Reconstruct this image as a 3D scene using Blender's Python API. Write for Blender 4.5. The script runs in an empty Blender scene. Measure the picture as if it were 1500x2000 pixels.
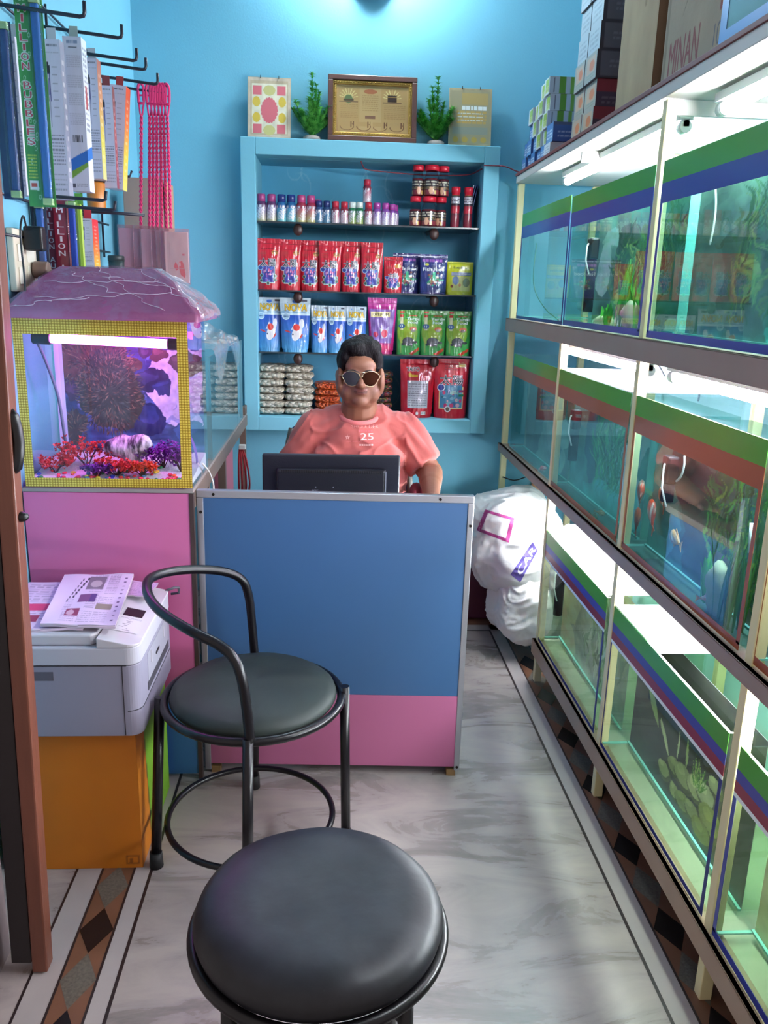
import bpy, bmesh, math, random
import numpy as np
from mathutils import Vector, Matrix, Euler, Quaternion, noise as mnoise
random.seed(7)
SC = bpy.context.scene
COL = SC.collection
PI = math.pi
R_ = math.radians

# ---------------------------------------------------------------- camera
F, PITCH, YAW, ROLL, H = 1600.0, R_(15.0), R_(3.95), R_(1.6), 1.5
_fw = Vector((math.sin(YAW)*math.cos(PITCH), math.cos(YAW)*math.cos(PITCH), -math.sin(PITCH)))
_r0 = Vector((math.cos(YAW), -math.sin(YAW), 0))
_u0 = _r0.cross(_fw)
_rt = _r0*math.cos(ROLL) + _u0*math.sin(ROLL)
_up = _u0*math.cos(ROLL) - _r0*math.sin(ROLL)
CAMP = Vector((0, 0, H))
cd = bpy.data.cameras.new('camera'); cam = bpy.data.objects.new('camera', cd); COL.objects.link(cam)
cd.sensor_fit = 'VERTICAL'; cd.sensor_height = 36.0; cd.sensor_width = 27.0
cd.lens = F/2000*36.0; cd.clip_start = .02; cd.clip_end = 100
M = Matrix((( _rt.x, _up.x, -_fw.x, CAMP.x), (_rt.y, _up.y, -_fw.y, CAMP.y), (_rt.z, _up.z, -_fw.z, CAMP.z), (0, 0, 0, 1)))
cam.matrix_world = M
SC.camera = cam

def on(ax, px, py, v):                    # point of the place seen at photo pixel px,py on the plane axis=v
    d = _fw + _rt*((px-750)/F) - _up*((py-1000)/F)
    return CAMP + d*((v-CAMP[ax])/d[ax])
def oy(px, py, Y): return on(1, px, py, Y)
def ox(px, py, X): return on(0, px, py, X)
def oz(px, py, Z): return on(2, px, py, Z)

# ---------------------------------------------------------------- colour and materials
def lin1(c): return c/12.92 if c <= .04045 else ((c+.055)/1.055)**2.4
def hx(h):
    h = h.lstrip('#'); return tuple(int(h[i:i+2], 16)/255 for i in (0, 2, 4))
def L(h):
    c = hx(h) if isinstance(h, str) else h
    return tuple(lin1(x) for x in c)+(1.0,)
def npx(h): return np.array(hx(h) if isinstance(h, str) else h, float)

_m = {}
def mat(name, col='#888888', rough=.5, metal=0, spec=.5, bump=0, bscale=40, var=0, vscale=8, coat=0, emit=None, estr=0, vdetail=3, sheen=0, col2=None, stretch=None):
    if name in _m: return _m[name]
    m = bpy.data.materials.new(name); m.use_nodes = True; _m[name] = m
    nt = m.node_tree; b = nt.nodes['Principled BSDF']
    b.inputs['Base Color'].default_value = L(col)
    b.inputs['Roughness'].default_value = rough
    b.inputs['Metallic'].default_value = metal
    b.inputs['Specular IOR Level'].default_value = spec
    b.inputs['Coat Weight'].default_value = coat
    b.inputs['Coat Roughness'].default_value = .12
    if sheen: b.inputs['Sheen Weight'].default_value = sheen
    tc = nt.nodes.new('ShaderNodeTexCoord')
    src = tc.outputs['Object']
    if stretch:
        mp = nt.nodes.new('ShaderNodeMapping'); mp.inputs['Scale'].default_value = stretch
        nt.links.new(src, mp.inputs['Vector']); src = mp.outputs['Vector']
    # slight mottling of the surface colour, so every material is procedural
    n = nt.nodes.new('ShaderNodeTexNoise'); n.inputs['Scale'].default_value = vscale; n.inputs['Detail'].default_value = vdetail
    nt.links.new(src, n.inputs['Vector'])
    mx = nt.nodes.new('ShaderNodeMix'); mx.data_type = 'RGBA'
    c = L(col)
    v = var if var else .03
    c2 = L(col2) if col2 else tuple(min(1, x*(1-v)) for x in c[:3])+(1,)
    mx.inputs['A'].default_value = c if col2 else tuple(min(1, x*(1+v)) for x in c[:3])+(1,)
    mx.inputs['B'].default_value = c2
    if col2:
        cr = nt.nodes.new('ShaderNodeMapRange'); cr.inputs['From Min'].default_value = .38; cr.inputs['From Max'].default_value = .62
        nt.links.new(n.outputs['Fac'], cr.inputs['Value']); nt.links.new(cr.outputs['Result'], mx.inputs['Factor'])
    else: nt.links.new(n.outputs['Fac'], mx.inputs['Factor'])
    nt.links.new(mx.outputs['Result'], b.inputs['Base Color'])
    if bump:
        n2 = nt.nodes.new('ShaderNodeTexNoise'); n2.inputs['Scale'].default_value = bscale; n2.inputs['Detail'].default_value = 4
        nt.links.new(src, n2.inputs['Vector'])
        bp = nt.nodes.new('ShaderNodeBump'); bp.inputs['Strength'].default_value = bump; bp.inputs['Distance'].default_value = .004
        nt.links.new(n2.outputs['Fac'], bp.inputs['Height']); nt.links.new(bp.outputs['Normal'], b.inputs['Normal'])
    if emit:
        b.inputs['Emission Color'].default_value = L(emit); b.inputs['Emission Strength'].default_value = estr
    return m

def painted(name, rough=.5, coat=0, spec=.5, bump=0, bscale=60, metal=0, alpha=1, sheen=0):   # colour comes from the printed picture on the mesh
    if name in _m: return _m[name]
    m = bpy.data.materials.new(name); m.use_nodes = True; _m[name] = m
    nt = m.node_tree; b = nt.nodes['Principled BSDF']
    a = nt.nodes.new('ShaderNodeAttribute'); a.attribute_name = 'Col'
    nt.links.new(a.outputs['Color'], b.inputs['Base Color'])
    b.inputs['Roughness'].default_value = rough; b.inputs['Coat Weight'].default_value = coat; b.inputs['Coat Roughness'].default_value = .1
    b.inputs['Specular IOR Level'].default_value = spec; b.inputs['Metallic'].default_value = metal
    b.inputs['Sheen Weight'].default_value = sheen
    tc = nt.nodes.new('ShaderNodeTexCoord')
    n2 = nt.nodes.new('ShaderNodeTexNoise'); n2.inputs['Scale'].default_value = bscale; n2.inputs['Detail'].default_value = 3
    nt.links.new(tc.outputs['Object'], n2.inputs['Vector'])
    bp = nt.nodes.new('ShaderNodeBump'); bp.inputs['Strength'].default_value = bump or .02; bp.inputs['Distance'].default_value = .004
    nt.links.new(n2.outputs['Fac'], bp.inputs['Height']); nt.links.new(bp.outputs['Normal'], b.inputs['Normal'])
    return m

def glassy(name, tint='#ffffff', trans=.92, gloss=.12, rough=.02, edge=None, bump=0, bscale=30, milky=0, milkcol='#ffffff', ior=1.45):
    # thin clear sheet: mostly transparent, mirror reflection by Fresnel, optional milky share
    if name in _m: return _m[name]
    m = bpy.data.materials.new(name); m.use_nodes = True; _m[name] = m
    nt = m.node_tree
    for n in list(nt.nodes): nt.nodes.remove(n)
    out = nt.nodes.new('ShaderNodeOutputMaterial')
    tr = nt.nodes.new('ShaderNodeBsdfTransparent'); tr.inputs['Color'].default_value = L(tint)
    gl = nt.nodes.new('ShaderNodeBsdfGlossy'); gl.inputs['Roughness'].default_value = rough; gl.inputs['Color'].default_value = (1, 1, 1, 1)
    lw = nt.nodes.new('ShaderNodeFresnel'); lw.inputs['IOR'].default_value = ior
    mx = nt.nodes.new('ShaderNodeMixShader')
    if bump:
        tc = nt.nodes.new('ShaderNodeTexCoord')
        n2 = nt.nodes.new('ShaderNodeTexNoise'); n2.inputs['Scale'].default_value = bscale; n2.inputs['Detail'].default_value = 3
        nt.links.new(tc.outputs['Object'], n2.inputs['Vector'])
        bp = nt.nodes.new('ShaderNodeBump'); bp.inputs['Strength'].default_value = bump; bp.inputs['Distance'].default_value = .01
        nt.links.new(n2.outputs['Fac'], bp.inputs['Height'])
        nt.links.new(bp.outputs['Normal'], gl.inputs['Normal']); nt.links.new(bp.outputs['Normal'], lw.inputs['Normal'])
    base = tr.outputs[0]
    if milky:
        df = nt.nodes.new('ShaderNodeBsdfDiffuse'); df.inputs['Color'].default_value = L(milkcol)
        m2 = nt.nodes.new('ShaderNodeMixShader'); m2.inputs[0].default_value = milky
        nt.links.new(tr.outputs[0], m2.inputs[1]); nt.links.new(df.outputs[0], m2.inputs[2]); base = m2.outputs[0]
    ge = nt.nodes.new('ShaderNodeNewGeometry'); su = nt.nodes.new('ShaderNodeMath'); su.operation = 'SUBTRACT'; su.inputs[0].default_value = 1
    mu = nt.nodes.new('ShaderNodeMath'); mu.operation = 'MULTIPLY'; mu.use_clamp = True
    nt.links.new(ge.outputs['Backfacing'], su.inputs[1]); nt.links.new(su.outputs[0], mu.inputs[0]); nt.links.new(lw.outputs[0], mu.inputs[1])
    nt.links.new(mu.outputs[0], mx.inputs[0]); nt.links.new(base, mx.inputs[1]); nt.links.new(gl.outputs[0], mx.inputs[2])
    nt.links.new(mx.outputs[0], out.inputs[0])
    return m

# ---------------------------------------------------------------- mesh builder
class MB:
    def __init__(s): s.V = []; s.F = []; s.M = []; s.C = []; s.c = (.5, .5, .5); s.col = False; s.S = []
    def color(s, h): s.c = tuple(hx(h)) if isinstance(h, str) else tuple(h); s.col = True; return s
    def add(s, V, Fc, m=0, C=None, sm=False):
        k = len(s.V); s.V += [tuple(v) for v in V]
        s.F += [tuple(i+k for i in f) for f in Fc]; s.M += [m]*len(Fc); s.S += [sm]*len(Fc)
        s.C += list(C) if C is not None else [s.c]*len(V)
        if C is not None: s.col = True
        return s
    def box(s, x0, x1, y0, y1, z0, z1, m=0):
        V = [(x, y, z) for z in (z0, z1) for y in (y0, y1) for x in (x0, x1)]
        return s.add(V, [(0, 2, 3, 1), (4, 5, 7, 6), (0, 1, 5, 4), (2, 6, 7, 3), (0, 4, 6, 2), (1, 3, 7, 5)], m)
    def obox(s, c, size, rot, m=0):
        Rm = Euler(rot).to_matrix(); c = Vector(c); a, b, d = [q/2 for q in size]
        V = [c + Rm @ Vector((x, y, z)) for z in (-d, d) for y in (-b, b) for x in (-a, a)]
        return s.add(V, [(0, 2, 3, 1), (4, 5, 7, 6), (0, 1, 5, 4), (2, 6, 7, 3), (0, 4, 6, 2), (1, 3, 7, 5)], m)
    def quad(s, *p, m=0): return s.add(p, [tuple(range(len(p)))], m)
    def prism(s, pts, axis, a, b, m=0):         # polygon pts (2D) extruded along axis between a and b
        n = len(pts); V = []
        for t in (a, b):
            for p in pts:
                V.append((t, p[0], p[1]) if axis == 0 else (p[0], t, p[1]) if axis == 1 else (p[0], p[1], t))
        Fc = [tuple(range(n))[::-1], tuple(range(n, 2*n))]+[(i, (i+1) % n, n+(i+1) % n, n+i) for i in range(n)]
        return s.add(V, Fc, m)
    def tube(s, pts, r, n=8, m=0, closed=False, caps=True):
        pts = [Vector(p) for p in pts]; N = len(pts); V = []; nrm = None
        rr = r if isinstance(r, (list, tuple)) else [r]*N
        for i, p in enumerate(pts):
            if closed: t = pts[(i+1) % N]-pts[i-1]
            else: t = pts[min(i+1, N-1)]-pts[max(i-1, 0)]
            t = t.normalized() if t.length > 1e-9 else Vector((0, 0, 1))
            if nrm is None:
                nrm = t.orthogonal().normalized()
            nrm = (nrm - t*nrm.dot(t)); nrm = nrm.normalized() if nrm.length > 1e-6 else t.orthogonal().normalized()
            b = t.cross(nrm)
            for k in range(n):
                a = 2*PI*k/n; V.append(p+(nrm*math.cos(a)+b*math.sin(a))*rr[i])
        Fc = []
        for i in range(N if closed else N-1):
            j = (i+1) % N
            for k in range(n): Fc.append((i*n+k, i*n+(k+1) % n, j*n+(k+1) % n, j*n+k))
        s.add(V, Fc, m, sm=True)
        if caps and not closed:
            k0 = len(s.V)-N*n
            s.F += [tuple(k0+q for q in range(n))[::-1], tuple(k0+(N-1)*n+q for q in range(n))]; s.M += [m, m]; s.S += [False]*2
        return s
    def cyl(s, p, q, r, n=16, m=0, r2=None): return s.tube([p, q], [r, r if r2 is None else r2], n, m)
    def lathe(s, prof, c=(0, 0, 0), n=20, m=0, colors=None, sm=True):    # prof: (radius, z)
        V = []; C = []
        for i, (r, z) in enumerate(prof):
            for k in range(n):
                a = 2*PI*k/n; V.append((c[0]+r*math.cos(a), c[1]+r*math.sin(a), c[2]+z))
                if colors: C.append(hx(colors[i]) if isinstance(colors[i], str) else colors[i])
        Fc = [(i*n+k, i*n+(k+1) % n, (i+1)*n+(k+1) % n, (i+1)*n+k) for i in range(len(prof)-1) for k in range(n)]
        s.add(V, Fc, m, C if colors else None, sm)
        k0 = len(s.V)-len(V); s.F += [tuple(k0+q for q in range(n))[::-1], tuple(k0+(len(prof)-1)*n+q for q in range(n))]; s.M += [m, m]; s.S += [False]*2
        return s
    def ell(s, c, r, rot=(0, 0, 0), nu=16, nv=10, m=0, fn=None, sm=True):
        Rm = Euler(rot).to_matrix(); c = Vector(c); V = [c+Rm @ Vector((0, 0, -r[2]))]
        for j in range(1, nv):
            t = -PI/2+PI*j/nv
            for k in range(nu):
                a = 2*PI*k/nu
                V.append(c+Rm @ Vector((r[0]*math.cos(t)*math.cos(a), r[1]*math.cos(t)*math.sin(a), r[2]*math.sin(t))))
        V.append(c+Rm @ Vector((0, 0, r[2]))); top = len(V)-1
        Fc = [(0, 1+(k+1) % nu, 1+k) for k in range(nu)]
        for j in range(nv-2):
            for k in range(nu): Fc.append((1+j*nu+k, 1+j*nu+(k+1) % nu, 1+(j+1)*nu+(k+1) % nu, 1+(j+1)*nu+k))
        Fc += [(top, 1+(nv-2)*nu+k, 1+(nv-2)*nu+(k+1) % nu) for k in range(nu)]
        if fn: V = [fn(Vector(v)) for v in V]
        return s.add(V, Fc, m, sm=sm)
    def caps(s, p, q, r1, r2, n=14, m=0):      # tapered capsule, for bodies
        p = Vector(p); q = Vector(q); d = (q-p).normalized(); pts = []; rr = []
        for t in (-1, -.92, -.7, -.38): pts.append(p+d*r1*t); rr.append(max(.0005, r1*math.sqrt(max(0, 1-t*t))))
        pts.append(p); rr.append(r1); pts.append(q); rr.append(r2)
        for t in (.38, .7, .92, 1): pts.append(q+d*r2*t); rr.append(max(.0005, r2*math.sqrt(max(0, 1-t*t))))
        return s.tube(pts, rr, n, m)
    def grid(s, fn, W, Hh, cv=None, m=0, sm=True, flip=False):   # fn(u,v) -> point ; cv: Canvas
        V = []; C = [] if cv is not None else None
        for j in range(Hh):
            for i in range(W):
                u, v = i/(W-1), j/(Hh-1); V.append(fn(u, v))
        if cv is not None:
            A = cv.a if isinstance(cv, Cv) else cv
            hh, ww = A.shape[:2]
            jj = np.clip((np.arange(Hh)/(Hh-1)*(hh-1)).round().astype(int), 0, hh-1); ii = np.clip((np.arange(W)/(W-1)*(ww-1)).round().astype(int), 0, ww-1)
            C = [tuple(x) for x in A[jj][:, ii].reshape(-1, 3)]
        q = (lambda a, b, c, d: (a, d, c, b)) if flip else (lambda a, b, c, d: (a, b, c, d))
        Fc = [q(j*W+i, j*W+i+1, (j+1)*W+i+1, (j+1)*W+i) for j in range(Hh-1) for i in range(W-1)]
        return s.add(V, Fc, m, C, sm)
    def build(s, name, mats, parent=None, bevel=0, loc=None, smooth=None, local=False, seg=2):
        if not isinstance(mats, (list, tuple)): mats = [mats]
        me = bpy.data.meshes.new(name)
        o = bpy.data.objects.new(name, me); COL.objects.link(o)
        org = WO.get(parent.name, Vector((0, 0, 0))) if parent is not None else (Vector(loc) if loc is not None else Vector((0, 0, 0)))
        if parent is not None: o.parent = parent
        if local and parent is not None: org = Vector((0, 0, 0))
        V = [(v[0]-org[0], v[1]-org[1], v[2]-org[2]) for v in s.V] if org.length else s.V
        me.from_pydata(V, [], s.F)
        for m_ in mats: me.materials.append(m_)
        me.polygons.foreach_set('material_index', s.M)
        sm_ = s.S if smooth is None else [smooth]*len(s.F)
        me.polygons.foreach_set('use_smooth', sm_)
        if s.col:
            at = me.color_attributes.new('Col', 'FLOAT_COLOR', 'POINT')
            A = np.array(s.C, float); A = np.where(A <= .04045, A/12.92, ((A+.055)/1.055)**2.4)
            at.data.foreach_set('color', np.concatenate([A, np.ones((len(A), 1))], 1).astype(np.float32).ravel())
        me.update()
        if parent is None:
            if loc is not None: o.location = loc
            WO[o.name] = org.copy()
        else: WO[o.name] = WO.get(parent.name, Vector((0, 0, 0))).copy()
        if bevel:
            b = o.modifiers.new('bevel', 'BEVEL'); b.width = bevel; b.segments = seg; b.limit_method = 'ANGLE'; b.angle_limit = R_(40)
            b.harden_normals = False
        return o
WO = {}

def tag(o, label=None, cat=None, group=None, kind=None):
    if label: o['label'] = label
    if cat: o['category'] = cat
    if group: o['group'] = group
    if kind: o['kind'] = kind
    return o
def thing(name, label, cat, loc=(0, 0, 0), rz=0, group=None):
    o = bpy.data.objects.new(name, None); COL.objects.link(o); o.empty_display_size = .05
    o.location = loc; o.rotation_euler = (0, 0, rz); WO[o.name] = Vector(loc)
    return tag(o, label, cat, group)
def struct(o): o['kind'] = 'structure'; return o
def kids(o): return [c for c in bpy.data.objects if c.parent == o]
def copy_tree(o, parent=None, label=None, loc=None, rot=None, scale=None, group=None):
    c = o.copy(); COL.objects.link(c)
    if parent is not None: c.parent = parent
    if label: c['label'] = label
    if group: c['group'] = group
    if loc is not None: c.location = loc
    if rot is not None: c.rotation_euler = rot
    if scale is not None: c.scale = scale
    for ch in kids(o): copy_tree(ch, c)
    return c
ORD = ['first', 'second', 'third', 'fourth', 'fifth', 'sixth', 'seventh', 'eighth', 'ninth', 'tenth', 'eleventh', 'twelfth', 'thirteenth', 'fourteenth', 'fifteenth', 'sixteenth', 'seventeenth', 'eighteenth', 'nineteenth', 'twentieth']

# ---------------------------------------------------------------- printed pictures
_gl = {}
def glyphs(txt, font=None, bold=0):
    k = (txt, bold)
    if k in _gl: return _gl[k]
    cu = bpy.data.curves.new('t', 'FONT'); cu.body = txt; cu.size = 1; cu.offset = bold; cu.resolution_u = 3
    ob = bpy.data.objects.new('t', cu); COL.objects.link(ob)
    dg = bpy.context.evaluated_depsgraph_get(); me = bpy.data.meshes.new_from_object(ob.evaluated_get(dg))
    me.calc_loop_triangles()
    P = np.array([v.co[:2] for v in me.vertices]) if len(me.vertices) else np.zeros((0, 2))
    T = [tuple(t.vertices) for t in me.loop_triangles]
    bpy.data.objects.remove(ob); bpy.data.curves.remove(cu); bpy.data.meshes.remove(me)
    if len(P): P = P-P.min(0)
    _gl[k] = (P, T); return _gl[k]

class Cv:
    """small picture, row 0 at the bottom; coordinates 0..1"""
    def __init__(s, w, h, c='#ffffff'):
        s.w, s.h = w, h; s.a = np.ones((h, w, 3))*npx(c)
        s.Y, s.X = np.mgrid[0:h, 0:w]; s.X = (s.X+.5)/w; s.Y = (s.Y+.5)/h
        s.rs = np.random.RandomState(w*7+h)
    def warp(s, amp, sc=4, seed=0):       # later shapes come out irregular
        s.X = s.X+(s.fnoise(sc, seed=seed+31)-.5)*amp; s.Y = s.Y+(s.fnoise(sc, seed=seed+57)-.5)*amp; return s
    def put(s, mask, c, a=1):
        s.a[mask] = s.a[mask]*(1-a)+npx(c)*a; return s
    def rect(s, x0, y0, x1, y1, c, a=1): return s.put((s.X >= x0) & (s.X <= x1) & (s.Y >= y0) & (s.Y <= y1), c, a)
    def ell(s, cx, cy, rx, ry, c, a=1, rot=0):
        dx, dy = s.X-cx, s.Y-cy; ca, sa = math.cos(rot), math.sin(rot)
        return s.put(((dx*ca+dy*sa)/rx)**2+((-dx*sa+dy*ca)/ry)**2 <= 1, c, a)
    def ring(s, cx, cy, rx, ry, t, c, a=1):
        q = ((s.X-cx)/rx)**2+((s.Y-cy)/ry)**2; return s.put((q <= 1) & (q >= (1-t)**2), c, a)
    def poly(s, P, c, a=1):
        m = np.zeros((s.h, s.w), bool); n = len(P)
        for i in range(n):
            x0, y0 = P[i]; x1, y1 = P[(i+1) % n]
            if y0 == y1: continue
            m ^= ((y0 > s.Y) != (y1 > s.Y)) & (s.X < (x1-x0)*(s.Y-y0)/(y1-y0)+x0)
        return s.put(m, c, a)
    def line(s, x0, y0, x1, y1, t, c, a=1):
        dx, dy = x1-x0, (y1-y0); l = math.hypot(dx, dy) or 1e-6; nx, ny = -dy/l*t/2, dx/l*t/2
        return s.poly([(x0+nx, y0+ny), (x1+nx, y1+ny), (x1-nx, y1-ny), (x0-nx, y0-ny)], c, a)
    def grad(s, c0, c1, y0=0, y1=1, x0=0, x1=1, horiz=False):
        m = (s.Y >= y0) & (s.Y <= y1) & (s.X >= x0) & (s.X <= x1)
        t = ((s.X-x0)/(x1-x0) if horiz else (s.Y-y0)/(y1-y0)).clip(0, 1)[..., None]
        s.a[m] = (npx(c0)*(1-t)+npx(c1)*t)[m]; return s
    def fnoise(s, sx, sy=None, seed=0, oct=4):
        sy = sy or sx; out = np.zeros((s.h, s.w)); amp = 1; tot = 0; rs = np.random.RandomState(seed+11)
        for o in range(oct):
            gx, gy = max(2, int(sx*2**o)+2), max(2, int(sy*2**o)+2); g = rs.rand(gy+1, gx+1)
            fx = s.X.clip(0, .9999)*(gx-1); fy = s.Y.clip(0, .9999)*(gy-1); ix = fx.astype(int); iy = fy.astype(int); tx = fx-ix; ty = fy-iy
            tx = tx*tx*(3-2*tx); ty = ty*ty*(3-2*ty)
            out += amp*((g[iy, ix]*(1-tx)+g[iy, ix+1]*tx)*(1-ty)+(g[iy+1, ix]*(1-tx)+g[iy+1, ix+1]*tx)*ty); tot += amp; amp *= .5
        return out/tot
    def noise(s, sc, amp, seed=0):
        n = (s.fnoise(sc, seed=seed)-.5)*2*amp; s.a = (s.a*(1+n[..., None])).clip(0, 1); return s
    def speck(s, amp, seed=0):
        s.a = (s.a*(1+np.random.RandomState(seed).uniform(-amp, amp, (s.h, s.w, 1)))).clip(0, 1); return s
    def lines(s, x0, y0, x1, y1, n, c, a=.6, t=.45, seed=0):   # rows of illegible small print
        rs = np.random.RandomState(seed+3); st = (y1-y0)/n
        for i in range(n):
            y = y1-(i+.5)*st; x = x0
            while x < x1:
                l = rs.uniform(.06, .2)*(x1-x0); s.rect(x, y-st*t/2, min(x+l, x1), y+st*t/2, c, a); x += l+.03*(x1-x0)
        return s
    def text(s, txt, x, y, w, h, c, outline=None, ow=.012, bold=.01, italic=0, vertical=False):
        if vertical:
            n = len(txt); st = h/n
            for i, ch in enumerate(txt):
                k_ = .3 if ch == 'I' else 1
                if ch != ' ': s.text(ch, x+w*(1-k_)/2, y+h-(i+1)*st+st*.12, w*k_, st*.76, c, outline, ow, min(bold, .025))
            return s
        P, T = glyphs(txt)
        if not len(P): return s
        e = P.max(0); Q = np.empty_like(P); Q[:, 0] = x+(P[:, 0]/e[0])*w+italic*(P[:, 1]/e[1])*h; Q[:, 1] = y+(P[:, 1]/e[1])*h
        m = np.zeros((s.h, s.w), bool)
        for t in T:
            a_, b_, c_ = Q[t[0]], Q[t[1]], Q[t[2]]
            x0 = max(0, int(min(a_[0], b_[0], c_[0])*s.w)-1); x1 = min(s.w, int(max(a_[0], b_[0], c_[0])*s.w)+2)
            y0 = max(0, int(min(a_[1], b_[1], c_[1])*s.h)-1); y1 = min(s.h, int(max(a_[1], b_[1], c_[1])*s.h)+2)
            if x1 <= x0 or y1 <= y0: continue
            X = s.X[y0:y1, x0:x1]; Y = s.Y[y0:y1, x0:x1]
            def ed(p, q): return (X-p[0])*(q[1]-p[1])-(Y-p[1])*(q[0]-p[0])
            d0, d1, d2 = ed(a_, b_), ed(b_, c_), ed(c_, a_)
            m[y0:y1, x0:x1] |= ((d0 >= 0) & (d1 >= 0) & (d2 >= 0)) | ((d0 <= 0) & (d1 <= 0) & (d2 <= 0))
        if bold > .015 and h*s.h > 6: m = m | np.roll(m, 1, 1)
        if outline:
            o = m.copy(); kx = max(1, int(ow*s.w))
            for dx in range(-kx, kx+1):
                for dy in range(-kx, kx+1):
                    o |= np.roll(np.roll(m, dx, 1), dy, 0)
            s.put(o, outline)
        return s.put(m, c)
    def leaf(s, x, y, l, w, ang, c, a=1, bend=0):
        n = 7; up = []; dn = []
        for i in range(n+1):
            t = i/n; aa = ang+bend*t; px = x+math.cos(aa)*l*t; py = y+math.sin(aa)*l*t*s.w/s.h
            ww = w*math.sin(PI*min(.98, t*.9+.08)); up.append((px-math.sin(aa)*ww, py+math.cos(aa)*ww)); dn.append((px+math.sin(aa)*ww, py-math.cos(aa)*ww))
        return s.poly(up+dn[::-1], c, a)
def rect_obj(mb, p0, du, dv, cv, W=None, Hh=None, m=0, flip=False):    # flat printed sheet: corner, width vector, height vector
    p0 = Vector(p0); du = Vector(du); dv = Vector(dv)
    return mb.grid(lambda u, v: p0+du*u+dv*v, W or cv.w, Hh or cv.h, cv, m, sm=False, flip=flip)
def remesh(o, voxel, smooth=6, factor=.5):
    md = o.modifiers.new('r', 'REMESH'); md.mode = 'VOXEL'; md.voxel_size = voxel; md.use_smooth_shade = True
    s2 = o.modifiers.new('s', 'SMOOTH'); s2.iterations = smooth; s2.factor = factor
    dg = bpy.context.evaluated_depsgraph_get(); me = bpy.data.meshes.new_from_object(o.evaluated_get(dg))
    mats = list(o.data.materials); o.modifiers.clear(); old = o.data; o.data = me; bpy.data.meshes.remove(old)
    me.materials.clear()
    for m_ in mats: me.materials.append(m_)
    me.polygons.foreach_set('material_index', [0]*len(me.polygons)); me.polygons.foreach_set('use_smooth', [True]*len(me.polygons))
    return o
def vcolor(o, fn):        # paint a mesh from a function of the vertex position
    me = o.data; n = len(me.vertices); P = np.empty(n*3); me.vertices.foreach_get('co', P); P = P.reshape(-1, 3)
    A = fn(P); A = np.where(A <= .04045, A/12.92, ((A+.055)/1.055)**2.4)
    at = me.color_attributes.get('Col') or me.color_attributes.new('Col', 'FLOAT_COLOR', 'POINT')
    at.data.foreach_set('color', np.concatenate([A, np.ones((n, 1))], 1).astype(np.float32).ravel())
# ================================================================ the room shell
YW = 4.0                                  # back wall
WALL = mat('blue_wall', '#74b8cf', .75, bump=.12, bscale=120, var=.05, vscale=3)
FRAMEW = mat('blue_niche_frame', '#7cc0d4', .7, bump=.08, bscale=100, var=.04, vscale=4)

# wallpaper at the back of the niche: blue with pale swirled strokes
cv = Cv(240, 270, '#56aacc')
cv.noise(4, .10, 5)
rs = np.random.RandomState(4)
for i in range(60):
    cx, cy, r = rs.uniform(0, 1), rs.uniform(0, 1), rs.uniform(.03, .075); a0 = rs.uniform(0, 2*PI); sp = rs.uniform(2.2, 4.4)
    for k in range(14):
        a1 = a0+sp*k/14; a2 = a0+sp*(k+1)/14
        cv.line(cx+r*math.cos(a1), cy+r*1.15*math.sin(a1), cx+r*math.cos(a2), cy+r*1.15*math.sin(a2), .006, '#8cc8dc', .45*math.sin(PI*(k+.5)/14)+.1)
PAPER = painted('niche_wallpaper', .6)

NX0, NX1, NZ0, NZ1, NB = -.34, .675, .915, 2.07, 4.24
b = MB()
b.box(-1.0, NX0, YW, 4.4, 0, 3.0); b.box(NX1, 1.35, YW, 4.4, 0, 3.0)
b.box(NX0, NX1, YW, 4.4, 0, NZ0); b.box(NX0, NX1, YW, 4.4, NZ1, 3.0)
b.box(NX0, NX1, NB+.01, 4.4, NZ0, NZ1)
rect_obj(b, (NX0, NB, NZ0), (NX1-NX0, 0, 0), (0, 0, NZ1-NZ0), cv, m=1)
struct(b.build('wall_back', [WALL, PAPER]))
# raised moulding round the niche; its top is the ledge the pictures stand on
OX0, OX1, OZ0, OZ1, FY = -.405, .745, .85, 2.14, 3.9
b = MB()
b.box(OX0, NX0, FY, YW, OZ0, OZ1); b.box(NX1, OX1, FY, YW, OZ0, OZ1)
b.box(NX0, NX1, FY, YW, OZ0, NZ0); b.box(NX0, NX1, FY, YW, NZ1, OZ1)
struct(b.build('trim_1', FRAMEW, bevel=.003))
struct(MB().box(-1.0, -.87, 1.62, YW, 0, 3.0).build('wall_left', WALL))
struct(MB().box(1.23, 1.36, .3, YW, 0, 3.0).build('wall_right', mat('tube_glare_wall', '#b4dfec', .7, var=.05)))  # a blue wall, paled so the tubes' overexposure is in its colour
struct(MB().box(-1.0, 1.36, .3, 4.4, 3.0, 3.1).build('ceiling', mat('ceiling_paint', '#e4eef0', .85, var=.04)))

# floor: veined marble with inlaid border of diamonds
fm = mat('marble', '#b9aead', .28, var=.1, vscale=2.2)
nt = fm.node_tree; bs = nt.nodes['Principled BSDF']
tc = nt.nodes.new('ShaderNodeTexCoord'); mp = nt.nodes.new('ShaderNodeMapping'); mp.inputs['Scale'].default_value = (1.5, 4.2, 1)
nz = nt.nodes.new('ShaderNodeTexNoise'); nz.inputs['Scale'].default_value = 1.5; nz.inputs['Detail'].default_value = 8; nz.inputs['Distortion'].default_value = 1.2; nz.inputs['Roughness'].default_value = .62
nt.links.new(tc.outputs['Object'], mp.inputs[0]); nt.links.new(mp.outputs[0], nz.inputs['Vector'])
cr = nt.nodes.new('ShaderNodeValToRGB'); nt.links.new(nz.outputs['Fac'], cr.inputs[0])
cr.color_ramp.elements[0].position = .30; cr.color_ramp.elements[0].color = L('#6f6664')
cr.color_ramp.elements[1].position = .62; cr.color_ramp.elements[1].color = L('#a89b97')
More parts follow.
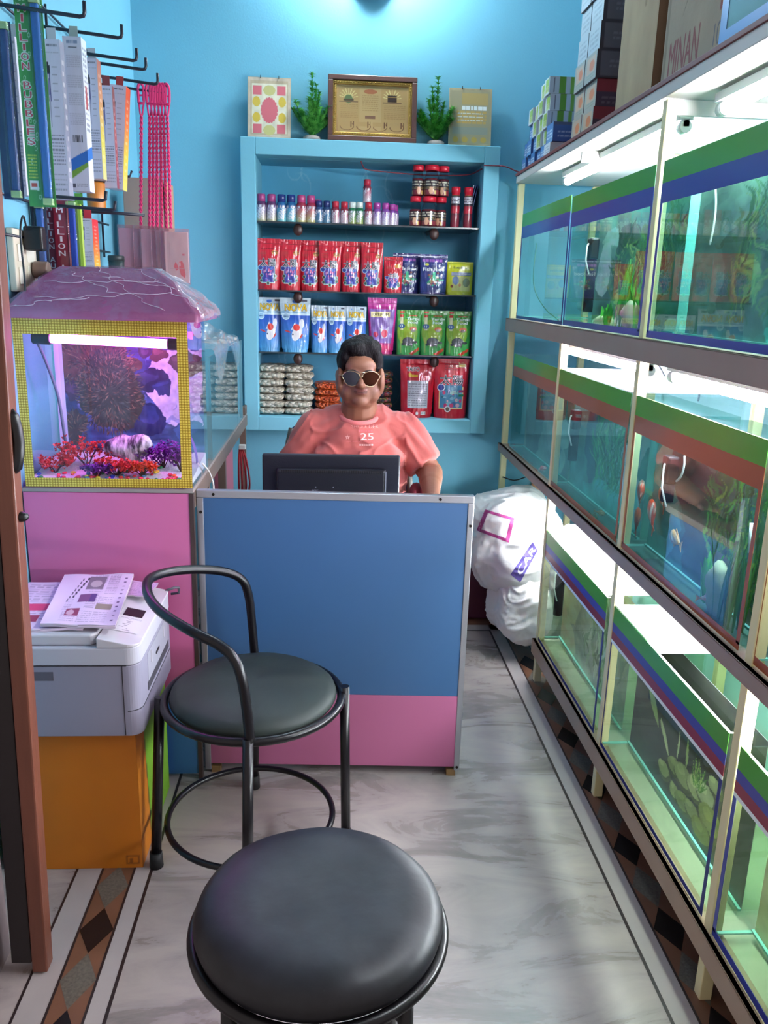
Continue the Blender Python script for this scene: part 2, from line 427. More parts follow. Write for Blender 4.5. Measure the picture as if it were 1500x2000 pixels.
e = cr.color_ramp.elements.new(.43); e.color = L('#8f8482'); e = cr.color_ramp.elements.new(.5); e.color = L('#9d918f')
nt.links.new(cr.outputs[0], bs.inputs['Base Color'])
mr = nt.nodes.new('ShaderNodeMapRange'); mr.inputs['To Min'].default_value = .16; mr.inputs['To Max'].default_value = .42
nt.links.new(nz.outputs['Fac'], mr.inputs['Value']); nt.links.new(mr.outputs[0], bs.inputs['Roughness'])
fmats = [fm, mat('inlay_dark', '#2a1f20', .35), mat('inlay_brown', '#6f4a38', .32, var=.25, vscale=14), mat('inlay_black', '#1a1517', .25),
         mat('inlay_granite', '#5d564e', .35, var=.7, vscale=160), mat('inlay_white', '#a89e9c', .3, var=.1, vscale=9)]
b = MB()
b.quad((-1.4, -.6, 0), (1.36, -.6, 0), (1.36, 4.0, 0), (-1.4, 4.0, 0), m=0)
def strip(x0, x1, y0, y1, z, m): b.quad((x0, y0, z), (x1, y0, z), (x1, y1, z), (x0, y1, z), m=m)
YE = 3.49
strip(.752, .806, -.6, YE+.062, .0004, 5); strip(-.655, -.59, -.6, YE, .0004, 5); strip(-.506, -.461, -.6, YE+.062, .0004, 5)
strip(-.506, .806, YE, YE+.062, .0004, 5)
strip(.743, .751, -.6, YE, .0008, 1); strip(-.466, -.458, -.6, YE, .0008, 1); strip(-.466, .751, YE-.008, YE, .0008, 1)
strip(-.660, -.654, -.6, YE, .0008, 1)
for x0, x1 in ((.806, .892), (-.591, -.506)):
    strip(x0, x1, -.6, YE+.15, .0006, 2)
    strip(x0-.002, x0+.004, -.6, YE+.06, .0010, 1); strip(x1-.004, x1+.002, -.6, YE+.15, .0010, 1)
    xc = (x0+x1)/2; k = 0; y = 3.14 if x0 > 0 else 3.18
    while y > -.5:
        hh, m = (.072, 3) if k % 2 == 0 else (.078, 4)
        w = .040
        b.quad((xc, y-hh, .0012), (xc+w, y, .0012), (xc, y+hh, .0012), (xc-w, y, .0012), m=m)
        y -= .150; k += 1
strip(-.591, .892, YE+.062, YE+.15, .0005, 2)
struct(b.build('floor', fmats))

# dark wooden post of the entrance and the worn stone jamb beside it
WOOD = mat('door_wood', '#6a3c2c', .38, var=.35, vscale=5, bump=.15, bscale=30, stretch=(6, 6, .8))
d = thing('wooden_door', 'brown wooden door edge standing open at the left of the entrance', 'door', (-.66, 1.58, 0))
b = MB(); b.box(-.655, -.621, 1.55, 1.59, .005, 2.6, 0); b.build('stile', WOOD, d, bevel=.004)
b = MB(); b.box(-.699, -.6555, 1.552, 1.588, .03, 2.6); b.build('leaf', mat('door_leaf_dark', '#160c0e', .5), d, bevel=.002)
h = MB(); p0 = oy(40, 805, 1.57); p1 = oy(42, 915, 1.57)
zt, zb = p0.z, p1.z
h.tube([(-.627, 1.565, zt), (-.620, 1.565, zt-.006), (-.615, 1.565, zt-.03), (-.613, 1.565, (zt+zb)/2), (-.615, 1.565, zb+.03), (-.620, 1.565, zb+.006), (-.627, 1.565, zb)], .011, 10)
h.build('handle', mat('black_plastic', '#0f0d10', .35), d)
kb = MB(); kp = oy(46, 1008, 1.57); kb.ell((-.619, 1.57, kp.z), (.014, .012, .010)); kb.build('knob', mat('black_plastic'), d)
d.rotation_euler = (0, R_(1.3), 0)
b = MB(); b.box(-1.25, -.728, 1.50, 1.62, 0, 3.0)
struct(b.build('wall_front', mat('stone_jamb', '#7d6f70', .6, var=.5, vscale=9, bump=.3, bscale=20)))
# ================================================================ the tank rack on the right
XF, XB = .83, 1.20
PY = [3.90, 3.0, 2.22, 1.46, .70]          # posts
CREAM = mat('cream_paint', '#e6d9a6', .5, var=.06)
BEAM = mat('taupe_beam_paint', '#9a8478', .5, var=.08)
rk = thing('tank_rack', 'three-tier cream and taupe metal rack holding the fish tanks along the right wall', 'rack', (XF, 2.2, 0))
Z = dict(b1=(.118, .178), b2=(.772, .810), b3=(1.342, 1.400))
for i, y in enumerate(PY):
    for x, front in ((XF, True), (XB-.03, False)):
        top = 1.985
        if front and i == 1: top = 1.342
        b = MB(); b.box(x, x+.028, y-.032, y-.004, 0, top); b.build('post', CREAM, rk, bevel=.002)
for i in range(1, 5):
    b = MB(); b.box(XF+.02, XB, PY[i]-.025, PY[i]-.010, 1.95, 1.985); b.build('cross_bar', mat('white_laminate_and_glare', '#c9c4be', .5), rk)  # cream bars whitened: the blown-out tube light is put into their colour
for nm, (z0, z1), ye in (('b1', Z['b1'], 3.0), ('b2', Z['b2'], 3.90), ('b3', Z['b3'], 3.90)):
    b = MB(); b.box(XF-.014, XF+.0, PY[4]-.035, ye, z0, z1); b.box(XF-.014, XF+.03, PY[4]-.035, ye, z1-.004, z1)
    b.build('front_beam', BEAM if nm != 'b1' else mat('tan_beam_paint', '#a98f78', .5, var=.08), rk, bevel=.0015)
    b = MB(); b.box(XB-.03, XB, PY[4]-.035, ye, z0, z1); b.build('back_beam', CREAM, rk)
    b = MB()
    for i in range(5):
        if nm == 'b1' and i == 0: continue
        b.box(XF, XB, PY[i]-.034, PY[i]-.006, z0+.005, z1-.006)
    if nm != 'b1': b.box(XF+.001, XB-.03, PY[4], ye, z1-.012, z1-.005)
    else: b.box(XF+.001, XB-.03, PY[4], ye, z1-.012, z1-.005)
    b.build('shelf_deck', mat('deck_board', '#71827b', .55) if nm != 'b1' else mat('deck_board_pale', '#b4b8a6', .55), rk)
b = MB(); b.box(XF-.012, XB+.02, .62, 3.90, 2.018, 2.030); b.build('top_board', mat('red_brown_board', '#7a3f3e', .55, var=.2, vscale=12), rk, bevel=.001)
b = MB(); b.box(XF-.008, XB+.02, .63, 3.895, 1.988, 2.018); b.build('top_rail', mat('white_laminate_and_glare', '#c9c4be', .5), rk, bevel=.002)
b = MB(); b.box(XF+.0, XF+.03, 3.86, 3.92, 1.40, 1.99)
# ---- fluorescent tubes
TUBE = mat('tube_glow', '#ffffff', .5, emit='#f2f8ff', estr=115)
def tube_light(y0, y1, x, z, label, group='fluorescent tubes of the tank rack', m=None):
    t = thing('fluorescent_tube', label, 'lamp', (x, y0, z), group=group)
    b = MB(); b.cyl((x, y0+.03, z), (x, y1-.03, z), .013, 12); b.build('tube', m or TUBE, t)
    b = MB(); b.box(x-.018, x+.018, y0, y1, z+.016, z+.036); b.build('batten', mat('white_plastic', '#eef0ee', .4), t)
    for ya, yb in ((y0, y0+.03), (y1-.03, y1)):
        b = MB(); b.cyl((x, ya, z), (x, yb, z), .016, 12); b.box(x-.008, x+.008, ya, yb, z, z+.018); b.build('end_cap', mat('white_plastic'), t)
    return t
tube_light(2.30, 3.45, .93, 1.945, 'glowing white tube under the top board above the farther upper tanks')
tube_light(.95, 2.10, .93, 1.945, 'glowing white tube under the top board above the nearer upper tanks')
TUBEV = mat('tube_glow_violet', '#ffffff', .5, emit='#f0e6ff', estr=95)
tube_light(2.30, 3.20, .905, 1.305, 'glowing violet-white tube over the farther middle tanks', m=TUBEV)
tube_light(1.05, 2.14, .905, 1.305, 'glowing violet-white tube over the nearer middle tanks', m=TUBEV)
tube_light(2.30, 3.30, .915, .728, 'glowing white tube over the farther bottom tanks')
tube_light(1.05, 2.14, .915, .728, 'glowing white tube over the nearer bottom tanks')

# ---- tanks
GLASS = glassy('tank_glass', '#fafdfc', rough=.01, ior=1.5)
GLASSE = mat('glass_edge', '#7fcfc4', .2, spec=.8)
TG, TB, TR, TM = mat('tape_green', '#3f9f2a', .35, coat=.3), mat('tape_blue', '#34409c', .35, coat=.3), mat('tape_brown', '#a3552f', .35, coat=.3), mat('tape_maroon', '#8e1f3a', .35, coat=.3)
TW = mat('tape_white', '#eef3f0', .3)
NAVY = mat('tape_navy', '#1d2a78', .35)
def water(name, tint):
    return glassy(name, tint, rough=.02, ior=1.12)
WTEAL = water('water_teal', '#dff0ec'); WGREEN = water('water_pale_green', '#edf2e8')
def aquascape(seed, base0, base1, leafs, n=70, white=0, W=150, Hh=120, rocks='#8b8f6e', nr=5, dark=.0):
    c = Cv(W, Hh, base0); c.grad(base0, base1); c.noise(5, .35, seed)
    rs = np.random.RandomState(seed)
    n1 = c.fnoise(3, 4, seed+5); 
    if white:
        m = np.abs(n1-.5) < .05*white; c.put(m, '#d8efe8', .8)
    if dark:
        m = c.fnoise(2, 2, seed+9) > .56; c.put(m, '#1a2420', dark)
    for i in range(nr):
        c.ell(rs.uniform(0, 1), rs.uniform(0, .25), rs.uniform(.05, .16), rs.uniform(.06, .16), tuple((npx(rocks)*rs.uniform(.6, 1.2)).clip(0, 1)), .9)
    for i in range(n):
        x = rs.uniform(0, 1); y = rs.uniform(0, .35); col = npx(leafs[rs.randint(len(leafs))])*rs.uniform(.6, 1.25)
        c.leaf(x, y, rs.uniform(.12, .5)*Hh/W, rs.uniform(.006, .02), PI/2+rs.uniform(-.5, .5), tuple(col.clip(0, 1)), .9, rs.uniform(-.5, .5))
    return c
POST = painted('backdrop_print', .45)
def tank(y0, y1, z0, z1, label, bands, frame, wat, bd=None, lvl=.86, group=None, xb=None):
    yc = (y0+y1)/2
    t = thing('fish_tank', label, 'fish tank', (XF, yc, z0), group=group)
    x0, x1 = XF+.004, XB-.035; g = .005
    MB().box(x0, x0+g, y0, y1, z0, z1).build('front_pane', [GLASS], t)
    MB().box(x0+g, x1, y1-g, y1, z0+g, z1).build('side_pane', GLASS, t)
    MB().box(x0+g, x1, y0, y0+g, z0+g, z1).build('side_pane', GLASS, t)
    MB().box(x1-g, x1, y0+g, y1-g, z0+g, z1).build('back_pane', GLASS, t)
    MB().box(x0+g, x1, y0, y1, z0, z0+g).build('bottom_pane', GLASS, t)
    xq = xb or x1-g
    e2 = MB(); e2.box(xq-.008, xq-.001, y0+g, y1-g, z0+g+.002, z0+.013); e2.box(x0+g, xq-.009, y1-g-.008, y1-g, z0+g+.002, z0+.011); e2.build('silicone_edge', GLASSE, t)
    b = z1
    for h, m in bands:
        MB().box(x0-.0012, x0-.0002, y0, y1, b-h, b).build('tape_band', m, t); b -= h
    if frame is not None:
        f = MB()
        for ya, yb in ((y0, y0+.013), (y1-.013, y1)): f.box(x0-.0012, x0-.0002, ya, yb, z0+.012, b)
        f.box(x0-.0012, x0-.0002, y0, y1, z0, z0+.012+.006*(frame is not NAVY)); f.build('edge_tape', frame, t)
    if wat:
        w = MB(); w.box(x0+g+.0005, x1-g-.0005, y0+g+.0005, y1-g-.0005, z0+g+.003, z0+(z1-z0)*lvl); w.build('water', wat, t)
    if bd is not None:
        w = MB(); rect_obj(w, (xb, y1-g-.001, z0+g+.001), (0, y0-y1+2*g+.002, 0), (0, 0, (z1-z0)*.93), bd, flip=False)
        rect_obj(w, (xb+.001, y0+g+.001, z0+g+.001), (0, y1-y0-2*g-.002, 0), (0, 0, (z1-z0)*.93), Cv(2, 2, '#e8eef0'), flip=False)
        w.build('backdrop', POST, t)
    return t
U = [(.053, TG), (.048, TB)]; Mi = [(.053, TG), (.046, TR)]; Lo = [(.05, TG), (.026, TB), (.026, TM), (.010, TW)]
greens = ['#3a6a38', '#5f8a48', '#2c5038', '#869a56', '#4a7a58']
pale = ['#a8b27c', '#c2c898', '#8d9a66', '#6f8a4a', '#d6dab0']
Y12, Y23, Y34, Y45 = (3.0, 3.76), (2.225, 2.985), (1.462, 2.172), (.72, 1.42)
X1, X2, X3 = .935, .905, .925              # where the printed sheets stand inside the tanks
def pm(px, py, xb, y0, y1, z0, hgt):       # where on the sheet a print seen at px,py sits
    q = ox(px, py, xb); return (y1-q.y)/(y1-y0), (q.z-z0)/hgt
def blob(c, n, x0, x1, y0, y1, s0, s1, cols, a=.7, seed=0):
    rs = np.random.RandomState(seed)
    for i in range(n):
        r_ = rs.uniform(s0, s1); c.ell(rs.uniform(x0, x1), rs.uniform(y0, y1), r_*rs.uniform(.6, 1.4)*.7, r_, cols[rs.randint(len(cols))], a, rs.uniform(0, 3))
def leaves(c, n, x0, x1, y0, y1, l0, l1, w, cols, seed=0, a=.85, up=PI/2, sp=.5):
    rs = np.random.RandomState(seed)
    for i in range(n): c.leaf(rs.uniform(x0, x1), rs.uniform(y0, y1), rs.uniform(l0, l1), w*rs.uniform(.6, 1.3), up+rs.uniform(-sp, sp), tuple((npx(cols[rs.randint(len(cols))])*rs.uniform(.7, 1.2)).clip(0, 1)), a, rs.uniform(-.6, .6))
def base(c0, c1, seed, amp=.25, W=170, Hh=130):
    c = Cv(W, Hh, c0); c.grad(c0, c1); c.noise(5, amp, seed); c.oX, c.oY = c.X, c.Y; return c
def fin_(c, seed): c.X, c.Y = c.oX, c.oY; c.noise(14, .16, seed); c.a = (c.a*1.35).clip(0, 1); return c
A1 = base('#4f6e62', '#7a9488', 1); A1.warp(.2, 5, 3); A1.ell(.12, .45, .10, .22, '#cfdcd4', .7); A1.ell(.2, .72, .14, .08, '#c2d4cc', .6); A1.ell(.45, .5, .16, .3, '#3a4640', .7); A1.ell(.65, .85, .2, .1, '#5a9a98', .6)  # the large dark ellipse paints the filter's reflection into the picture
leaves(A1, 200, .3, .8, .0, .5, .1, .3, .010, greens, 1); leaves(A1, 120, .6, 1, .4, .7, .08, .2, .008, greens, 2); blob(A1, 8, .05, .95, 0, .1, .04, .09, ['#c2c6a8', '#9aa088'], .9, 3); fin_(A1, 4)
A2 = base('#44645c', '#8aa299', 6); A2.warp(.25, 4, 7); A2.ell(.85, .2, .25, .22, '#4fa8a4', .7); A2.ell(.9, .35, .12, .08, '#d8e8e6', .8); A2.ell(.5, .4, .25, .3, '#3c4c42', .6); A2.ell(.78, .75, .2, .07, '#a8c4c4', .6)  # the dark middle ellipse is a reflection on the glass, painted into the print
leaves(A2, 220, .35, .95, .15, .7, .08, .22, .009, greens, 5, .6); blob(A2, 20, .0, .4, .05, .9, .05, .12, ['#4a5c54', '#6a7c72'], .3, 9); fin_(A2, 8)
B1 = base('#54706c', '#6a8680', 9); B1.warp(.15, 5, 2); B1.ell(.22, .5, .2, .6, '#2c4644', .7); B1.ell(.6, .55, .12, .4, '#7a8a80', .6); B1.ell(.85, .42, .12, .13, '#c2cec8', .7); B1.ell(.85, .15, .05, .16, '#b8c8c2', .6); fin_(B1, 3)
B2 = base('#3f8a84', '#7a9288', 12); B2.warp(.14, 6, 4); B2.rect(-.2, .55, .25, 1.2, '#8a8a78', .6); B2.ell(.3, .5, .09, .35, '#2a4a5a', .6)
leaves(B2, 260, .35, .72, .1, .65, .06, .18, .008, ['#2f7a52', '#3f8a5a', '#2a6a4a', '#5a9a68'], 6, .8); B2.poly([(.72, .2), (.8, .95), (.92, 1), (1.0, .7), (.9, .5), (1, .3), (.9, .05), (.78, .08)], '#c8e8e0', .85); B2.ell(.84, .62, .045, .09, '#3a9a94', .8); B2.ell(.9, .3, .05, .1, '#4fb0a8', .7); B2.ell(.6, .1, .4, .12, '#3fa49a', .5); fin_(B2, 5)
B3 = base('#2c5a50', '#4a6a62', 15); B3.warp(.16, 5, 6); B3.ell(.05, .5, .22, .8, '#4a8a80', .7); B3.ell(.38, .75, .2, .35, '#24282a', .8); B3.ell(.42, .3, .13, .35, '#2a3630', .7); B3.ell(.66, .85, .3, .14, '#6a6666', .6)
leaves(B3, 330, .5, 1.0, .0, .62, .06, .2, .008, ['#2f6a34', '#3f8a3f', '#1e4a2e', '#6a8a3a', '#2a5a3c'], 7, .85); B3.poly([(.52, .0), (.56, .30), (.82, .16), (.9, 0)], '#6a605c', .9); blob(B3, 6, .6, .8, .02, .16, .03, .08, ['#8a9a80', '#a2ac90'], .8, 2); fin_(B3, 6)
B4 = base('#8a9a6a', '#a8b080', 18); fin_(B4, 7)
C1 = base('#9aa088', '#c2b88c', 20); C1.warp(.15, 5, 8); C1.rect(-.2, .3, .28, 1.2, '#c2bd8a', .8); C1.ell(.05, .12, .2, .22, '#d8b890', .8); C1.ell(.9, .7, .16, .22, '#d0b890', .7); C1.ell(.62, .6, .16, .4, '#8a9a60', .8)
leaves(C1, 70, .4, .95, .0, .55, .12, .34, .014, ['#b8bf98', '#8a9a6a', '#9fae80', '#d0d4b8', '#6a7a4a'], 8, .8, sp=.35); fin_(C1, 8)
C2 = base('#3c403a', '#2a2c28', 23, .3, 220, 160); T3 = (X3, 1.475, 2.195, .188, .422)
def P3(px, py): return pm(px, py, *T3)
for p0_, p1_, w_, col in (((1268, 1330), (1284, 1420), .030, '#8f9f68'), ((1290, 1405), (1300, 1452), .016, '#a8b27c'), ((1305, 1475), (1292, 1400), .016, '#b2bb88'), ((1190, 1440), (1212, 1370), .020, '#b8c29a'), ((1178, 1390), (1196, 1340), .016, '#a8b48a'), ((1240, 1470), (1182, 1395), .024, '#b4cdb0'), ((1322, 1480), (1330, 1430), .008, '#b8c490'), ((1340, 1500), (1346, 1440), .010, '#8fa060')):
    (u0, v0), (u1, v1) = P3(*p0_), P3(*p1_); dx, dy = u1-u0, (v1-v0)*C2.h/C2.w; C2.leaf(u0, v0, math.hypot(dx, dy), w_, math.atan2(dy, dx), col, .95, .05)
for px, py, rx_, col in ((1296, 1506, .05, '#a8b47a'), (1318, 1500, .06, '#8f9c60'), (1336, 1522, .075, '#9fab6c'), (1360, 1545, .07, '#b4be82'), (1318, 1548, .045, '#a2ae70'), (1334, 1570, .06, '#8c9a5a'), (1352, 1590, .055, '#98a468'), (1380, 1560, .07, '#b8c490'), (1388, 1610, .09, '#9aa65a'), (1370, 1630, .07, '#8a964c'), (1400, 1545, .05, '#a8b47c')):
    u, v = P3(px, py); C2.warp(.03, 9, px); C2.ell(u, v, rx_*1.15, rx_*1.05, tuple(npx(col)*.5), .9, .5); C2.ell(u-.010, v+.014, rx_*.98, rx_*.9, tuple(npx(col)*.85), .95, .5); C2.ell(u-.03, v+.035, rx_*.45, rx_*.4, tuple((npx(col)*1.05).clip(0, 1)), .5, .5); C2.X, C2.Y = C2.oX, C2.oY
u, v = P3(1362, 1535)
for k in range(34): C2.leaf(u+.03*math.sin(k*7.1), v-.02, .10+.05*math.sin(k*3.3), .0028, PI/2+.5*math.sin(k*2.1), '#4a7a2a' if k % 3 else '#9ab060', .9, .2*math.sin(k))
fin_(C2, 9)
C3 = base('#a8ae86', '#b8bc94', 26); C3.ell(.5, .85, .5, .25, '#7f8660', .6); fin_(C3, 10)
tank(*Y12, 1.404, 1.846, 'empty clear fish tank nearest the back wall on the upper tier', U, NAVY, None)
tank(*Y23, 1.404, 1.838, 'planted upper-tier tank, second from the back wall, with stones and black filter', U, TB, WTEAL, A1, xb=X1)
tank(*Y34, 1.404, 1.838, 'large upper-tier tank with blue tape nearest the camera, reflecting the shelves', U, TB, WTEAL, A2, xb=X1)
tank(3.0, 3.74, .815, 1.248, 'middle-tier tank with red and white goldfish nearest the back wall', Mi, None, WTEAL, B1, xb=X2)
tank(2.235, 2.985, .815, 1.248, 'middle-tier tank with teal waterfall backdrop and small fish near the bottom', Mi, TR, WTEAL, B2, xb=X2)
tank(1.49, 2.19, .815, 1.248, 'middle-tier tank with orange fish and dark green plant backdrop', Mi, TR, WTEAL, B3, xb=X2)
tank(.74, 1.44, .815, 1.248, 'middle-tier tank cut off by the right edge of the photo', Mi, TR, WGREEN, B4, xb=X2)
tank(2.255, 2.985, .182, .636, 'bottom-tier tank with yellowish backdrop nearest the back wall', Lo, NAVY, WGREEN, C1, xb=X3)
tank(1.475, 2.195, .182, .636, 'bottom-tier tank with dark backdrop of pale green rocks and leaves', Lo, NAVY, WGREEN, C2, xb=X3)
tank(.73, 1.425, .182, .636, 'bottom-tier tank with cloudy yellow-green water nearest the camera', Lo, TB, WGREEN, C3, xb=X3)
LID = glassy('white_lid_sheet', '#f6faf8', rough=.3, milky=.55, milkcol='#f4f6f4', ior=1.4)
TK = {o['label']: o for o in bpy.data.objects if o.get('category') == 'fish tank'}
for ky, a in (('middle-tier tank with teal', (2.24, 2.98, 1.2485)), ('bottom-tier tank with yellowish', (2.27, 2.98, .6365)), ('bottom-tier tank with dark', (1.86, 2.19, .6365)), ('bottom-tier tank with cloudy', (.74, 1.30, .6365))):
    tk_ = [o for l_, o in TK.items() if l_.startswith(ky)][0]
    MB().box(XF+.005, XB-.06, a[0], a[1], a[2], a[2]+.003).build('lid', LID, tk_)

# ---- filters, airlines, fish, stones and plants
FB = mat('filter_black', '#15181c', .4)
def catmull(P, n):
    P = [Vector(p) for p in P]; Q = [P[0]*2-P[1]]+P+[P[-1]*2-P[-2]]; out = []
    for i in range(1, len(Q)-2):
        for k in range(n):
            t = k/n; a, b_, c, d_ = Q[i-1], Q[i], Q[i+1], Q[i+2]
            out.append(.5*((2*b_)+(-a+c)*t+(2*a-5*b_+4*c-d_)*t*t+(-a+3*b_-3*c+d_)*t**3))
    out.append(P[-1]); return out
def filt(x, y, zt, zb, label, w=.05):
    t = thing('aquarium_filter', label, 'filter', (x, y, zb))
    b = MB(); b.box(x-.016, x+.016, y-w/2, y+w/2, zt-.07, zt); b.build('pump_head', FB, t, bevel=.006)
    b = MB(); b.cyl((x, y, zb), (x, y, zt-.071), .017, 14); b.build('sponge_column', mat('filter_sponge', '#1a2026', .9, bump=.6, bscale=200), t)
    b = MB(); b.tube([(x-.02, y-.01, zt-.02), (x-.03, y-.03, zt-.03), (x-.035, y-.045, zt-.075), (x-.025, y-.06, zt-.12)], .0026, 8); b.build('outlet_tube', mat('clear_tube', '#dfe8e4', .3), t)
    return t
def filt_at(px, pyt, pyb, x, label):
    q = ox(px, pyt, x); q2 = ox(px, pyb, x); filt(x, q.y, q.z, q2.z, label, .04)
filt_at(1160, 465, 610, .885, 'black submersible filter in the upper tank second from the back')
filt_at(1126, 800, 905, .875, 'black submersible filter in the middle tank before the teal backdrop')
filt_at(1312, 890, 985, .870, 'black submersible filter in the orange fish tank')
filt_at(1097, 1105, 1212, .880, 'black submersible filter in the bottom tank nearest the back')
P_ = [ox(1397, 365, .90), ox(1398, 400, .90), ox(1394, 440, .90), ox(1386, 478, .90)]
tag(MB().tube(catmull(P_, 5), .0028, 8).build('air_hose', mat('clear_tube')), 'thin white air hose curling down in the large upper tank', 'hose')
P_ = [ox(1337, 890, .875), ox(1336, 910, .875), ox(1330, 930, .875), ox(1321, 940, .875)]
tag(MB().tube(catmull(P_, 5), .0028, 8).build('air_hose', mat('clear_tube')), 'thin white air hose beside the filter in the orange fish tank', 'hose')
P_ = [ox(1470, 1022, .87), ox(1466, 1080, .87)]
tag(MB().tube(P_, .006, 8).build('glass_tube', mat('clear_tube')), 'short pale glass rod standing on the right of the orange fish tank', 'tube')
# loops of wire
def wire(name, pts, r, m, label, cat='wire', loc=None):
    o = MB().tube(catmull(pts, 6), r, 7).build(name, m); return tag(o, label, cat)
def catmull(P, n):
    P = [Vector(p) for p in P]; Q = [P[0]*2-P[1]]+P+[P[-1]*2-P[-2]]; out = []
    for i in range(1, len(Q)-2):
        for k in range(n):
            t = k/n; a, b_, c, d_ = Q[i-1], Q[i], Q[i+1], Q[i+2]
            out.append(.5*((2*b_)+(-a+c)*t+(2*a-5*b_+4*c-d_)*t*t+(-a+3*b_-3*c+d_)*t**3))
    out.append(P[-1]); return out
wire('electric_wire', [(1.19, 3.05, 1.33), (1.14, 2.95, 1.31), (1.13, 2.82, 1.29), (1.13, 2.72, 1.24)], .003, mat('wire_black', '#15161c', .4), 'thin dark wire looping over the second middle-tier tank')
wire('electric_wire', [(1.12, 2.18, 1.30), (1.12, 2.3, 1.30), (1.1, 2.38, 1.27), (1.07, 2.33, 1.22)], .003, mat('wire_blue_grey', '#5f7a8c', .4), 'thin grey-blue wire hanging beside the second middle-tier post')
wire('electric_wire', [(1.14, 1.2, 1.22), (1.14, 1.35, 1.28), (1.14, 1.5, 1.27), (1.14, 1.66, 1.22), (1.14, 1.70, 1.17)], .004, mat('wire_black'), 'thick black cable arching above the orange fish tank')
wire('electric_wire', [(.87, 3.62, 1.72), (.86, 3.6, 1.6), (.87, 3.58, 1.52), (.9, 3.5, 1.45), (.93, 3.4, 1.41)], .0025, mat('wire_green', '#2a6a5a', .4), 'dark green wire trailing inside the empty upper tank')
wire('electric_wire', [(1.1, 2.05, 1.93), (1.08, 1.9, 1.925), (1.06, 1.75, 1.94), (1.04, 1.62, 1.955), (1.03, 1.55, 1.97)], .004, mat('wire_red', '#a82c38', .5), 'twisted red wire under the top board above the nearest tanks')
p1, p2, p3 = oy(983, 932, 3.86), oy(1005, 938, 3.84), oy(1030, 930, 3.84)
wire('electric_wire', [(.842, 3.865, p1.z), p2, p3, (p3.x+.05, 3.84, p3.z+.03)], .003, mat('wire_black'), 'short bent dark wire tied to the rack post above the white sack')

def fish_mb(l, cols, seed=0):
    rs = random.Random(seed); b = MB()
    def body(v): return v
    N = 12
    prof = [(.02, 0), (.22, .06), (.34, .16), (.40, .30), (.38, .45), (.28, .62), (.16, .78), (.09, .88)]
    V = []; C = []
    for j, (r, t) in enumerate(prof):
        for k in range(N):
            a = 2*PI*k/N; V.append(((t-.4)*l, math.cos(a)*r*l*.32, math.sin(a)*r*l*.62))
            C.append(hx(cols[0] if mnoise.noise(Vector((j*.6+seed*5, k*.45, seed))) < .12 else cols[1+(j+k) % (len(cols)-1)]))
    Fc = [(i*N+k, i*N+(k+1) % N, (i+1)*N+(k+1) % N, (i+1)*N+k) for i in range(len(prof)-1) for k in range(N)]
    Fc += [tuple(range(N))[::-1], tuple((len(prof)-1)*N+q for q in range(N))]
    b.add(V, Fc, 0, C, True); return b
FISHM = painted('fish_skin', .3, coat=.4)
def fish(pos, l, rz, pitch, cols, label, group=None, seed=0):
    t = thing('fish', label, 'fish', (0, 0, 0), group=group)
    fish_mb(l, cols, seed).build('body', FISHM, t)
    def fin(nm, P):                                        # a thin solid blade
        fb = MB().color(cols[0])
        n = len(P); V = [(x, .0008, z) for x, z in P]+[(x, -.0008, z) for x, z in P]
        fb.add(V, [tuple(range(n)), tuple(range(n, 2*n))[::-1]]+[(i, n+i, n+(i+1) % n, (i+1) % n) for i in range(n)], 0)
        fb.build(nm, FISHM, t)
    fin('tail_fin', [(l*.44, 0), (l*.75, l*.20), (l*.68, 0), (l*.75, -l*.20)])
    fin('back_fin', [(-l*.15, l*.20), (l*.02, l*.34), (l*.2, l*.26), (l*.18, l*.13)])
    fin('belly_fin', [(-l*.02, -l*.2), (l*.04, -l*.32), (l*.14, -l*.24), (l*.12, -l*.14)])
    t.location = pos; t.rotation_euler = (0, pitch, rz); return t
OR = ['#f04c08', '#f07828', '#e8501a']; KO = ['#e84a14', '#f2e8dc', '#d8401a']; GO = ['#d8a04a', '#f2e2b0', '#8a7a4a']
fish(ox(1252, 958, .878), .085, R_(70), R_(70), ['#f05a14', '#f0a070', '#f2e8dc'], 'orange and white fish highest in the middle-tier fish group')
fish(ox(1245, 1010, .878), .075, R_(80), R_(85), OR, 'plain orange fish hanging head-down leftmost in the fish group', seed=1)
fish(ox(1273, 998, .882), .09, R_(-100), R_(50), KO, 'red fish swimming just right of the plain orange fish', seed=2)
fish(ox(1293, 968, .882), .07, R_(-100), R_(38), ['#c8682a', '#e8b070', '#f2ead8'], 'orange fish with pale tail, rightmost of the fish group', seed=3)
fish(ox(1318, 1050, .878), .075, R_(-95), R_(8), GO, 'yellowish white fish swimming low in the middle-tier tank', seed=4)
fish(ox(1383, 1168, .870), .04, R_(180), 0, ['#e09070', '#f0d8c0'], 'small pale orange fish seen head-on before the pale rock', seed=5)
for i, (px, py) in enumerate(((1003, 872), (1022, 893), (1037, 908), (1060, 915))):
    fish(ox(px, py, .868), .04, R_(40+40*i), R_(20), ['#d8504a', '#f2e8e8', '#e8a0a0'], ('red and white goldfish near the floor of the back middle tank, %s from the left' % ORD[i]), 'red and white goldfish', i)
for i, (px, py) in enumerate(((1136, 992), (1162, 1008), (1174, 1002))):
    fish(ox(px, py, .868), .034, R_(90+30*i), R_(-10), ['#9a8a5a', '#c8b88a'], 'small tan fish near the floor of the second middle tank, %s from the left' % ORD[i], 'small tan fish', i)
ROCK = mat('pale_stone', '#c6c4a4', .8, var=.3, vscale=25, bump=.5, bscale=60)
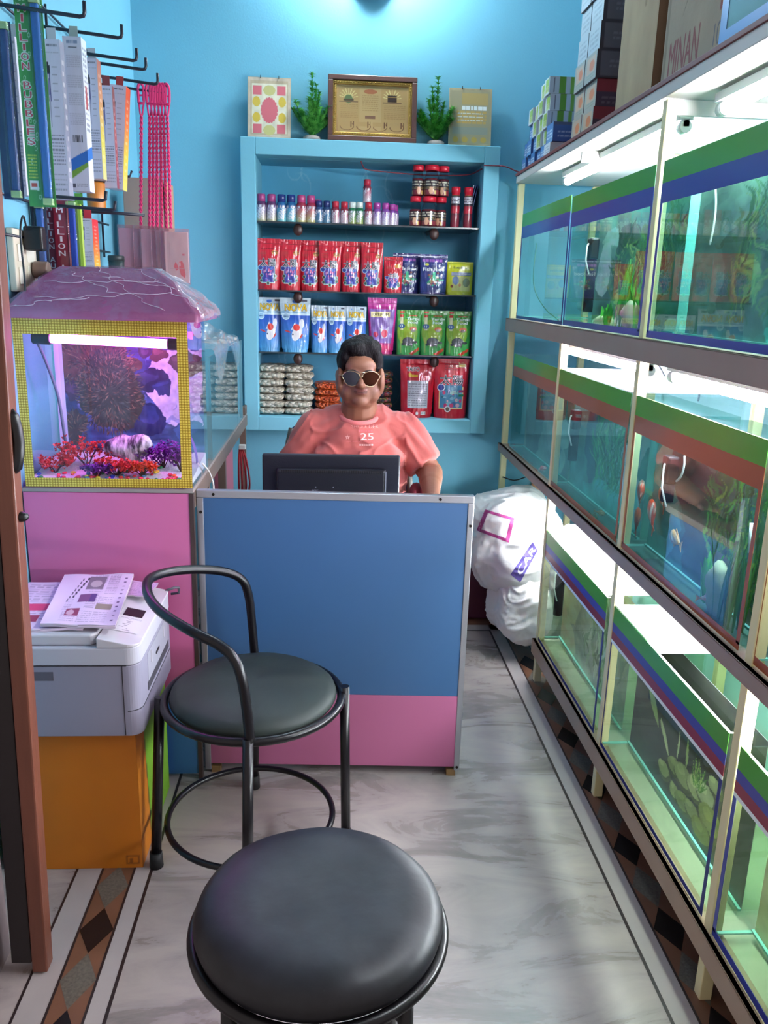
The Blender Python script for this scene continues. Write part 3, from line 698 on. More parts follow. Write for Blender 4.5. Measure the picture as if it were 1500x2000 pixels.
def rock(pos, r, label, m=None, sc=(1, 1, 1), cat='stone', name='stone', group=None, seed=0):
    def fn(v): 
        d_ = v-Vector(pos); n = mnoise.noise(d_*(1.6/r)+Vector((seed*7.1, 0, 0))); return Vector(pos)+d_*(1+.35*n)
    b = MB().ell(pos, (r*sc[0], r*sc[1], r*sc[2]), nu=18, nv=12, fn=fn); o = b.build(name, m or ROCK, loc=pos); return tag(o, label, cat, group)
rock(ox(1180, 632, .888), .030, 'low pale stone on the floor of the second upper tank', seed=1)
rock(ox(1231, 615, .885), .034, 'taller pointed pale stone at the right end of the second upper tank', sc=(.8, .7, 1.25), seed=2)
rock(ox(1402, 1150, .872), .060, 'big pale green rock leaning in the orange fish tank', mat('mossy_stone', '#8f9f7c', .85, var=.3, vscale=18, bump=.6, bscale=40), sc=(.35, .8, 1.1), seed=3)
PL = mat('aquatic_leaf', '#4fae3c', .45, var=.3, vscale=9); PLP = mat('pale_leaf', '#b4bf8e', .5, var=.2, vscale=9); PLD = mat('reed_leaf', '#4f7a2c', .5, var=.3)
def blade(b, p, l, w, ang, lean, bend=.6, n=6, m=0, tw=0):
    p = Vector(p); V = []; d_ = Vector((math.cos(ang), math.sin(ang), 0)); s_ = Vector((-math.sin(ang), math.cos(ang), 0))
    for i in range(n+1):
        t = i/n; z = l*t*math.cos(lean*t*bend*2); o_ = l*t*math.sin(lean)*(.3+.7*t)
        ww = w*(math.sin(PI*min(.97, .12+t*.88)))
        c = p+d_*o_+Vector((0, 0, z)); V += [c-s_*ww, c+d_*w*.25, c+s_*ww]
    Fc = [];
    for i in range(n): Fc += [(3*i, 3*i+1, 3*i+4, 3*i+3), (3*i+1, 3*i+2, 3*i+5, 3*i+4)]
    b.add(V, Fc, m, sm=True)
def plant(pos, n, l, w, m, label, seed=0, spread=.03, lean=.5, group=None):
    rs = random.Random(seed); b = MB()
    for i in range(n):
        a_ = rs.uniform(0, 2*PI); blade(b, (pos[0]+rs.uniform(-spread, spread)*.6, pos[1]+rs.uniform(-spread, spread), pos[2]), l*rs.uniform(.5, 1), w*rs.uniform(.7, 1.2), a_, rs.uniform(.1, lean))
    return tag(b.build('aquarium_plant', m, loc=pos), label, 'plant', group)
plant((.89, 2.50, 1.413), 26, .24, .005, PL, 'tall grassy green plant in the second upper tank', 1, .05, .25)
plant((.885, 2.36, 1.413), 18, .11, .006, PL, 'short bushy green plant beside the pointed stone', 2, .04, .3)
plant((.885, 2.66, 1.413), 8, .09, .010, PL, 'broad-leaved light green plant left of the grassy plant', 3, .012, .25)
plant((.872, 1.60, .826), 22, .22, .005, mat('dark_leaf', '#2f6a30', .5, var=.4), 'tall feathery green plant on the right of the orange fish tank', 4, .05, .2)
q = ox(1318, 1120, .872)
plant((.872, 1.74, .826), 8, .12, .010, PL, 'broad bright green plant behind the pale rock', 5, .012, .25)
# ================================================================ glass shelves of the niche and what stands on them
SHY = 3.935
SH = [1.797, 1.498, 1.2165]
sg = mat('shelf_edge_dark', '#20313a', .25, spec=.8)
for i, z in enumerate(SH):
    t = thing('wall_shelf', ['top', 'middle', 'lowest'][i]+' thin dark glass shelf inside the blue wall niche', 'shelf', (.17, 4.05, z), group='niche shelves')
    MB().box(NX0+.001, NX1-.001, SHY, NB-.001, z-.007, z).build('glass_board', sg, t)
    for px in (582, 848)[:2]:
        x = oy(px, 450+130*i, 3.96).x
        b = MB(); b.cyl((x, 3.955, z-.010), (x, NB-.001, z-.010), .010, 12); b.ell((x, 3.957, z-.032), (.022, .014, .026), nu=16, nv=10); b.build('bracket', mat('bracket_brown', '#3a221e', .4), t)

PRG = painted('glossy_print', .28, coat=.5, bump=.25, bscale=35)
PRM = painted('matt_print', .6)
PRB = painted('bottle_print', .3, coat=.3)
# ---------------- small bottles
def bottle_mb(cap, body, lab, low, h=.119, r=.0225):
    n = 20; prof = []; cols = []
    def a(rr, z, c): prof.append((rr*r, z*h)); cols.append(c)
    for z in (0, .01): a(.93 if z == 0 else 1, z, low)
    for k in range(7):
        z = .04+.46*k/6; a(1, z, tuple((npx(low)*(1-k/6)+npx(lab)*(k/6))))
    a(1, .52, '#e8e0ea'); a(1, .60, '#e8e0ea'); a(1, .61, body); a(.98, .66, body); a(.86, .71, body); a(.80, .73, body)
    a(.80, .735, cap); a(.84, .74, cap); a(.84, .97, cap); a(.74, 1, cap)
    return prof, cols
def bottle(cap, body, lab, low, h, r, label, group):
    t = thing('food_bottle', label, 'bottle', (0, 0, 0), group=group)
    prof, cols = bottle_mb(cap, body, lab, low, h, r); kcap = len(prof)-4
    # speckled label picture
    b = MB(); n = 24; V = []; C = []; rs = random.Random(3)
    P = prof[:kcap]; 
    zs = [p[1] for p in P]; ys = []
    fine = 26
    for j in range(fine):
        z = P[-1][1]*j/(fine-1)
        q = max(i for i in range(len(P)) if P[i][1] <= z+1e-9); q2 = min(q+1, len(P)-1)
        tt = 0 if q2 == q else (z-P[q][1])/max(1e-6, P[q2][1]-P[q][1])
        rr = P[q][0]*(1-tt)+P[q2][0]*tt; base = npx(cols[q])
        for k in range(n):
            a = 2*PI*k/n; V.append((rr*math.cos(a), rr*math.sin(a), z)); c = base
            f = z/h
            if .1 < f < .5:
                w_ = math.sin(a*5+f*22)*math.sin(f*30+a*3)
                if w_ > .25: c = npx('#efe6ee')
            if .515 < f < .60 and (k % 6) in (1, 2, 4): c = npx(body)
            C.append(tuple(c))
    Fc = [(i*n+k, i*n+(k+1) % n, (i+1)*n+(k+1) % n, (i+1)*n+k) for i in range(fine-1) for k in range(n)]+[tuple(range(n))[::-1]]
    b.add(V, Fc, 0, C, True); b.build('bottle_body', PRB, t)
    b = MB(); b.lathe(prof[kcap-1:], n=20, colors=[cap]*(len(prof)-kcap+1)); b.build('cap', PRB, t)
    return t
PUR = ('#a8407c', '#5a2a5e', '#9a86b8', '#cfc9a8'); NAV = ('#1f2f78', '#1f5f94', '#4f9ac4', '#8ad0d8'); PNK = ('#c2427c', '#a32442', '#c25a70', '#d8c88a')
RED = ('#c8243e', '#8e1f3a', '#c06a80', '#d8c0c8'); DNV = ('#23306e', '#2a4474', '#3f6a94', '#5f86a0'); GRN = ('#dfe4dc', '#1f6a44', '#4a8a5a', '#a8b06a'); VIO = ('#b0439a', '#8a4aa0', '#b08ac8', '#e0d0e0')
names = {0: 'purple-capped', 1: 'navy-capped light blue', 2: 'pink-capped red', 3: 'red-capped', 4: 'small navy', 5: 'white-capped green', 6: 'violet-capped'}
kinds = [PUR, NAV, PNK, RED, DNV, GRN, VIO]
row = [(510.5, 0, 1), (530.5, 0, 1), (550, 1, 1), (568.6, 1, 1), (588.6, 2, 1), (607.6, 2, 1), (622.7, 4, 0), (638, 4, 0), (655, 3, 0), (672.5, 3, 0), (688, 5, 0), (702, 5, 0), (719.5, 3, 0), (736, 6, 0), (752.6, 6, 0)]
protos = {}
cnt = {}
G = 'small fish food bottles on the top niche shelf'
for i, (px, k, big) in enumerate(row):
    yy = 3.985; p = oy(px, 425, yy)
    cnt[k] = cnt.get(k, 0)+1
    lab = '%s fish food bottle, %s from the left on the top niche shelf' % (names[k], ORD[i])
    if k not in protos:
        t = bottle(*kinds[k], .119 if big else .098, .0225 if big else .0188, lab, G); protos[k] = t; t.location = (p.x, yy, SH[0]); t.rotation_euler = (0, 0, .3*i)
    else: copy_tree(protos[k], None, lab, (p.x, yy, SH[0]), (0, 0, .3*i))
p = oy(717, 380, 3.985); copy_tree(protos[3], None, 'red-capped fish food bottle standing on top of another red-capped bottle', (p.x, 3.985, SH[0]+.0985), (0, 0, 2))
p = oy(762, 425, 4.02); copy_tree(protos[6], None, 'violet-capped bottle half hidden behind the right end of the bottle row', (oy(765, 425, 4.02).x, 4.02, SH[0]), (0, 0, 1))
copy_tree(protos[6], None, 'rearmost violet-capped bottle behind the right end of the bottle row', (oy(771, 425, 4.06).x, 4.06, SH[0]), (0, 0, .5))
copy_tree(protos[2], None, 'pink-capped bottle peeping out behind the small navy bottles', (oy(620, 425, 4.04).x, 4.04, SH[0]), (0, 0, .5), scale=(.85, .85, .9))
# ---------------- lidded jars
JG = glassy('jar_plastic', '#e8dfe2', rough=.05, ior=1.4)
def jar(label, r, h):
    t = thing('food_jar', label, 'jar', (0, 0, 0), group='red-lidded jars on the top niche shelf')
    b = MB(); b.lathe([(r*.9, 0), (r, .004), (r, h*.62), (r*.9, h*.70), (r*.78, h*.76), (r*.78, h*.82)], n=24); b.build('jar_body', JG, t)
    b = MB(); b.lathe([(r*.88, .003), (r*.96, .006), (r*.96, h*.56), (r*.8, h*.58)], n=24); b.build('contents', mat('pellets_red', '#7a2230', .8, var=.6, vscale=160, bump=.6, bscale=200), t)
    c = Cv(64, 24, '#2a1420'); c.rect(0, .0, 1, .35, '#8a2a38'); c.lines(.02, .62, .98, .95, 2, '#e8dcc0', .9); c.lines(.02, .4, .98, .58, 2, '#c8a86a', .8, seed=2)
    c.ell(.32, .3, .05, .26, '#e8b090'); c.ell(.66, .3, .05, .26, '#e8b090'); c.rect(.2, .05, .25, .3, '#e0c070'); c.rect(.5, .05, .55, .3, '#e0c070'); c.rect(.85, .05, .9, .3, '#e0c070')
    rr = r*1.012
    b = MB(); b.grid(lambda u, v: (rr*math.cos(-2*PI*u), rr*math.sin(-2*PI*u), h*(.05+.46*v)), 64, 24, c, flip=True); b.build('jar_label', PRB, t)
    b = MB(); b.lathe([(r*.84, h*.82), (r*.96, h*.83), (r*.97, h*.985), (r*.9, h)], n=24); b.build('lid', mat('lid_red', '#d81f38', .35), t)
    return t
j0 = None
for i, (px, py, rs_, yy) in enumerate(((811, 430, .9, 4.0), (837, 430, 1.12, 3.985), (860, 430, .86, 4.0))):
    for lv in (0, 1):
        where = ['left', 'middle', 'right'][i]; lab = '%s red-lidded jar of red pellets in the %s row of the jar stack' % (where, ['lower', 'upper'][lv])
        q = oy(px+lv*3, py, yy)
        if j0 is None: j0 = jar(lab, .030, .1325); t = j0
        else: t = copy_tree(j0, None, lab)
        t.location = (q.x, yy, SH[0]+lv*.133); t.scale = (rs_, rs_, 1); t.rotation_euler = (0, 0, [.2, 0, -.2][i]+lv*.3)
def tallb(label):
    t = thing('food_bottle', label, 'bottle', (0, 0, 0), group='tall red bottles beside the jars')
    r, h = .0205, .178
    prof = [(r*.94, 0), (r, .004), (r, h*.3), (r*.95, h*.34), (r, h*.38), (r, h*.52), (r*.96, h*.56), (r*.96, h*.78), (r*.86, h*.80)]
    cols = ['#7a1f30', '#8a2438', '#7a2030', '#5a1a28', '#c8283c', '#b02438', '#2a1a24', '#4a3f48', '#b8903a']
    MB().lathe(prof, n=20, colors=cols).build('bottle_body', PRB, t)
    c = Cv(48, 16, '#dcd4dc'); c.lines(.0, .05, 1, .95, 4, '#3a2a38', .8, seed=5)
    MB().grid(lambda u, v: (r*.985*math.cos(2*PI*u), r*.985*math.sin(2*PI*u), h*(.6+.16*v)), 48, 16, c, flip=False).build('bottle_label', PRB, t)
    MB().lathe([(r*.86, h*.80), (r*.9, h*.81), (r*.9, h*.86), (r*1.02, h*.865), (r*1.02, h*.99), (r*.94, h)], n=20).build('cap', mat('lid_red'), t)
    return t
t1 = tallb('tall red-capped bottle just right of the jar stack'); t1.location = (oy(888, 430, 3.99).x, 3.99, SH[0])
copy_tree(t1, None, 'tall red-capped bottle next to the leaning leaflets', (oy(913, 430, 3.99).x, 3.99, SH[0]), (0, 0, 2.2))
for i in range(3):
    x = .602+.013*i; b = MB()
    b.prism([(x, SH[0]+.0005), (x+.003, SH[0]+.0005), (x+.048-.004*i, SH[0]+.19), (x+.045-.004*i, SH[0]+.19)], 1, 3.99, 4.12)
    tag(b.build('leaflet', mat('leaflet_%s' % ['white', 'blue', 'navy'][i], ['#e8ecf8', '#4f74b8', '#28407a'][i], .4)), '%s printed leaflet leaning on the right side of the top niche shelf' % ['white-edged', 'mid blue', 'dark blue'][i], 'leaflet', 'leaning leaflets')

# ---------------- stand-up pouches
def pouch(name, label, w, h, T, cv, group, taper=.06, sealh=.10, notch=True, wr=1.0, seed=0):
    t = thing(name, label, 'food pouch', (0, 0, 0), group=group)
    W, Hh = cv.w, cv.h; sd = seed*3.7+w*50
    def thick(u, v, s):
        e = max(0, 1-(2*u-1)**2); q = max(0, 1-v/(1-sealh))
        base = T*.5*(e**.55)*(min(1, q)**.55)
        if v > 1-sealh: base = 0
        n = mnoise.noise(Vector((u*5+sd, v*7, s*3)))*.0028*wr*(1 if v < .95 else .3)+mnoise.noise(Vector((u*14, v*5+sd, s)))*.0012*wr
        return s*(base+.0006)+n*min(1, e*3)
    def f(s):
        def g(u, v):
            ww = w*(1-taper*(1-v)*(1 if v > .06 else 1.3)); x = (u-.5)*ww
            return (x, -thick(u, v, 1) if s > 0 else thick(1-u, v, 1), v*h)
        return g
    b = MB(); b.grid(f(1), W, Hh, cv)
    edge = Cv(2, 2, tuple(cv.a[cv.h//2, 1])); b.grid(f(-1), W//3, Hh//3, edge, flip=True)
    b.build('pouch_body', PRG, t)
    if notch:
        s = MB().color(tuple(cv.a[-2, cv.w//2]*.8)); s.box(-w*.485, w*.485, -.0022, .0022, h*(1-sealh)-.001, h*(1-sealh)+.003); s.build('zip_seal', PRG, t)
    return t
def red_cv(w=84, h=186):
    c = Cv(w, h, '#c4182c'); c.grad('#b01228', '#d02438', 0, 1); c.noise(5, .12, 1)
    c.lines(.12, .66, .42, .76, 4, '#8a6a48', .6, seed=1); c.ell(.78, .73, .14, .045, '#c8a04a', .8); c.lines(.66, .70, .9, .76, 2, '#5a1a18', .8)
    c.lines(.2, .79, .8, .82, 1, '#8a1020', .8)
    c.rect(.2, .13, .80, .46, '#b8d0c8'); c.rect(.23, .15, .77, .46, '#3a3f92'); rs = np.random.RandomState(2)
    for i in range(26): c.ell(rs.uniform(.28, .72), rs.uniform(.18, .44), rs.uniform(.02, .07), rs.uniform(.01, .03), ['#7a4aa0', '#c85a8a', '#5a74c0', '#e0a0c0', '#2a2a70'][rs.randint(5)])
    for x, y in ((.2, .18), (.5, .13), (.8, .27), (.22, .28), (.8, .2)): c.ell(x, y, .08, .035, '#8ab4a0'); c.ell(x, y, .055, .025, '#3a4a44')
    c.ell(.17, .43, .12, .05, '#a8c4d8'); c.ell(.17, .43, .09, .038, '#2a3a88')
    c.text('太陽', .14, .46, .68, .155, '#1c1c24', '#c8ccd4', .015, .02)
    c.rect(.1, .03, .9, .032, '#e86a70'); c.line(.08, .98, .3, .93, .02, '#e87a80', .8)
    return c
def place(proto, px0, px1, pyt, zs, yy, w0, h0, label, rz=0, first=False):
    a = oy(px0, pyt, yy); b_ = oy(px1, pyt, yy); o = proto if first else copy_tree(proto, None, label)
    o.location = ((a.x+b_.x)/2, yy, zs); o.scale = ((b_.x-a.x)/w0, 1, (a.z-zs)/h0); o.rotation_euler = (0, 0, rz); return o
GR = 'red fish food pouches on the middle niche shelf'
w0, h0 = .108, .24
Ls = ['red pouch with blue picture, %s from the left on the middle niche shelf' % ORD[i] for i in range(7)]
pr = pouch('food_pouch', Ls[0], w0, h0, .05, red_cv(), GR)
for i, (a, b_, tp) in enumerate(((500, 547, 465), (545, 588, 467), (585, 627, 469), (623, 667, 470), (666, 707, 471), (706, 749, 473))):
    place(pr, a, b_, tp, SH[1], 3.97+(.02 if i in (2, 4) else 0), w0, h0, Ls[i], [.0, .02, -.03, .02, 0, -.02][i], i == 0)
c = red_cv(70, 136); c2 = Cv(70, 136, '#c8202f'); c2.a[:] = c.a; c2.rect(.1, .46, .9, .66, '#c4202f'); c2.text('太陽', .25, .42, .5, .13, '#1c1c24', '#d8d8e0', .02, 0); c2.ell(.75, .74, .17, .06, '#e0a050')
ps = pouch('food_pouch', Ls[6], .085, .165, .04, c2, GR, seed=2); place(ps, 750, 787, 501, SH[1], 3.975, .085, .165, '', 0, True)
def blue_cv():
    c = Cv(96, 150, '#232c72'); c.grad('#1f2a62', '#2a3580'); c.noise(5, .2, 8); c.rect(0, .93, 1, .955, '#e6e2f0'); c.rect(0, .955, 1, 1, '#2a2a70')
    c.text('Fish', .1, .58, .32, .09, '#e8ecec', bold=.02); c.text('food', .5, .58, .38, .09, '#e8ecec', bold=.02)
    c.lines(.08, .80, .8, .88, 1, '#b06ac0', 1, .9); c.lines(.4, .69, .75, .76, 2, '#8a92b0', .6); c.ell(.25, .74, .07, .03, '#d8d850')
    rs = np.random.RandomState(5)
    for i in range(40): c.ell(.5+rs.normal()*.13, .38+rs.normal()*.08, .05, .025, ['#2a8a5a', '#8a4a3a', '#3aa87a', '#a86a4a', '#d8d8c8', '#1f6a4a'][rs.randint(6)], .85)
    c.rect(.46, .35, .56, .55, '#3ab88a'); c.lines(.1, .02, .9, .05, 1, '#8a5aa0', .8); return c
pb = pouch('food_pouch', 'dark blue pouch half hidden behind the small red pouch', .118, .18, .055, blue_cv(), 'dark blue food pouches', seed=3)
place(pb, 768, 823, 494, SH[1], 4.02, .118, .18, '', 0, True); place(pb, 821, 875, 496, SH[1], 3.975, .118, .18, 'dark blue pouch fully in view next to the yellow one')
c = Cv(100, 120, '#c8c820'); c.noise(4, .1, 3); c.rect(.05, .94, .95, .96, '#8a9a20'); c.text('BettaBites', .25, .79, .55, .07, '#3a4418', bold=.02)
c.rect(.18, .58, .92, .68, '#7f86a4'); c.lines(.2, .6, .9, .66, 1, '#c8c8d0', .8); c.rect(.2, .12, .88, .56, '#cfc878'); c.ell(.34, .44, .12, .13, '#6f86b4'); c.ell(.74, .38, .13, .13, '#7d7650'); c.ell(.5, .3, .05, .05, '#c8885a'); c.ell(.2, .26, .055, .045, '#7a3a28')
py_ = pouch('food_pouch', 'yellow pouch with small round pictures at the right end of the middle shelf', .128, .15, .05, c, None, taper=.02, sealh=.04, notch=False, wr=.5); place(py_, 873, 925, 511, SH[1], 3.985, .128, .15, '', 0, True)
# koi pouches
def koi_cv(w=104, h=182):
    c = Cv(w, h, '#2a6ac0'); c.grad('#5aa8d8', '#2450b4', 0, .72); c.rect(0, .72, 1, 1, '#b8ccd4'); c.noise(4, .08, 6)
    n = c.fnoise(4, 2, 3); c.put((c.Y > .68) & (c.Y < .68+n*.12), '#cfe4ee'); c.put((c.Y > .72) & (c.Y < .80-n*.1), '#8ab0cc')
    c.text('NOVA', .16, .76, .72, .125, '#e8b81c', '#7a6a3a', .014, .035)
    c.ell(.19, .66, .13, .065, '#d8ecf4'); c.ell(.19, .66, .10, .048, '#a8c8dc'); c.lines(.12, .64, .27, .68, 1, '#3a5a8a', .8)
    c.ell(.57, .36, .20, .125, '#e8e4e4', rot=.5); c.ell(.72, .52, .08, .10, '#d8dce4', rot=-.4); c.poly([(.36, .42), (.5, .56), (.55, .42)], '#dfe4ea'); c.ell(.55, .46, .12, .062, '#d8342c'); c.ell(.72, .30, .07, .022, '#d04038', rot=.7); c.ell(.24, .385, .11, .016, '#c83a3a', rot=-.15); c.ell(.42, .33, .03, .015, '#2a3a5a')
    c.rect(.7, .93, .88, .965, '#3a3f50'); return c
GK = 'blue and white koi food pouches on the lowest niche shelf'
Lk = ['large blue and white koi pouch at the left end of the lowest shelf', 'large blue and white koi pouch overlapping the leftmost one', 'smaller koi pouch just right of the two large koi pouches', 'middle one of the three smaller koi pouches', 'smaller koi pouch right above the seated man\'s hair']
kp_ = pouch('food_pouch', Lk[0], .14, .26, .055, koi_cv(), GK, taper=.16, notch=False, seed=4)
place(kp_, 499, 552, 580, SH[2], 3.99, .14, .26, '', .05, True); place(kp_, 546, 607, 581, SH[2], 3.965, .14, .26, Lk[1])
kq = pouch('food_pouch', Lk[2], .084, .215, .045, koi_cv(72, 160), GK, taper=.08, notch=False, seed=5)
place(kq, 607, 643, 596, SH[2], 3.985, .084, .215, '', .05, True); place(kq, 641, 677, 597, SH[2], 3.975, .084, .215, Lk[3]); place(kq, 676, 716, 598, SH[2], 3.97, .084, .215, Lk[4], -.03)
c = Cv(110, 190, '#b01878'); c.grad('#c01a6a', '#b82a90', 0, 1); c.poly([(.12, .2), (.88, .2), (.95, .8), (.05, .8)], '#8a6ab0'); c.noise(6, .2, 4); c.rect(.1, .66, .78, .75, '#e8d89a'); c.text('OPTIMUM', .16, .68, .56, .05, '#5a4a2a', bold=.02)
c.poly([(.4, .48), (.6, .42), (.75, .5), (.72, .3), (.5, .28)], '#cfd0e0'); c.ell(.6, .37, .12, .07, '#c8284a'); c.ell(.27, .35, .09, .05, '#b8244a'); c.rect(0, .85, 1, 1, '#c84a9c'); c.ell(.5, .1, .4, .06, '#d82a6a')
pp = pouch('food_pouch', 'magenta foil pouch between the koi pouches and the green pouches', .14, .255, .06, c, None, taper=.2, wr=1.8, seed=6); place(pp, 718, 776, 581, SH[2], 3.98, .14, .255, '', 0, True)
def turt_cv():
    c = Cv(96, 176, '#3f9a30'); c.grad('#3aa04a', '#3f8f30'); c.ell(.45, .5, .42, .3, '#9ab82a', .8); c.noise(4, .15, 9); c.ell(.5, .5, .2, .2, '#b4b824', .4)
    c.rect(.14, .55, .26, .86, '#d8d8a8'); c.rect(.12, .84, .28, .9, '#c8382c'); c.rect(.12, .93, .3, .97, '#c8382c'); c.ell(.2, .64, .13, .055, '#2f5a8a'); c.text('11', .14, .62, .1, .04, '#e0e8f0')
    c.lines(.48, .86, .84, .89, 1, '#c83a2c', 1, .9); c.text('Turtle', .40, .775, .54, .062, '#e4f0e0', '#4a8a4a', .012, .03); c.text('Food', .46, .70, .38, .062, '#e4f0e0', '#4a8a4a', .012, .03)
    c.ell(.68, .58, .15, .05, '#d86a3a'); c.ell(.68, .55, .1, .035, '#8a7a6a'); c.ell(.48, .30, .24, .10, '#3a3f42'); c.ell(.48, .32, .20, .07, '#4f5458'); c.ell(.78, .285, .10, .03, '#343a3c'); c.ell(.26, .24, .06, .03, '#343a3c'); c.ell(.64, .21, .03, .04, '#343a3c')
    c.poly([(.5, .03), (.95, .17), (.95, .10), (.66, 0)], '#d84a28'); c.rect(.14, .04, .2, .4, '#b8b060', .6); return c
GT = 'green turtle food pouches'
pt = pouch('food_pouch', 'leftmost green pouch with a turtle picture', .11, .208, .05, turt_cv(), GT, taper=.03, notch=False, seed=7)
place(pt, 776, 823, 605, SH[2], 3.975, .11, .208, '', 0, True); place(pt, 823, 872, 606, SH[2], 3.975, .11, .208, 'middle green pouch with a turtle picture', .02); place(pt, 872, 921, 607, SH[2], 3.985, .11, .208, 'rightmost green pouch with a turtle picture', -.02)
# big red pouches on the niche floor
c = Cv(130, 210, '#c81a2c'); c.grad('#b8142a', '#d42034'); c.noise(5, .12, 12); c.rect(.2, .17, .82, .64, '#c2c6cc'); c.ell(.5, .4, .2, .2, '#dfe2e8', .5); c.lines(.23, .2, .79, .60, 10, '#6a6a72', .6)
c.text('TAIYO', .18, .80, .36, .065, '#1c1c1c', '#e8e0e0', .008, .03, italic=.08); c.lines(.2, .9, .8, .92, 1, '#8a1020', .9); c.rect(.24, .7, .5, .74, '#d8b020'); c.ell(.28, .74, .05, .03, '#d8b020'); c.ell(.5, .08, .04, .03, '#e8e8e8'); c.rect(.62, .055, .78, .11, '#e8e8e8')
for k in range(6): c.rect(.63+.025*k, .06, .642+.025*k, .105, '#1a1a1a')
bp = pouch('food_pouch', 'big red pouch with a pale text panel on the niche floor', .165, .285, .075, c, 'big red pouches on the niche floor', taper=.12, sealh=.08, notch=False, seed=8); place(bp, 782, 851, 701, NZ0, 3.985, .165, .285, '', 0, True)
c = Cv(130, 210, '#c81a2c'); c.grad('#b8142a', '#d42034'); c.noise(5, .12, 13); c.lines(.3, .8, .75, .96, 4, '#8a2030', .8); c.rect(.7, .86, .9, .94, '#e8d0a0'); c.rect(.72, .87, .88, .9, '#c8a030')
c.rect(.14, .16, .86, .54, '#e8c890'); c.rect(.17, .18, .83, .56, '#4a86a8'); rs = np.random.RandomState(9)
for i in range(30): c.ell(rs.uniform(.25, .8), rs.uniform(.2, .52), rs.uniform(.02, .07), rs.uniform(.012, .04), ['#7aa8c0', '#c83a6a', '#8ab8b0', '#3a5a8a', '#d8a8b8', '#2f6a7a'][rs.randint(6)])
c.ell(.2, .52, .11, .065, '#d8e0e8'); c.ell(.2, .52, .09, .052, '#2a3a8a'); c.rect(.72, .44, .88, .48, '#a03a6a'); c.rect(.72, .37, .88, .41, '#1f7a4a'); c.ell(.4, .16, .09, .05, '#e0e0e0'); c.ell(.4, .16, .06, .035, '#5a4a44')
c.text('太陽', .16, .57, .68, .16, '#20202a', '#cfd4dc', .012, .02)
bp2 = pouch('food_pouch', 'big red pouch with two large Chinese characters on the niche floor', .165, .285, .075, c, 'big red pouches on the niche floor', taper=.06, sealh=.08, notch=False, seed=9); place(bp2, 849, 917, 700, NZ0, 3.985, .165, .285, '', 0, True)

# ---------------- stacked clear bags of shells, gravel
def bag(name, label, w, d, h, m1, group, seed=0, film=None):
    t = thing(name, label, 'bag', (0, 0, 0), group=group); rs = random.Random(seed)
    b = MB(); nu, nv = 40, 26
    def sp(u, v):
        a = u*2*PI; t_ = (v-.5)*PI
        ca, sa = math.cos(a), math.sin(a); ct, st = math.cos(t_), math.sin(t_)
        e = .55; f = lambda q: math.copysign(abs(q)**e, q)
        x = w/2*f(ct)*f(ca); y = d/2*f(ct)*f(sa); z = h/2*math.copysign(abs(st)**.8, st)+h/2
        n = mnoise.noise(Vector((x*70+seed*3, y*70, z*70)))
        k = 1+.05*n
        return (x*k+.003*mnoise.noise(Vector((z*60, x*20, seed))), y*k, z+.0035*mnoise.noise(Vector((x*40, y*40, seed*2.0))))
    b.grid(sp, nu, nv, None); b.build('bag_filling', m1, t)
    return t
def pebble_mat(name, cols, scale=55, rough=.35):
    if name in _m: return _m[name]
    m = mat(name, cols[0], rough, coat=.25); nt = m.node_tree; bs = nt.nodes['Principled BSDF']
    tc = nt.nodes.new('ShaderNodeTexCoord'); v = nt.nodes.new('ShaderNodeTexVoronoi'); v.inputs['Scale'].default_value = scale; nt.links.new(tc.outputs['Object'], v.inputs['Vector'])
    cr = nt.nodes.new('ShaderNodeValToRGB'); nt.links.new(v.outputs['Color'], cr.inputs[0]); cr.color_ramp.elements[0].position = .2; cr.color_ramp.elements[1].position = .8
    cr.color_ramp.elements[0].color = L(cols[0]); cr.color_ramp.elements[1].color = L(cols[1])
    for i, c in enumerate(cols[2:]): e = cr.color_ramp.elements.new(.35+.15*i); e.color = L(c)
    d = nt.nodes.new('ShaderNodeMapRange'); d.inputs['From Min'].default_value = .0; d.inputs['From Max'].default_value = .75; d.inputs['To Min'].default_value = 1.0; d.inputs['To Max'].default_value = 0
    nt.links.new(v.outputs['Distance'], d.inputs['Value'])
    v2 = nt.nodes.new('ShaderNodeTexVoronoi'); v2.feature = 'DISTANCE_TO_EDGE'; v2.inputs['Scale'].default_value = scale; nt.links.new(tc.outputs['Object'], v2.inputs['Vector'])
    mm = nt.nodes.new('ShaderNodeMapRange'); mm.inputs['From Max'].default_value = .12; mm.inputs['To Min'].default_value = .5; nt.links.new(v2.outputs['Distance'], mm.inputs['Value'])
    mx = nt.nodes.new('ShaderNodeMix'); mx.data_type = 'RGBA'; mx.blend_type = 'MULTIPLY'; mx.inputs['Factor'].default_value = 1
    nt.links.new(cr.outputs[0], mx.inputs['A']); nt.links.new(mm.outputs[0], mx.inputs['B']); nt.links.new(mx.outputs['Result'], bs.inputs['Base Color'])
    bp = nt.nodes.new('ShaderNodeBump'); bp.inputs['Strength'].default_value = 1; bp.inputs['Distance'].default_value = .01
    nt.links.new(d.outputs[0], bp.inputs['Height']); nt.links.new(bp.outputs['Normal'], bs.inputs['Normal']); return m
SHELL = pebble_mat('bagged_shells', ['#a39a88', '#e8e2d2', '#b8ae9c', '#cbc2b0'], 46, .55)
ORG = pebble_mat('bagged_orange_gravel', ['#a83a18', '#e06a30', '#c44a20'], 80)
MIX = pebble_mat('bagged_mixed_gravel', ['#2a3a5a', '#b03a4a', '#6a4a3a', '#8a8a4a'], 90)
GB = 'clear bags of pale shells stacked on the niche floor'
sb = None
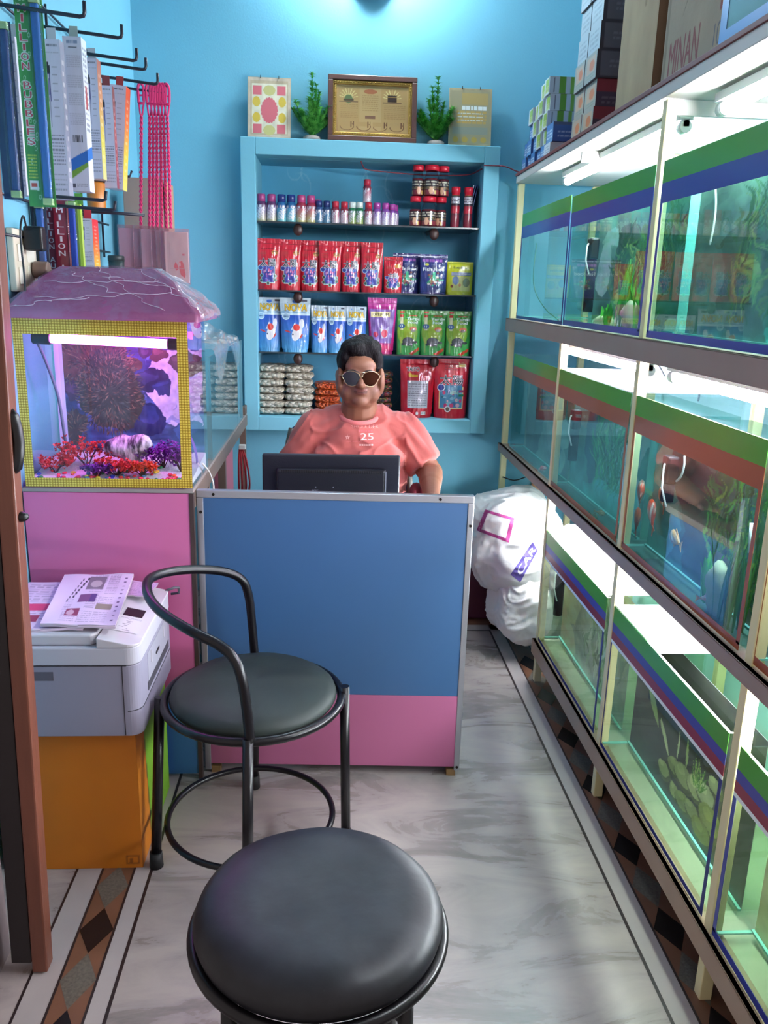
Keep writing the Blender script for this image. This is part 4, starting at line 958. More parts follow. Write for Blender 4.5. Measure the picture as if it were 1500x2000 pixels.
for c_, (a, b_) in enumerate(((500, 557), (554, 611))):
    for k in range(7):
        x0, x1 = oy(a, 760, 3.99).x, oy(b_, 760, 3.99).x; zb = NZ0+.0335*k
        lab = 'clear bag of pale shells, %s from the bottom of the %s stack' % (ORD[k], ['left', 'right'][c_])
        if sb is None: sb = bag('shell_bag', lab, .13, .16, .037, SHELL, GB, 1); t = sb
        else: t = copy_tree(sb, None, lab)
        jx = [0, .003, -.002, .002, -.003, .004, .008][(k+c_*3) % 7]
        t.location = ((x0+x1)/2+jx, 4.035+(.0 if k < 5 else .012), zb); t.rotation_euler = (0, 0, [0, PI, .04, PI-.05, 0, PI+.06, -.08][(k*2+c_) % 7]); t.scale = ((x1-x0)/.13, 1, .98)
sb2 = None
for k in range(5):
    lab = 'clear bag of orange gravel, %s from the bottom behind the man\'s shoulder' % ORD[k]
    x0, x1 = oy(612, 770, 4.0).x, oy(668, 770, 4.0).x
    if sb2 is None: sb2 = bag('gravel_bag', lab, .13, .15, .034, ORG, 'bags of orange gravel', 3); t = sb2
    else: t = copy_tree(sb2, None, lab)
    t.location = ((x0+x1)/2+[0, .003, -.003, .002, 0][k], 4.05, NZ0+.031*k); t.rotation_euler = (0, 0, [0, PI, 0, PI, .05][k])
sb3 = None
for k in range(7):
    lab = 'clear bag of mixed coloured gravel, %s from the bottom beside the man\'s ear' % ORD[k]
    if sb3 is None: sb3 = bag('gravel_bag', lab, .12, .15, .034, MIX, 'bags of mixed coloured gravel', 5); t = sb3
    else: t = copy_tree(sb3, None, lab)
    t.location = (oy(742, 770, 4.03).x+[0, .003, -.003, .002, 0, .002, 0][k], 4.07, NZ0+.0305*k); t.rotation_euler = (0, 0, [0, PI, 0, PI, .05, PI, .1][k])

# ---------------- on the ledge
LZ = OZ1
def leaning(t, p0, pw, h, y0, lean): pass
def plaque(label, px0, px1, pyt, art, name='picture_plaque', yb=3.925):
    a = oy(px0, pyt, 3.95); b_ = oy(px1, pyt, 3.95); h = a.z-LZ; w = b_.x-a.x
    t = thing(name, label, 'picture', (a.x+w/2, yb, LZ))
    m = MB(); m.box(a.x, b_.x, yb, yb+.006, LZ, LZ+h); m.build('panel', mat('plaque_edge', '#b8a890', .3), t)
    m = MB(); rect_obj(m, (a.x+.002, yb-.0006, LZ+.002), (w-.004, 0, 0), (0, 0, h-.004), art); m.build('printed_face', PRB, t)
    m = MB(); 
    for k, xx in enumerate((a.x+w*.3, a.x+w*.72)):
        m = MB(); m.tube([(xx, yb+.001, LZ+h), (xx, yb-.004, LZ+h+.006), (xx, yb-.004, LZ+h-.006)], .0015, 6); m.build('hook', mat('dark_metal', '#2a2624', .4, .8), t)
    t.rotation_euler = (-R_(9), 0, 0); return t
c = Cv(84, 118, '#c9b6a0'); c.noise(5, .08, 2); c.rect(.06, .05, .94, .95, '#b8a488'); c.rect(.10, .08, .90, .90, '#d8d0b8'); c.noise(9, .1, 8)
for x, y, k in ((.22, .79, 0), (.78, .79, 0), (.22, .15, 0), (.78, .15, 0)): c.rect(x-.10, y-.075, x+.10, y+.075, '#cf6a72')
for x, y in ((.5, .79), (.5, .13)): c.ell(x, y, .14, .085, '#c2b878')
for x, y in ((.2, .60), (.2, .34), (.8, .60), (.8, .34)): c.ell(x, y, .09, .085, '#d0b046')
for k in range(20): a = 2*PI*k/20; c.ell(.5+.17*math.cos(a), .46+.185*math.sin(a), .035, .03, '#cf6a72')
c.ell(.5, .46, .18, .19, '#cf6a72')
plaque('plaque with red and yellow medallions at the left end of the ledge', 483, 568, 146, c)
c = Cv(84, 118, '#a89a7a'); c.noise(5, .15, 3); c.rect(.04, .04, .96, .96, '#a09678'); c.rect(.3, .72, .92, .92, '#b39a62'); c.lines(.3, .62, .88, .70, 1, '#e8ece8', 1, .8); c.lines(.18, .38, .88, .62, 4, '#c8a050', .8, .6, 4); c.rect(.08, .2, .92, .33, '#8f9486')
c.lines(.2, .42, .8, .60, 3, '#dfe4e0', .8, .35, 8)
for k in range(4): c.ell(.16+.22*k, .11, .07, .05, '#b89a4a')
plaque('dull gold and grey plaque at the right end of the ledge', 879, 963, 168, c)
# big gilt frame
a = oy(641, 141, 3.95); b_ = oy(816, 141, 3.95); w, h, yb = b_.x-a.x, a.z-.004-LZ, 3.92
t = thing('framed_picture', 'ornate brown and gilt frame around a golden print, centred on the ledge', 'picture', (a.x+w/2, yb, LZ))
fb = .045; cx = a.x+w/2
def ringbox(b, o, i, y0, y1):
    x0, x1, z0, z1 = a.x+o, b_.x-o, LZ+o, LZ+h-o; q = i-o
    b.box(x0, x1, y0, y1, z0, z0+q); b.box(x0, x1, y0, y1, z1-q, z1); b.box(x0, x0+q, y0, y1, z0+q, z1-q); b.box(x1-q, x1, y0, y1, z0+q, z1-q)
m = MB(); ringbox(m, 0, .022, yb-.012, yb+.012); m.build('outer_moulding', mat('frame_brown', '#5a3a34', .35, coat=.3), t, bevel=.003)
m = MB(); ringbox(m, .022, .038, yb-.006, yb+.010); 
m.build('gilt_moulding', mat('gilt', '#b8924a', .3, metal=.7, bump=.6, bscale=150), t, bevel=.002)
m = MB(); k = 0
for s_ in range(46):
    x = a.x+.03+(w-.06)*s_/45
    for z in (LZ+.03, LZ+h-.03): m.ell((x, yb-.008, z), (.003, .003, .003), nu=6, nv=4)
for s_ in range(1, 33):
    z = LZ+.03+(h-.06)*s_/33
    for x in (a.x+.03, b_.x-.03): m.ell((x, yb-.008, z), (.003, .003, .003), nu=6, nv=4)
m.build('beading', mat('gilt'), t)
c = Cv(150, 112, '#c2955a'); c.grad('#b88f60', '#cfa66c'); c.noise(5, .07, 5); c.rect(.03, .04, .97, .97, '#bf9a66'); c.rect(.32, .06, .62, .95, '#c9a672', .8)
for cx_, kind in ((.17, 0), (.77, 1)):
    for k in range(9):
        an = PI*(k+.5)/9; c.line(cx_+.03*math.cos(an), .72+.03*math.sin(an), cx_+.13*math.cos(an), .72+.2*math.sin(an), .012, '#f0d890')
    if kind: c.rect(cx_-.06, .66, cx_+.06, .80, '#4a3a34'); c.rect(cx_-.06, .755, cx_+.06, .77, '#b8924a')
    else: c.ell(cx_, .70, .055, .09, '#6a7a52'); c.rect(cx_-.07, .66, cx_+.07, .70, '#5a4a3a')
    c.rect(cx_-.13, .63, cx_+.13, .655, '#7a5a44')
c.lines(.06, .3, .30, .6, 8, '#a07a50', .5); c.lines(.66, .3, .95, .6, 8, '#a07a50', .5, seed=3); c.ell(.47, .86, .09, .05, '#a8583c', .7); c.lines(.36, .45, .58, .8, 8, '#a07a50', .5, seed=4); c.rect(.4, .30, .54, .37, '#8a6450')
for k in range(4): c.ring(.15+.23*k, .14, .10, .09, .12, '#7a5440'); c.rect(.05+.23*k, .14, .22+.23*k, .235, '#bd9866'); c.rect(.20+.23*k, .12, .215+.23*k, .24, '#6a4434'); c.rect(.235+.23*k, .17, .245+.23*k, .24, '#6a4434')
m = MB(); rect_obj(m, (a.x+.037, yb, LZ+.037), (w-.074, 0, 0), (0, 0, h-.074), c); m.build('golden_print', painted('gold_print', .25, coat=.3, metal=.35), t)
t.rotation_euler = (-R_(8), 0, 0)
# plastic plants
GP = mat('plastic_leaf', '#2f8a34', .45, col2='#7fd068', vscale=45); GS = mat('plastic_stem', '#2a6a2a', .5)
def fern(label, px, pyb, pyt, wpx, seed):
    base = oy(px, pyb, 3.95); top = oy(px, pyt, 3.95); h = top.z-LZ; rs = random.Random(seed)
    t = thing('plastic_plant', label, 'plant', (base.x, 3.95, LZ), group='bushy plastic plants on the ledge')
    b = MB(); b.lathe([(.036, 0), (.04, .004), (.038, .016), (.024, .022)], (base.x, 3.95, LZ), 18); b.build('base_stone', mat('plant_base', '#a89c94', .8, bump=.4), t)
    st = MB(); lf = MB(); hw = wpx/1600*3.8/2
    for k in range(14):
        an = rs.uniform(0, 2*PI); hh = h*(.90 if k == 0 else rs.uniform(.5, .8) if k < 4 else rs.uniform(.25, .52)); out = (0.0 if k == 0 else (.5 if k < 4 else 1.25))*hw*rs.uniform(.6, 1)
        P = [Vector((base.x+math.cos(an)*out*(q/8)**.8*1.0, 3.95+math.sin(an)*out*.4*(q/8), LZ+.02+(hh-.02)*q/8)) for q in range(9)]
        st.tube(P, [.0018]*9, 5)
        for q in range(1, 9):
            for r_ in range(4):
                pz = P[q-1].lerp(P[q], rs.random()); n_ = 12; rad = .034*(1.15-.6*q/8)
                for s_ in range(n_):
                    aa = 2*PI*s_/n_+rs.uniform(0, .6); blade(lf, pz, rad*rs.uniform(.9, 1.4), .0021, aa, rs.uniform(.75, 1.25), .5, 2)
    st.build('stems', GS, t); o = lf.build('foliage', GP, t); return t
fern('bushy plastic plant between the medallion plaque and the gilt frame', 609, 262, 124, 70, 3)
fern('bushy plastic plant between the gilt frame and the grey-gold plaque', 851, 280, 138, 70, 8)
# wires into the niche
wire('electric_wire', [(.125, 3.93, 2.062), (.135, 3.95, 2.045), (.16, 3.99, 2.035), (.3, 4.02, 2.03), (.45, 4.05, 2.03), (.62, 4.03, 2.035), (.672, 3.94, 2.05)], .0028, mat('wire_maroon', '#7a2a3a', .5), 'dark red wire sagging under the top of the niche')
p = [oy(945, 323, 3.896), oy(985, 325, 3.896), oy(1005, 333, 3.895), oy(1019, 338, 3.89)]
wire('electric_wire', p, .0028, mat('wire_maroon'), 'red-brown wire running from the niche corner to the tank rack')
# ================================================================ display hooks on the left wall
XW = -.87
DARK = mat('dark_wire_coating', '#1b1a2c', .4, spec=.6)
dr = thing('display_hook_rack', 'dark wire rack with long hooks fixed to the left blue wall', 'rack', (XW, 2.8, 2.0))
b = MB()
for y in (2.28, 2.55, 2.80, 3.05, 3.30): b.tube([(XW+.012, y, 1.60), (XW+.012, y, 2.30)], .004, 7)
for z in (1.62, 1.72, 2.0, 2.19, 2.28): b.tube([(XW+.018, 2.2, z), (XW+.018, 3.36, z)], .004, 7)
b.build('wire_panel', DARK, dr)
tips = [(165, 22), (238, 65), (267, 110), (285, 128), (308, 157), (323, 175)]
HK = []
for px, py in tips:
    p = ox(px, py, -.60); HK.append(p)
    MB().tube([(XW+.01, p.y, p.z+.012), (-.612, p.y, p.z-.012), (-.603, p.y, p.z-.010), (-.600, p.y, p.z-.002), (-.600, p.y, p.z+.022)], .0048, 8).build('hook', DARK, dr)
for px, py in ((208, 390), (226, 409)):
    p = ox(px, py, -.62); MB().tube([(XW+.01, p.y, p.z+.008), (-.632, p.y, p.z-.002), (-.623, p.y, p.z), (-.620, p.y, p.z+.022)], .0046, 8).build('hook', DARK, dr)
p = ox(282, 420, -.62); MB().tube([(XW+.01, p.y, p.z+.008), (-.62, p.y, p.z)], .0050, 8).build('hook', DARK, dr)
p = ox(258, 345, -.72); MB().tube([(XW+.01, p.y, p.z), (-.728, p.y, p.z), (-.720, p.y, p.z+.02)], .0044, 8).build('hook', DARK, dr)

GP_ = 'boxed aquarium heaters hanging on the wall hooks'
def hangbox(label, x0p, x1p, yt, yb, Y, front, side, depth=.038, tilt=0, tabc='#b8bcc4', side_w=None, name='heater_box', cat='box', group=GP_, hook=None):
    a = oy(x0p, yt, Y); c_ = oy(x1p, yt, Y); zb = oy(x0p, yb, Y).z; x0, x1, zt = a.x, c_.x, a.z
    t = thing(name, label, cat, ((x0+x1)/2, Y, zt), group=group)
    ox0, ox1, oz0, oz1 = x0, x1, zb, zt
    b = MB(); b.box(x0, x1, Y+.0005, Y+depth, zb, zt); 
    b.color(tuple(front.a[2, 2])); b.C = [b.c]*len(b.V); rect_obj(b, (x0, Y, zb), (x1-x0, 0, 0), (0, 0, zt-zb), front)
    if side is not None: rect_obj(b, (x1+.0004, Y, zb), (0, depth, 0), (0, 0, zt-zb), side)
    b.build('carton', PRG if name == 'blister' else painted('box_print', .42, coat=.15), t)
    hz = zt+.03
    b = MB().color(tabc); xm = (x0+x1)/2; b.box(xm-.012, xm+.012, Y+depth*.45, Y+depth*.45+.0015, zt-.002, zt+.032); b.build('hang_tab', painted('box_print'), t)
    t.rotation_euler = (0, tilt, 0); return t
def heater_front(w=44, h=150, acc='#2a2a34', sw=None):
    c = Cv(w, h, '#c9c6d8'); c.noise(3, .04, 4); c.ell(.12, .965, .10, .012, '#3a8a6a'); c.lines(.3, .95, .85, .97, 1, '#5a5a6a', .8, .9)
    c.lines(.1, .91, .9, .925, 1, '#8a8a9a', .5); c.rect(.22, .79, .40, .84, acc); c.rect(.26, .84, .34, .86, acc); c.rect(.25, .62, .28, .79, '#3a3a7a'); c.rect(.35, .62, .38, .79, '#3a3a7a'); c.rect(.28, .66, .35, .76, '#8a8ab0'); c.rect(.30, .46, .33, .62, '#9a9ab0')
    for k in range(7): c.rect(.5, .83-.05*k, .78, .835-.05*k, '#7a7a8a', .7)
    c.lines(.1, .22, .9, .42, 9, '#4a4a5a', .6, .3); c.lines(.1, .05, .9, .18, 4, '#6a6a7a', .5, .3, 4); return c
HF = heater_front()
def stripes_side(cols):
    c = Cv(10, 150, cols[0]); n = len(cols)-1
    for i in range(n): c.grad(cols[i+1], cols[i], 1-(i+1)/n, 1-i/n)
    c.lines(.3, .1, .7, .9, 12, '#f2e8e0', .5, .4); return c
def blister(label, cardc, textc, x0, xm, x1, yt, yb, Y, txt, tubec, group, bubbles=True, endc='#a8c48a', tcol='#c83a4a', tout='#dfe8d8'):
    a = oy(x0, yt, Y); m_ = oy(xm, yt, Y); c_ = oy(x1, yt, Y); zb = oy(x0, yb, Y).z; zt = a.z
    t = thing('blister_pack', label, 'package', ((a.x+c_.x)/2, Y, zt), group=group)
    c = Cv(40, 260, cardc); c.noise(3, .08, 3)
    if bubbles:
        rs = np.random.RandomState(6)
        for i in range(26): x_, y_ = rs.uniform(.05, .97), rs.uniform(.01, .99); c.ring(x_, y_, .09, .012, .35, '#cfe8c0', .8)
    if txt: c.text(txt, .22, .30 if bubbles else .02, .5, .66 if bubbles else .9, tcol, tout, .03, .05, vertical=True)
    if bubbles: c.lines(.15, .14, .75, .26, 8, '#d8d84a', .8); c.rect(.15, .085, .75, .13, '#e8e0d8'); c.rect(.25, .1, .65, .12, '#c84a3a')
    b = MB(); b.color(cardc); b.box(a.x, c_.x, Y+.0012, Y+.003, zb, zt); rect_obj(b, (a.x, Y, zb), (m_.x-a.x, 0, 0), (0, 0, zt-zb), c); b.build('backing_card', PRG, t)
    xc, r = (m_.x+c_.x)/2, (c_.x-m_.x)/2*.8
    b = MB(); b.box(xc-r*.75, xc+r*.75, Y-r*1.2, Y+.001, zb+.02, zt-.02); b.build('coloured_bar', mat('blister_content_'+tubec[1:], tubec, .4), t, bevel=.004)
    b = MB(); b.box(xc-r*1.15, xc+r*1.15, Y-r*1.7, Y+.001, zb+.008, zt-.008); b.build('clear_cover', glassy('blister_plastic', '#eef2f2', rough=.08, bump=.6, bscale=60, ior=1.5), t, bevel=.004)
    for za, zb_ in ((zt-.02, zt-.004), (zb+.004, zb+.02)):
        b = MB(); b.box(xc-r*.9, xc+r*.9, Y-r*1.3, Y+.001, za, zb_); b.build('end_plug', mat('plug_'+endc[1:], endc, .5), t)
    return t
GBL = 'blister packs of air bars on the left wall'
blister('cut-off dark blue blister pack at the very left edge of the wall display', '#2a3a6a', '#ffffff', -22, -6, 19, 40, 388, 2.30, None, '#27407f', GBL, False)
hangbox('lilac-white heater box between the leftmost dark blue pack and the green pack', 12, 28, 70, 380, 2.36, HF, None)
blister('tall green blister pack with red lettering and a blue bar', '#3f8f3a', '#c83a4a', 25, 54, 80, -12, 402, 2.275, 'MILLION BUBBLES', '#2f66b0', GBL)
hangbox('white heater box just right of the tall green blister pack', 78, 115, 75, 388, 2.52, HF, stripes_side(['#8a8a9a', '#7a7a8a', '#9a9aa8']))
c = Cv(48, 150, '#c6c6d6'); c.noise(3, .04, 6); c.lines(.2, .955, .8, .975, 1, '#6a7a9a', .8, .9); c.rect(.3, .925, .75, .933, '#3a3a4a'); c.lines(.15, .42, .9, .9, 34, '#8a8a9c', .45, .35)
for k in range(12): c.rect(.18+.05*k, .33, .195+.05*k+.012*(k % 3), .375, '#2a2a34')
c.poly([(0, .21), (0, .13), (1, .2), (1, .28)], '#2f6ab8'); c.poly([(0, .13), (0, .08), (1, .17), (1, .2)], '#6f9a3a'); c.rect(.05, .03, .22, .055, '#4a4a58'); c.lines(.3, .03, .9, .06, 2, '#7a7a8a', .6)
c2 = Cv(16, 150, '#dcdce6'); c2.lines(.2, .4, .8, .95, 16, '#5a5a6a', .6, .5); c2.rect(.3, .55, .6, .7, '#a83a3a'); c2.poly([(0, .28), (0, .2), (1, .24), (1, .32)], '#2f6ab8')
hangbox('white box with barcode and blue-green swoosh, frontmost of the heater boxes', 121, 157, 70, 372, 2.60, c, c2, .05, tabc='#9aa8a4')
hangbox('white heater box with pale yellow side just behind the swoosh box', 163, 188, 112, 348, 2.83, HF, stripes_side(['#a85a4a', '#c88a5a', '#d8c84a', '#d8d08a']), .045)
hangbox('white heater box hidden halfway, with a dark red edge', 192, 218, 166, 366, 2.97, HF, stripes_side(['#7a3a3a', '#a8484a', '#8a3a4a']), .03, tabc='#8a3a3a')
hangbox('tilted white heater box with orange and yellow side, nearest the pink nets', 213, 246, 165, 369, 3.02, HF, stripes_side(['#d8502a', '#e8702a', '#e8c83a', '#e8d86a']), .06, R_(5), tabc='#a83a3a')
blister('blue blister pack with green ends, leftmost of the lower hook row', '#3a4a5a', '#ffffff', 57, 66, 88, 392, 548, 2.56, None, '#2f5aa8', GBL, False)
blister('maroon pack with white lettering, half covered by its neighbour', '#7a2438', '#ffffff', 85, 104, 109, 386, 552, 2.64, 'MILLION AUBB', '#5a1c38', GBL, False, tcol='#cfc8d0', tout=None)
blister('maroon pack with white lettering fully facing the room', '#8e2338', '#ffffff', 102, 127, 131, 390, 545, 2.61, 'MILLION AU', '#8a3a4a', GBL, False, tcol='#f2e8ee', tout=None)
blister('blue blister pack with green top right of the maroon packs', '#7fae4a', '#ffffff', 125, 130, 150, 392, 545, 2.76, None, '#2f4ab0', GBL, False)
hangbox('thin yellow-green pack squeezed beside the blue blister pack', 149, 156, 398, 540, 2.80, Cv(6, 20, '#a8c04a'), None, .02, tabc='#5f9a3a')
hangbox('short heater box with red to yellow side in the lower hook row', 153, 179, 426, 535, 2.86, HF, stripes_side(['#d82a3a', '#e0452a', '#e88a2a', '#e8c83a']), .07, tabc='#c8283a')
# jar, canister, cartons behind
JX = oy(189, 400, 2.96)
j = thing('plastic_jar', 'orange plastic jar standing on the upper hooks behind the heater boxes', 'jar', (JX.x, 2.96, 1.735))
z0 = JX.z-.02
MB().lathe([(.028, 0), (.030, .006), (.030, .085), (.027, .09)], (JX.x, 2.96, z0), 22).build('jar_body', mat('jar_orange', '#c8782a', .35, coat=.4), j)
MB().lathe([(.030, .09), (.031, .094), (.031, .112), (.027, .115)], (JX.x, 2.96, z0), 22).build('lid', mat('jar_lid_dark', '#3a2418', .5), j)
MB().box(JX.x-.03, JX.x+.03, 2.93, 2.99, z0-.006, z0).build('base_plate', DARK, j)
MB().tube([(XW+.005, 2.96, z0-.004), (JX.x-.02, 2.96, z0-.004)], .004, 7).build('support_rod', DARK, j)
# second glass tank behind the aquarium
T2Y0, T2Y1, T2X0, T2X1, T2Z0, T2Z1 = 2.70, 3.66, -.80, -.388, .945, 1.285
t2 = thing('glass_tank', 'empty glass tank behind the lit aquarium with plastic film over its top', 'fish tank', (-.6, 3.2, T2Z0))
g = .006
MB().box(T2X1-g, T2X1, T2Y0, T2Y1, T2Z0, T2Z1).build('side_pane', GLASS, t2); MB().box(T2X0, T2X0+g, T2Y0, T2Y1, T2Z0, T2Z1).build('side_pane', GLASS, t2)
MB().box(T2X0+g, T2X1-g, T2Y0, T2Y0+g, T2Z0, T2Z1).build('end_pane', GLASS, t2); MB().box(T2X0+g, T2X1-g, T2Y1-g, T2Y1, T2Z0, T2Z1).build('end_pane', GLASS, t2)
MB().box(T2X0+g, T2X1-g, T2Y0+g, T2Y1-g, T2Z0, T2Z0+g).build('bottom_pane', GLASS, t2)
MB().box(T2X1-g-.006, T2X1-.001, T2Y1-.006, T2Y1+.001, T2Z0, T2Z1).build('corner_seal', mat('black_plastic'), t2)
FILM = glassy('cling_film', '#eef0f2', rough=.12, bump=1.0, bscale=25, ior=1.6, milky=.16, milkcol='#dfe4ea')
b = MB()
def crum(u, v):
    x = -.64+.27*u; y = 2.80+.75*v; z = T2Z1+.003+.05*abs(mnoise.noise(Vector((u*3, v*4, 1))))+.06*max(0, math.sin(PI*v)*math.sin(PI*u*.9))*(.6+mnoise.noise(Vector((u*6, v*8, 4))))
    if u > .93: z = T2Z1+.003-.10*(u-.93)/.07*(.5+.5*math.sin(v*9)); x = -.383
    return (x, y, z)
b.grid(crum, 40, 60); b.build('plastic_film', FILM, t2)
b = MB(); b.box(T2X0, T2X1-.02, 3.38, T2Y1, T2Z1+.0005, T2Z1+.010); b.build('lid_board', mat('lid_board', '#c8c0b4', .6), t2)
CP = oy(215, 520, 3.42)
cn = thing('canister', 'dark green-grey canister between the lower heater box and the nets', 'canister', (oy(203, 530, 3.42).x+.075, 3.45, T2Z1+.011))
q = oy(202, 498, 3.0)
# brown cartons standing on the lid board
p0 = oy(243, 348, 3.50); p1 = oy(318, 350, 3.50); p2 = oy(348, 358, 3.62)
tag(MB().box(max(p0.x, -.815), p1.x, 3.46, 3.60, T2Z1+.011, p0.z).build('cardboard_box', mat('cardboard_grey', '#9a8478', .8, var=.12), bevel=.003), 'tall grey-brown carton behind the pink nets, left one', 'box', 'cartons behind the nets')
tag(MB().box(p1.x+.004, p2.x-.02, 3.49, 3.62, T2Z1+.011, p2.z-.01).build('cardboard_box', mat('cardboard_tan', '#b08f72', .8, var=.12), bevel=.003), 'tan carton peeking out right of the pink nets', 'box', 'cartons behind the nets')
bpy.data.objects.remove(cn)
yq = 3.20; qa, qb = oy(190, 498, yq), oy(216, 500, yq); qx = max((qa.x+qb.x)/2, -.80+.0)
cn = thing('canister', 'dark green-grey canister right of the lower heater box', 'canister', (qx+.0, yq, T2Z1))
rr = .028
MB().lathe([(rr*.95, .001), (rr, .006), (rr, qa.z-T2Z1-.02)], (qx+.01, yq, T2Z1), 22).build('can_body', mat('can_dark', '#3c4a4a', .35, coat=.3), cn)
MB().lathe([(rr*1.06, qa.z-T2Z1-.02), (rr*1.06, qa.z-T2Z1-.004), (rr*.98, qa.z-T2Z1)], (qx+.01, yq, T2Z1), 22).build('lid', mat('can_lid', '#2a3232', .4), cn)

# pink-handled fish nets in plastic packets
PINK = mat('pink_cord', '#ee2f74', .45, spec=.5, var=.1); NP = glassy('net_packet_film', '#f0dce2', rough=.15, bump=.5, bscale=22, ior=1.5, milky=.16, milkcol='#e8c0c8')
hp = HK[5]
def net(label, xt, yt, xb, zb, x0, x1, z1, z0, y, art=None, yh=3.262, tone='#d8a4b0'):
    t = thing('fish_net', label, 'fishing net', (xt, y, yt), group='pink-handled fish nets on the far hook')
    b = MB(); n = 10; top = yt+.012
    pts = [(xt-.0085, yh, top-.06), (xt-.0095, yh, top-.01), (xt, yh, top+.006), (xt+.0095, yh, top-.01), (xt+.0085, yh, top-.06)]
    b.tube(catmull(pts, 5)+[Vector(pts[0])], .0052, 8); b.tube([(xt-.008, yh, top-.034), (xt+.008, yh, top-.034)], .003, 6); b.build('handle_loop', PINK, t)
    b = MB(); L_ = 46; P = []
    za = top-.06
    for s_ in (0, PI):
        pts = []
        for k in range(L_+1):
            q_ = k/L_; x = xt+(xb-xt)*q_; z = za+(zb-za)*q_; am = .0040 if q_ > .08 else .0085-.0045*q_/.08
            an = q_*PI*26+s_; pts.append((x+am*math.cos(an if q_ > .08 else s_), yh+(y-yh)*q_+am*math.sin(an if q_ > .08 else 0), z))
        b.tube(pts, .0036, 6)
    b.build('braided_handle', PINK, t)
    c = art or Cv(8, 30, '#d8a0b0')
    b = MB(); b.color(tone)
    b.box(x0+.004, x1-.004, y+.003, y+.010, z0+.006, z1-.012); 
    if art is not None: rect_obj(b, (x0+.012, y+.0025, z0+.006), (x1-x0-.018, 0, 0), (0, 0, z1-z0-.02), c)
    b.build('folded_net', painted('net_cloth', .6), t)
    b = MB(); b.grid(lambda u, v: (x0+(x1-x0)*u, y-.0005-.0035*math.sin(PI*u)+.0020*mnoise.noise(Vector((u*4+x0*50, v*3, 2))), z0+(z1-z0)*v), 14, 26)
    b.grid(lambda u, v: (x0+(x1-x0)*u, y+.0125, z0+(z1-z0)*v), 14, 26, flip=True); b.build('plastic_packet', NP, t); return t
c = Cv(60, 110, '#cfc4bc'); c.noise(4, .06, 2); c.poly([(.38, .42), (.5, .34), (.52, .28), (.42, .24), (.3, .32)], '#d8424e'); c.poly([(.55, .42), (.7, .44), (.78, .36), (.85, .16), (.8, .1), (.62, .16), (.55, .28)], '#d8424e'); c.rect(.56, .34, .62, .41, '#e8e0dc'); c.rect(.72, .55, .84, .58, '#c85a6a'); c.rect(.12, .3, .13, .8, '#b89a9a'); c.rect(.1, .28, .9, .29, '#b8a8a4')
specs = [(275, 275, 228, 266), (291, 292, 258, 284), (298, 299, 272, 300), (305, 307, 292, 318), (312, 316, 302, 326), (318, 325, 310, 334), (325, 334, 318, 372)]
for i, (xt, xb, a_, b_) in enumerate(specs):
    Y = 3.285-.019*i
    pt_ = oy(xt, 178, 3.262); pb_ = oy(xb, 446, Y); pa = oy(a_, 438+i*1.2, Y); pc = oy(b_, 548 if i < 6 else 556, Y)
    net('pink braided net handle %s, %s from the left' % ('set apart from the bunch' if i == 0 else 'with printed red fish packet' if i == 6 else 'in the bunch', ORD[i]), pt_.x, hp.z+.0, pb_.x, pb_.z, pa.x, pc.x, pa.z, pc.z, Y, c if i == 6 else None, tone=['#d8aebc', '#b48a9c', '#e4c0ca', '#c48a9c', '#e0b4bc', '#d098b0', '#e8d8d4'][i])

# switch board, adapter, plug
pa, pb_ = ox(12, 455, XW+.001), ox(58, 548, XW+.001)
sw = thing('switch_board', 'cream electric switch board low on the left wall', 'switch board', (XW, 2.5, 1.5))
y0, y1 = 2.36, 2.53; z0, z1 = 1.475, 1.64
MB().box(XW+.001, XW+.02, y0, y1, z0, z1).build('board', mat('cream_plastic', '#d8cdb8', .5), sw, bevel=.003)
for k in range(2):
    MB().box(XW+.02, XW+.024, y0+.02, y0+.06, z0+.02+k*.06, z0+.065+k*.06).build('switch', mat('switch_ivory', '#e8e2d2', .4), sw, bevel=.002)
    b = MB()
    for q in (0, 1): b.cyl((XW+.0195, y0+.11+q*.02, z0+.05+k*.06), (XW+.0215, y0+.11+q*.02, z0+.05+k*.06), .005, 10)
    MB().box(XW+.02, XW+.0212, y0+.09, y0+.15, z0+.02+k*.06, z0+.07+k*.06).build('socket_plate', mat('switch_ivory'), sw)
ad = thing('power_adapter', 'black power adapter plugged in above the round brown plug', 'adapter', (XW+.04, 2.44, 1.6))
MB().box(XW+.0245, XW+.075, 2.42, 2.46, 1.585, 1.65).build('housing', mat('black_plastic'), ad, bevel=.006)
b = MB().tube(catmull([(XW+.04, 2.41, 1.64), (XW+.05, 2.36, 1.67), (XW+.05, 2.33, 1.62), (XW+.05, 2.335, 1.5), (XW+.04, 2.35, 1.43)], 6), .0028, 7); b.build('cable', mat('wire_black'), ad)
pg = thing('electric_plug', 'round brown plug with its cord below the black adapter', 'plug', (XW+.04, 2.49, 1.53))
b = MB(); b.cyl((XW+.0245, 2.49, 1.535), (XW+.066, 2.49, 1.535), .024, 20); b.build('plug_body', mat('plug_brown', '#7a6256', .45), pg, bevel=.004)
b = MB().tube([(XW+.06, 2.49, 1.515), (XW+.062, 2.49, 1.49), (XW+.055, 2.49, 1.42)], .005, 8); b.build('cord', mat('plug_brown'), pg)

